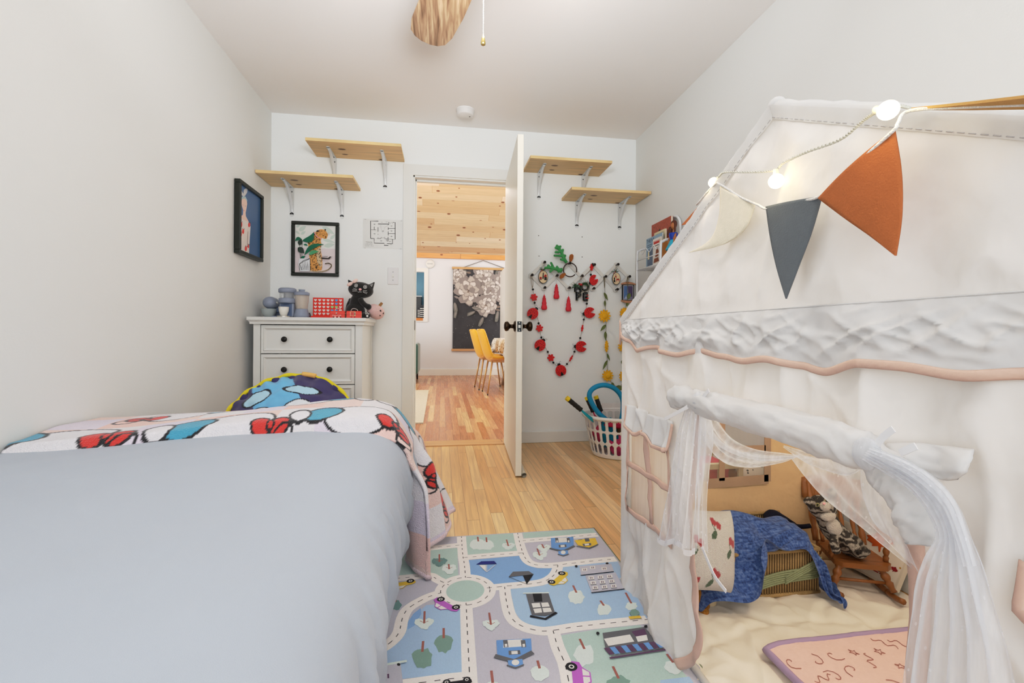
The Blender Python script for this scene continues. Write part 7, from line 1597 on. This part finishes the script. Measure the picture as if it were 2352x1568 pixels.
# dark lining folded out along the back edge
li = MB(); li.tube(spline([PY(*q) for q in ((1755, 1200, 1.42), (1775, 1178, 1.43), (1800, 1190, 1.42), (1830, 1208, 1.40), (1862, 1207, 1.38))], 5), [.012]*3+[.02]*12+[.014]*6, 10, flatz=.5)
li.obj('lining', M('navy lining', (18, 20, 40), .9, vary=.2), o, smooth=True)
# cherry cushion
pcx = PY(1622, 1262, 1.2); ry_ = radians(-22)
pil = thing('cherry_cushion', 'cream fleece cushion with embroidered cherries, just inside the tent door', 'cushion', (pcx.x, 1.22, .03))
W2, H2 = .098, .112
pM = Matrix.Translation((pcx.x-.005, 1.215, pcx.z-.005)) @ Matrix.Rotation(radians(6), 4, 'Z') @ Matrix.Rotation(radians(78), 4, 'X') @ Matrix.Rotation(radians(-9), 4, 'Z')
NP = 72
def pch(x, y):
    for cx, cy in ((.02, -.45), (-.55, .3), (.62, .3), (-.6, -.6), (.1, .75)):
        dx, dy = x-cx, y-cy
        for ox, oy in ((-.06, .03), (.07, -.05)):
            if (dx-ox)**2+((dy-oy)*.9)**2 < .085**2: return (200, 26, 34)
        if ((dx+.12)*.8-(dy+.26)*.3)**2/.07**2+((dy+.28))**2/.11**2 < 1: return (64, 96, 44)
        if abs(dx+.1+(dy+.1)*.4) < .016 and -.22 < dy < -.02: return (64, 96, 44)
    return (240, 232, 222)
b = MB(); cols = []
for fr in (1, -1):
    def pf(u, v, fr=fr):
        x, y = u*2-1, v*2-1; k = max(0, (1-abs(x)**3.2))*max(0, (1-abs(y)**3.2)); cx = .94+.06*abs(y)**2; cy = .94+.06*abs(x)**2
        return pM @ V((x*W2*cx, y*H2*cy, fr*(.062*k**.5)))
    b.grid(pf, NP, NP); cols += [lin(pch(i/NP*2-1, j/NP*2-1)) for j in range(NP+1) for i in range(NP+1)]
b.obj('cover', M('cream fleece', (255, 255, 255), .95, vary=.04, vscale=80, bump=.9, bscale=420, sheen=.4, attr='Col'), pil, smooth=True, col=cols)
# small candle and teddy behind the door edge
cp_ = PZ(1637, 1392, .02); o = MB().lathe([(.021, 0), (.0215, .002), (.0215, .082), (.02, .085), (.0, .0855)], 24, 0, Matrix.Translation((cp_.x, cp_.y+.02, .02)), cap=False).obj('pillar_candle', M('ivory wax', (226, 204, 164), .5, vary=.05), smooth=True, origin=(cp_.x, cp_.y+.02, .02)); tag(o, 'ivory cylinder standing below the cherry cushion inside the tent door', 'candle')
tdp = PZ(1622, 1408, .02); td = thing('plush_dog', 'ginger plush toy with a white muzzle, peeking out behind the tent door edge', 'plush toy', (tdp.x-.02, tdp.y+.02, .02))
b = MB(); q = V((tdp.x-.03, tdp.y+.03, .02))
b.ball(q+V((0, 0, .035)), (.035, .03, .035), 0, 16); b.ball(q+V((.0, -.005, .09)), (.03, .028, .028), 0, 16); b.ball(q+V((.03, -.015, .012)), (.022, .014, .013), 0, 12); b.ball(q+V((.02, -.03, .012)), (.016, .022, .013), 0, 12); b.ball(q+V((.022, .005, .11)), (.012, .006, .018), 0, 10)
b.obj('body', M('ginger fur', (196, 128, 52), .95, vary=.4, vscale=90, bump=1, bscale=260), td, remesh=.0035)
MB().ball(q+V((.02, -.022, .083)), (.016, .014, .013), 0, 14).obj('muzzle', M('white plush', (238, 232, 226), .9), td, smooth=True)
# doll rocking chair
ck = thing('doll_rocking_chair', 'small honey wood rocking chair with turned spindles at the back of the tent', 'rocking chair', (1.343, 1.322, .02))
hw = boards('honey pine', 'X', 'Y', .4, 3, [(0, (152, 92, 46)), (1, (172, 108, 58))], gap=0, grain=.22, rough=.28)
czs = .118; cx0, cx1, cyn, cyf = 1.343-.086, 1.343+.086, 1.322-.082, 1.322+.082
MB().prism([(cx0+.01, cyn+.02), (cx0+.03, cyn), (cx1-.02, cyn), (cx1, cyn+.02), (cx1-.015, cyf), (cx0+.015, cyf)], czs-.016, czs, 0).obj('seat', hw, ck, bevel=.005, seg=3)
def spindle(mb, a, b_, r):
    a, b_ = V(a), V(b_); pr_ = [1, 1, 1.15, .75, 1.1, 1.25, 1.1, .75, 1.15, 1, .8, .8, 1]; mb.tube([a.lerp(b_, i/12) for i in range(13)], [r*k for k in pr_], 10)
zf_ = .028
for x, y, fx, fy in ((cx1-.03, cyn+.025, cx1-.004, cyn+.0), (cx0+.03, cyn+.025, cx0+.0, cyn), (cx1-.03, cyf-.025, cx1-.006, cyf+.02), (cx0+.03, cyf-.025, cx0+.004, cyf+.02)):
    q = MB(); spindle(q, (x, y, czs-.012), (fx, fy, zf_+.012), .0105); q.obj('leg', hw, ck, smooth=True)
for x in (cx1-.004, cx0+.002):
    MB().tube(spline([(x, cyn-.045, .036), (x, cyn, .026), (x, (cyn+cyf)/2, .022), (x, cyf+.02, .027), (x, cyf+.07, .042)], 5), .009, 8).obj('rocker', hw, ck, smooth=True)
MB().tube([(cx0+.01, cyn+.012, .06), (cx1-.012, cyn+.012, .06)], .005, 8).obj('stretcher', hw, ck, smooth=True)
bt_ = .305
for x in (cx0+.012, cx1-.012):
    q = MB(); spindle(q, (x, cyf-.012, czs), (x, cyf+.055, bt_), .0095); q.obj('back_post', hw, ck, smooth=True)
for i in range(4):
    x = lerp(cx0, cx1, (i+1)/5); q = MB(); spindle(q, (x, cyf-.012, czs), (x, cyf+.05, bt_-.03), .006); q.obj('back_spindle', hw, ck, smooth=True)
MB().grid(lambda u, v: V((lerp(cx0-.01, cx1+.01, u), cyf+.038+.02*v+.012*sin(pi*u), lerp(bt_-.055, bt_+.012+.012*sin(pi*u), v))), 12, 4).obj('crest_rail', hw, ck, smooth=True, solid=.012)
for x in (cx0+.008, cx1-.008):
    MB().tube([(x, cyn+.01, czs+.078), (x, cyf+.01, czs+.085)], .007, 8).obj('armrest', hw, ck, smooth=True)
    q = MB(); spindle(q, (x, cyn+.035, czs), (x, cyn+.03, czs+.078), .0075); q.obj('arm_post', hw, ck, smooth=True)
ck.rotation_euler.z = radians(-20)
# tabby plush cat on the chair
def tq_(px, py, Y): return PY(px, py, Y)
tab, n_, l_, b_ = nt('tabby fur')
tc = n_.new('ShaderNodeTexCoord'); wv_ = n_.new('ShaderNodeTexWave'); wv_.inputs['Scale'].default_value = 14; wv_.inputs['Distortion'].default_value = 9; wv_.inputs['Detail'].default_value = 3; wv_.inputs['Detail Scale'].default_value = 2.5; wv_.bands_direction = 'Z'
l_.new(tc.outputs['Object'], wv_.inputs['Vector']); l_.new(ramp(n_, l_, wv_.outputs['Color'], [(.25, (64, 56, 50)), (.45, (124, 112, 98)), (.8, (190, 178, 162))]), b_.inputs['Base Color']); b_.inputs['Roughness'].default_value = .95
z = n_.new('ShaderNodeTexNoise'); z.inputs['Scale'].default_value = 300; l_.new(tc.outputs['Object'], z.inputs['Vector']); bp = n_.new('ShaderNodeBump'); bp.inputs['Strength'].default_value = 1; bp.inputs['Distance'].default_value = .01; l_.new(z.outputs['Fac'], bp.inputs['Height']); l_.new(bp.outputs['Normal'], b_.inputs['Normal'])
CYt = 1.30
hd = tq_(1888, 1165, CYt-.01); ches = tq_(1912, 1215, CYt); rump = tq_(1955, 1252, CYt+.01)
tcat = thing('plush_tabby', 'grey striped plush tabby cat with a white face and chest, leaning on the rocking chair', 'plush toy', (rump.x, CYt, czs))
b = MB(); b.ball(hd, (.046, .036, .038), 0, 18, rot=(0, .45, 0)); b.tube(spline([hd, ches, rump], 5), [.02, .024, .028, .031, .033, .034, .035, .035, .036, .036, .036], 14); b.ball(rump, (.042, .034, .034), 0, 16)
for e_ in (((1846, 1150), (1870, 1135), (1868, 1170)), ((1900, 1128), (1925, 1148), (1915, 1120))):
    p_ = [tq_(*w_, CYt-.01) for w_ in e_]; b.tube([sum(p_, V((0, 0, 0)))/3, p_[0]], [.020, .005], 10)
b.tube(spline([ches+V((.015, -.02, 0)), tq_(1940, 1235, CYt-.04), tq_(1968, 1262, CYt-.06)], 4), .016, 10); b.tube(spline([ches+V((-.012, -.02, -.01)), tq_(1915, 1245, CYt-.05), tq_(1922, 1268, CYt-.05)], 4), .013, 10)
b.tube(spline([rump+V((0, -.02, -.012)), tq_(1980, 1268, CYt-.05), tq_(1992, 1262, CYt-.05)], 4), [.02]*4+[.014]*5, 10)
bo = b.obj('body', tab, tcat, remesh=.0038)
whf = M('white fur', (236, 226, 212), .95, vary=.08, vscale=90, bump=1, bscale=300)
b = MB(); b.ball(tq_(1895, 1162, CYt-.047), (.019, .012, .016), 0, 14); b.ball(tq_(1902, 1184, CYt-.036), (.028, .014, .018), 0, 14); b.ball(tq_(1915, 1210, CYt-.026), (.024, .016, .036), 0, 14, rot=(0, -.5, 0)); b.obj('white_bib', whf, bo, remesh=.0034)
MB().ball(tq_(1893, 1156, CYt-.0595), (.005, .003, .004), 0, 10).obj('nose', M('pink plush', (0, 0, 0)), bo, smooth=True)
for px, py in ((1878, 1159), (1899, 1150)):
    o = MB().ball(tq_(px, py, CYt-.046), (.006, .005, .006), 0, 12).obj('eye', M('amber eye', (148, 140, 84), .1, spec=.8), bo, smooth=True); MB().ball(tq_(px, py, CYt-.0505), (.0034, .0018, .0036), 0, 10).obj('pupil', M('bead black', (12, 12, 12), .1), o, smooth=True)
# autumn sign leaning on the right wall
sp0 = PZ(2054, 1351, .035); sg_ = thing('autumn_sign', 'white FALL sign with maple leaves, leaning at the back of the tent', 'sign', (sp0.x, sp0.y+.1, .02))
ex = V((-.02, .34, 0)).normalized(); tang = radians(62); ey = V((cos(tang), 0.05, sin(tang))).normalized()
sM = frame(sp0, -ex, ey)   # local x runs towards the viewer, y up the board, z towards the room
sz = (sM.to_3x3() @ V((0, 0, 1)))
if sz.x > 0: ez = -1
else: ez = 1
SW, SH = .34, .135
MB().box((-SW, 0, -.012), (0, SH, 0), 0, sM).obj('board', M('sign white', (236, 226, 208), .6), sg_, bevel=.001)
MB().box((-SW-.004, -.006, -.016), (.004, 0, .002), 0, sM).box((0, -.006, -.016), (.006, SH, .002), 0, sM).obj('edge', M('sign edge', (222, 210, 188), .6), sg_)
c = MB()
def mleaf(cx, cy, s, mi, rot=0, lift=.0012):
    R_2 = [(0, 1), (.12, .72), (.3, .82), (.28, .5), (.55, .62), (.6, .48), (.95, .45), (.8, .25), (.9, .1), (.5, -.1), (.52, -.28), (.1, -.22), (.04, -.6), (-.04, -.6), (-.1, -.22), (-.52, -.28), (-.5, -.1), (-.9, .1), (-.8, .25), (-.95, .45), (-.6, .48), (-.55, .62), (-.28, .5), (-.3, .82), (-.12, .72)]
    c.prism([(cx+s*(x*cos(rot)-y*sin(rot)), cy+s*(x*sin(rot)+y*cos(rot))) for x, y in R_2], .0002, lift, mi, sM)
mleaf(-.088, .112, .048, 0, .3); mleaf(-.020, .052, .012, 1, -.2)
c.text('FALL', sM @ Matrix.Translation((-.082, .032, .0008)) @ Matrix.Diagonal((.042, .042, 1, 1)), 1)
for x, y in ((-.028, .018), (-.006, .066)): c.lathe([(.003, .0003), (.003, .001)], 10, 2, sM @ Matrix.Translation((x, y, 0)))
c.obj('printing', [M('maple orange', (208, 92, 34), .7, vary=.15, vscale=30), M('maple red', (150, 30, 34), .7), M('sign ochre', (196, 150, 70), .7)], sg_)
# pink quilted mat
qm = [PZ(*q, .04) for q in ((1758, 1488), (1795, 1478), (1900, 1466), (2090, 1449))]
mt = thing('quilted_mat', 'pink quilted mat with lavender edging and stitched outlines on the tent floor', 'mat', (1.0, .85, .02))
MX0, MX1, MY0, MY1 = .815, 1.33, .62, 1.058
def mp_(x, y, h=0): return V((x, y, .036+.004*nz(x*8, y*8, 3)+h))
def mround(u, v): return mp_(lerp(MX0, MX1, u), lerp(MY0, MY1, v)+.012*(u-.5)*0-.018*math.exp(-u*14)*(v > .5)*v, .004*abs(nz(u*14, v*12, 7))+.004)
MB().grid(mround, 50, 44).obj('quilt', M('pink quilting', (244, 206, 196), .9, vary=.05, vscale=40, bump=.2, bscale=90), mt, smooth=True, solid=.012, solid_off=-1)
ed = [mround(i/30, 1) for i in range(31)]+[mround(1, 1-i/20) for i in range(1, 21)]+[mround(1-i/30, 0) for i in range(1, 31)]+[mround(0, i/20) for i in range(1, 20)]
MB().tube([p+V((0, 0, -.004)) for p in ed], .009, 8, closed=True).obj('edging', M('lavender binding', (180, 158, 186), .85), mt, smooth=True)
c = MB(); rnd = random.Random(12)
def stitch(pts): c.tube([mround((x-MX0)/(MX1-MX0), (y-MY0)/(MY1-MY0))+V((0, 0, .0012)) for x, y in pts], .0008, 4)
for i in range(9):
    for j in range(8):
        x, y = MX0+.03+i*.058+.02*rnd.random(), MY0+.03+j*.055+.02*rnd.random()
        if x > MX1-.03 or y > MY1-.03: continue
        k = rnd.random(); ro = rnd.random()*6
        if k < .35: stitch([(x+(.012 if q % 2 == 0 else .005)*cos(ro+q*pi/5), y+(.012 if q % 2 == 0 else .005)*sin(ro+q*pi/5)) for q in range(11)])
        elif k < .75: stitch([(x+.004*q*cos(ro+q*.55)*.8, y+.004*q*sin(ro+q*.55)*.8) for q in range(9)])
        else: stitch([(x+.005*q*cos(ro)+.008*sin(q*1.1)*sin(ro), y+.005*q*sin(ro)-.008*sin(q*1.1)*cos(ro)) for q in range(12)])
o = c.obj('outline_stitching', M('brown thread', (176, 120, 104), .8), mt); o['kind'] = 'stuff'
# what shows through the far window of the tent: a cream doll cot with a pink blanket, a white cushion, a wooden post
zq = lambda px, py, Y: PY(px, py, Y)
Yk = 1.78; xa = zq(1622, 1100, Yk).x; xb = zq(1655, 1100, Yk).x; zr = zq(1640, 1068, Yk).z
cot = thing('doll_cot', 'cream wooden doll cot with upright bars, seen through the tent side window', 'doll cot', ((xa+xb)/2, Yk+.1, 0))
crm = M('cream paint', (238, 224, 186), .5)
for x in (xa, xb, xb+.09):
    for y in (Yk, Yk+.22): MB().box((x-.010, y-.01, 0), (x+.010, y+.01, zr)).obj('bar', crm, cot, bevel=.002)
for y in (Yk, Yk+.22):
    for z in (zr-.016, .06): MB().box((xa-.014, y-.011, z), (xb+.104, y+.011, z+.024)).obj('rail', crm, cot, bevel=.002)
pkq = M('rose quilt', (224, 92, 104), .9, vary=.15, vscale=30); pkl = M('light pink quilt', (240, 184, 178), .9, vary=.1, vscale=30)
o = thing('pink_quilt', 'folded pink and rose quilts lying in the cream doll cot', 'quilt', ((xa+xb)/2+.04, Yk+.1, .08))
MB().box((xa+.0, Yk+.02, .085), (xb+.085, Yk+.2, zr-.075)).obj('lower_fold', pkl, o, bevel=.02, seg=4); MB().box((xa+.0, Yk+.02, zr-.075), (xb+.085, Yk+.2, zr-.012)).obj('upper_fold', pkq, o, bevel=.02, seg=4)
xp = zq(1682, 1100, Yk+.02).x
o = MB().lathe([(.016, 0), (.018, .04), (.013, .06), (.015, .2), (.019, .24), (.013, .26), (.014, .34), (.018, .36), (.0, .372)], 14, 0, Matrix.Translation((xp, Yk+.02, 0))).obj('wooden_post', hw, smooth=True, origin=(xp, Yk+.02, 0)); tag(o, 'turned brown wooden post between the doll cot and the spotted cushion', 'post')
dc2 = zq(1725, 1105, Yk+.12); b = MB(); b.ball((dc2.x+.01, Yk+.14, .13), (.11, .08, .14), 0, 28)
for i, p in enumerate(b.v): p.z = max(.004, p.z)
dot, n_, l_, b_ = nt('spotted cotton')
tc = n_.new('ShaderNodeTexCoord'); v_ = n_.new('ShaderNodeTexVoronoi'); v_.inputs['Scale'].default_value = 42; l_.new(tc.outputs['Object'], v_.inputs['Vector']); l_.new(ramp(n_, l_, v_.outputs['Distance'], [(.18, (70, 60, 54)), (.2, (240, 228, 206))]), b_.inputs['Base Color'])
tag(b.obj('spotted_cushion', dot, smooth=True, origin=(dc2.x, Yk+.14, 0)), 'white cushion with small dark flecks, seen through the tent side window', 'cushion')
point('tent_warm_light', (1.05, .85, .78), 4.2, .06, (1, .88, .72))
# ------------------------------------------------------------------ light
point('fan_lamp', (fc.x, fc.y, 1.9), 11, .1, (1, .97, .95))
area('window_daylight', (0.05, Y0+.05, 1.45), (radians(90), 0, 0), 2.2, 1.5, 17, (.86, .93, 1))
# unseen area fill, added to brighten the ceiling and back wall
bf = area('ceiling_fill', (.05, .85, 1.62), (radians(180-40), 0, 0),   .3, .3, 11, (.95, .975, 1)); bf.data.spread = radians(125)
w = bpy.data.worlds.new('world'); bpy.context.scene.world = w; w.use_nodes = True
w.node_tree.nodes['Background'].inputs[0].default_value = (.94, .965, 1, 1); w.node_tree.nodes['Background'].inputs[1].default_value = 1.0
bpy.context.scene.view_settings.exposure = .08
vs_ = bpy.context.scene.view_settings; vs_.use_curve_mapping = True; cvm_ = vs_.curve_mapping; cv_ = cvm_.curves[3]
for x, y in ((.2, .215), (.45, .51), (.7, .71)): cv_.points.new(x, y)
cv_.points[len(cv_.points)-1].location = (1, .92); cvm_.update()
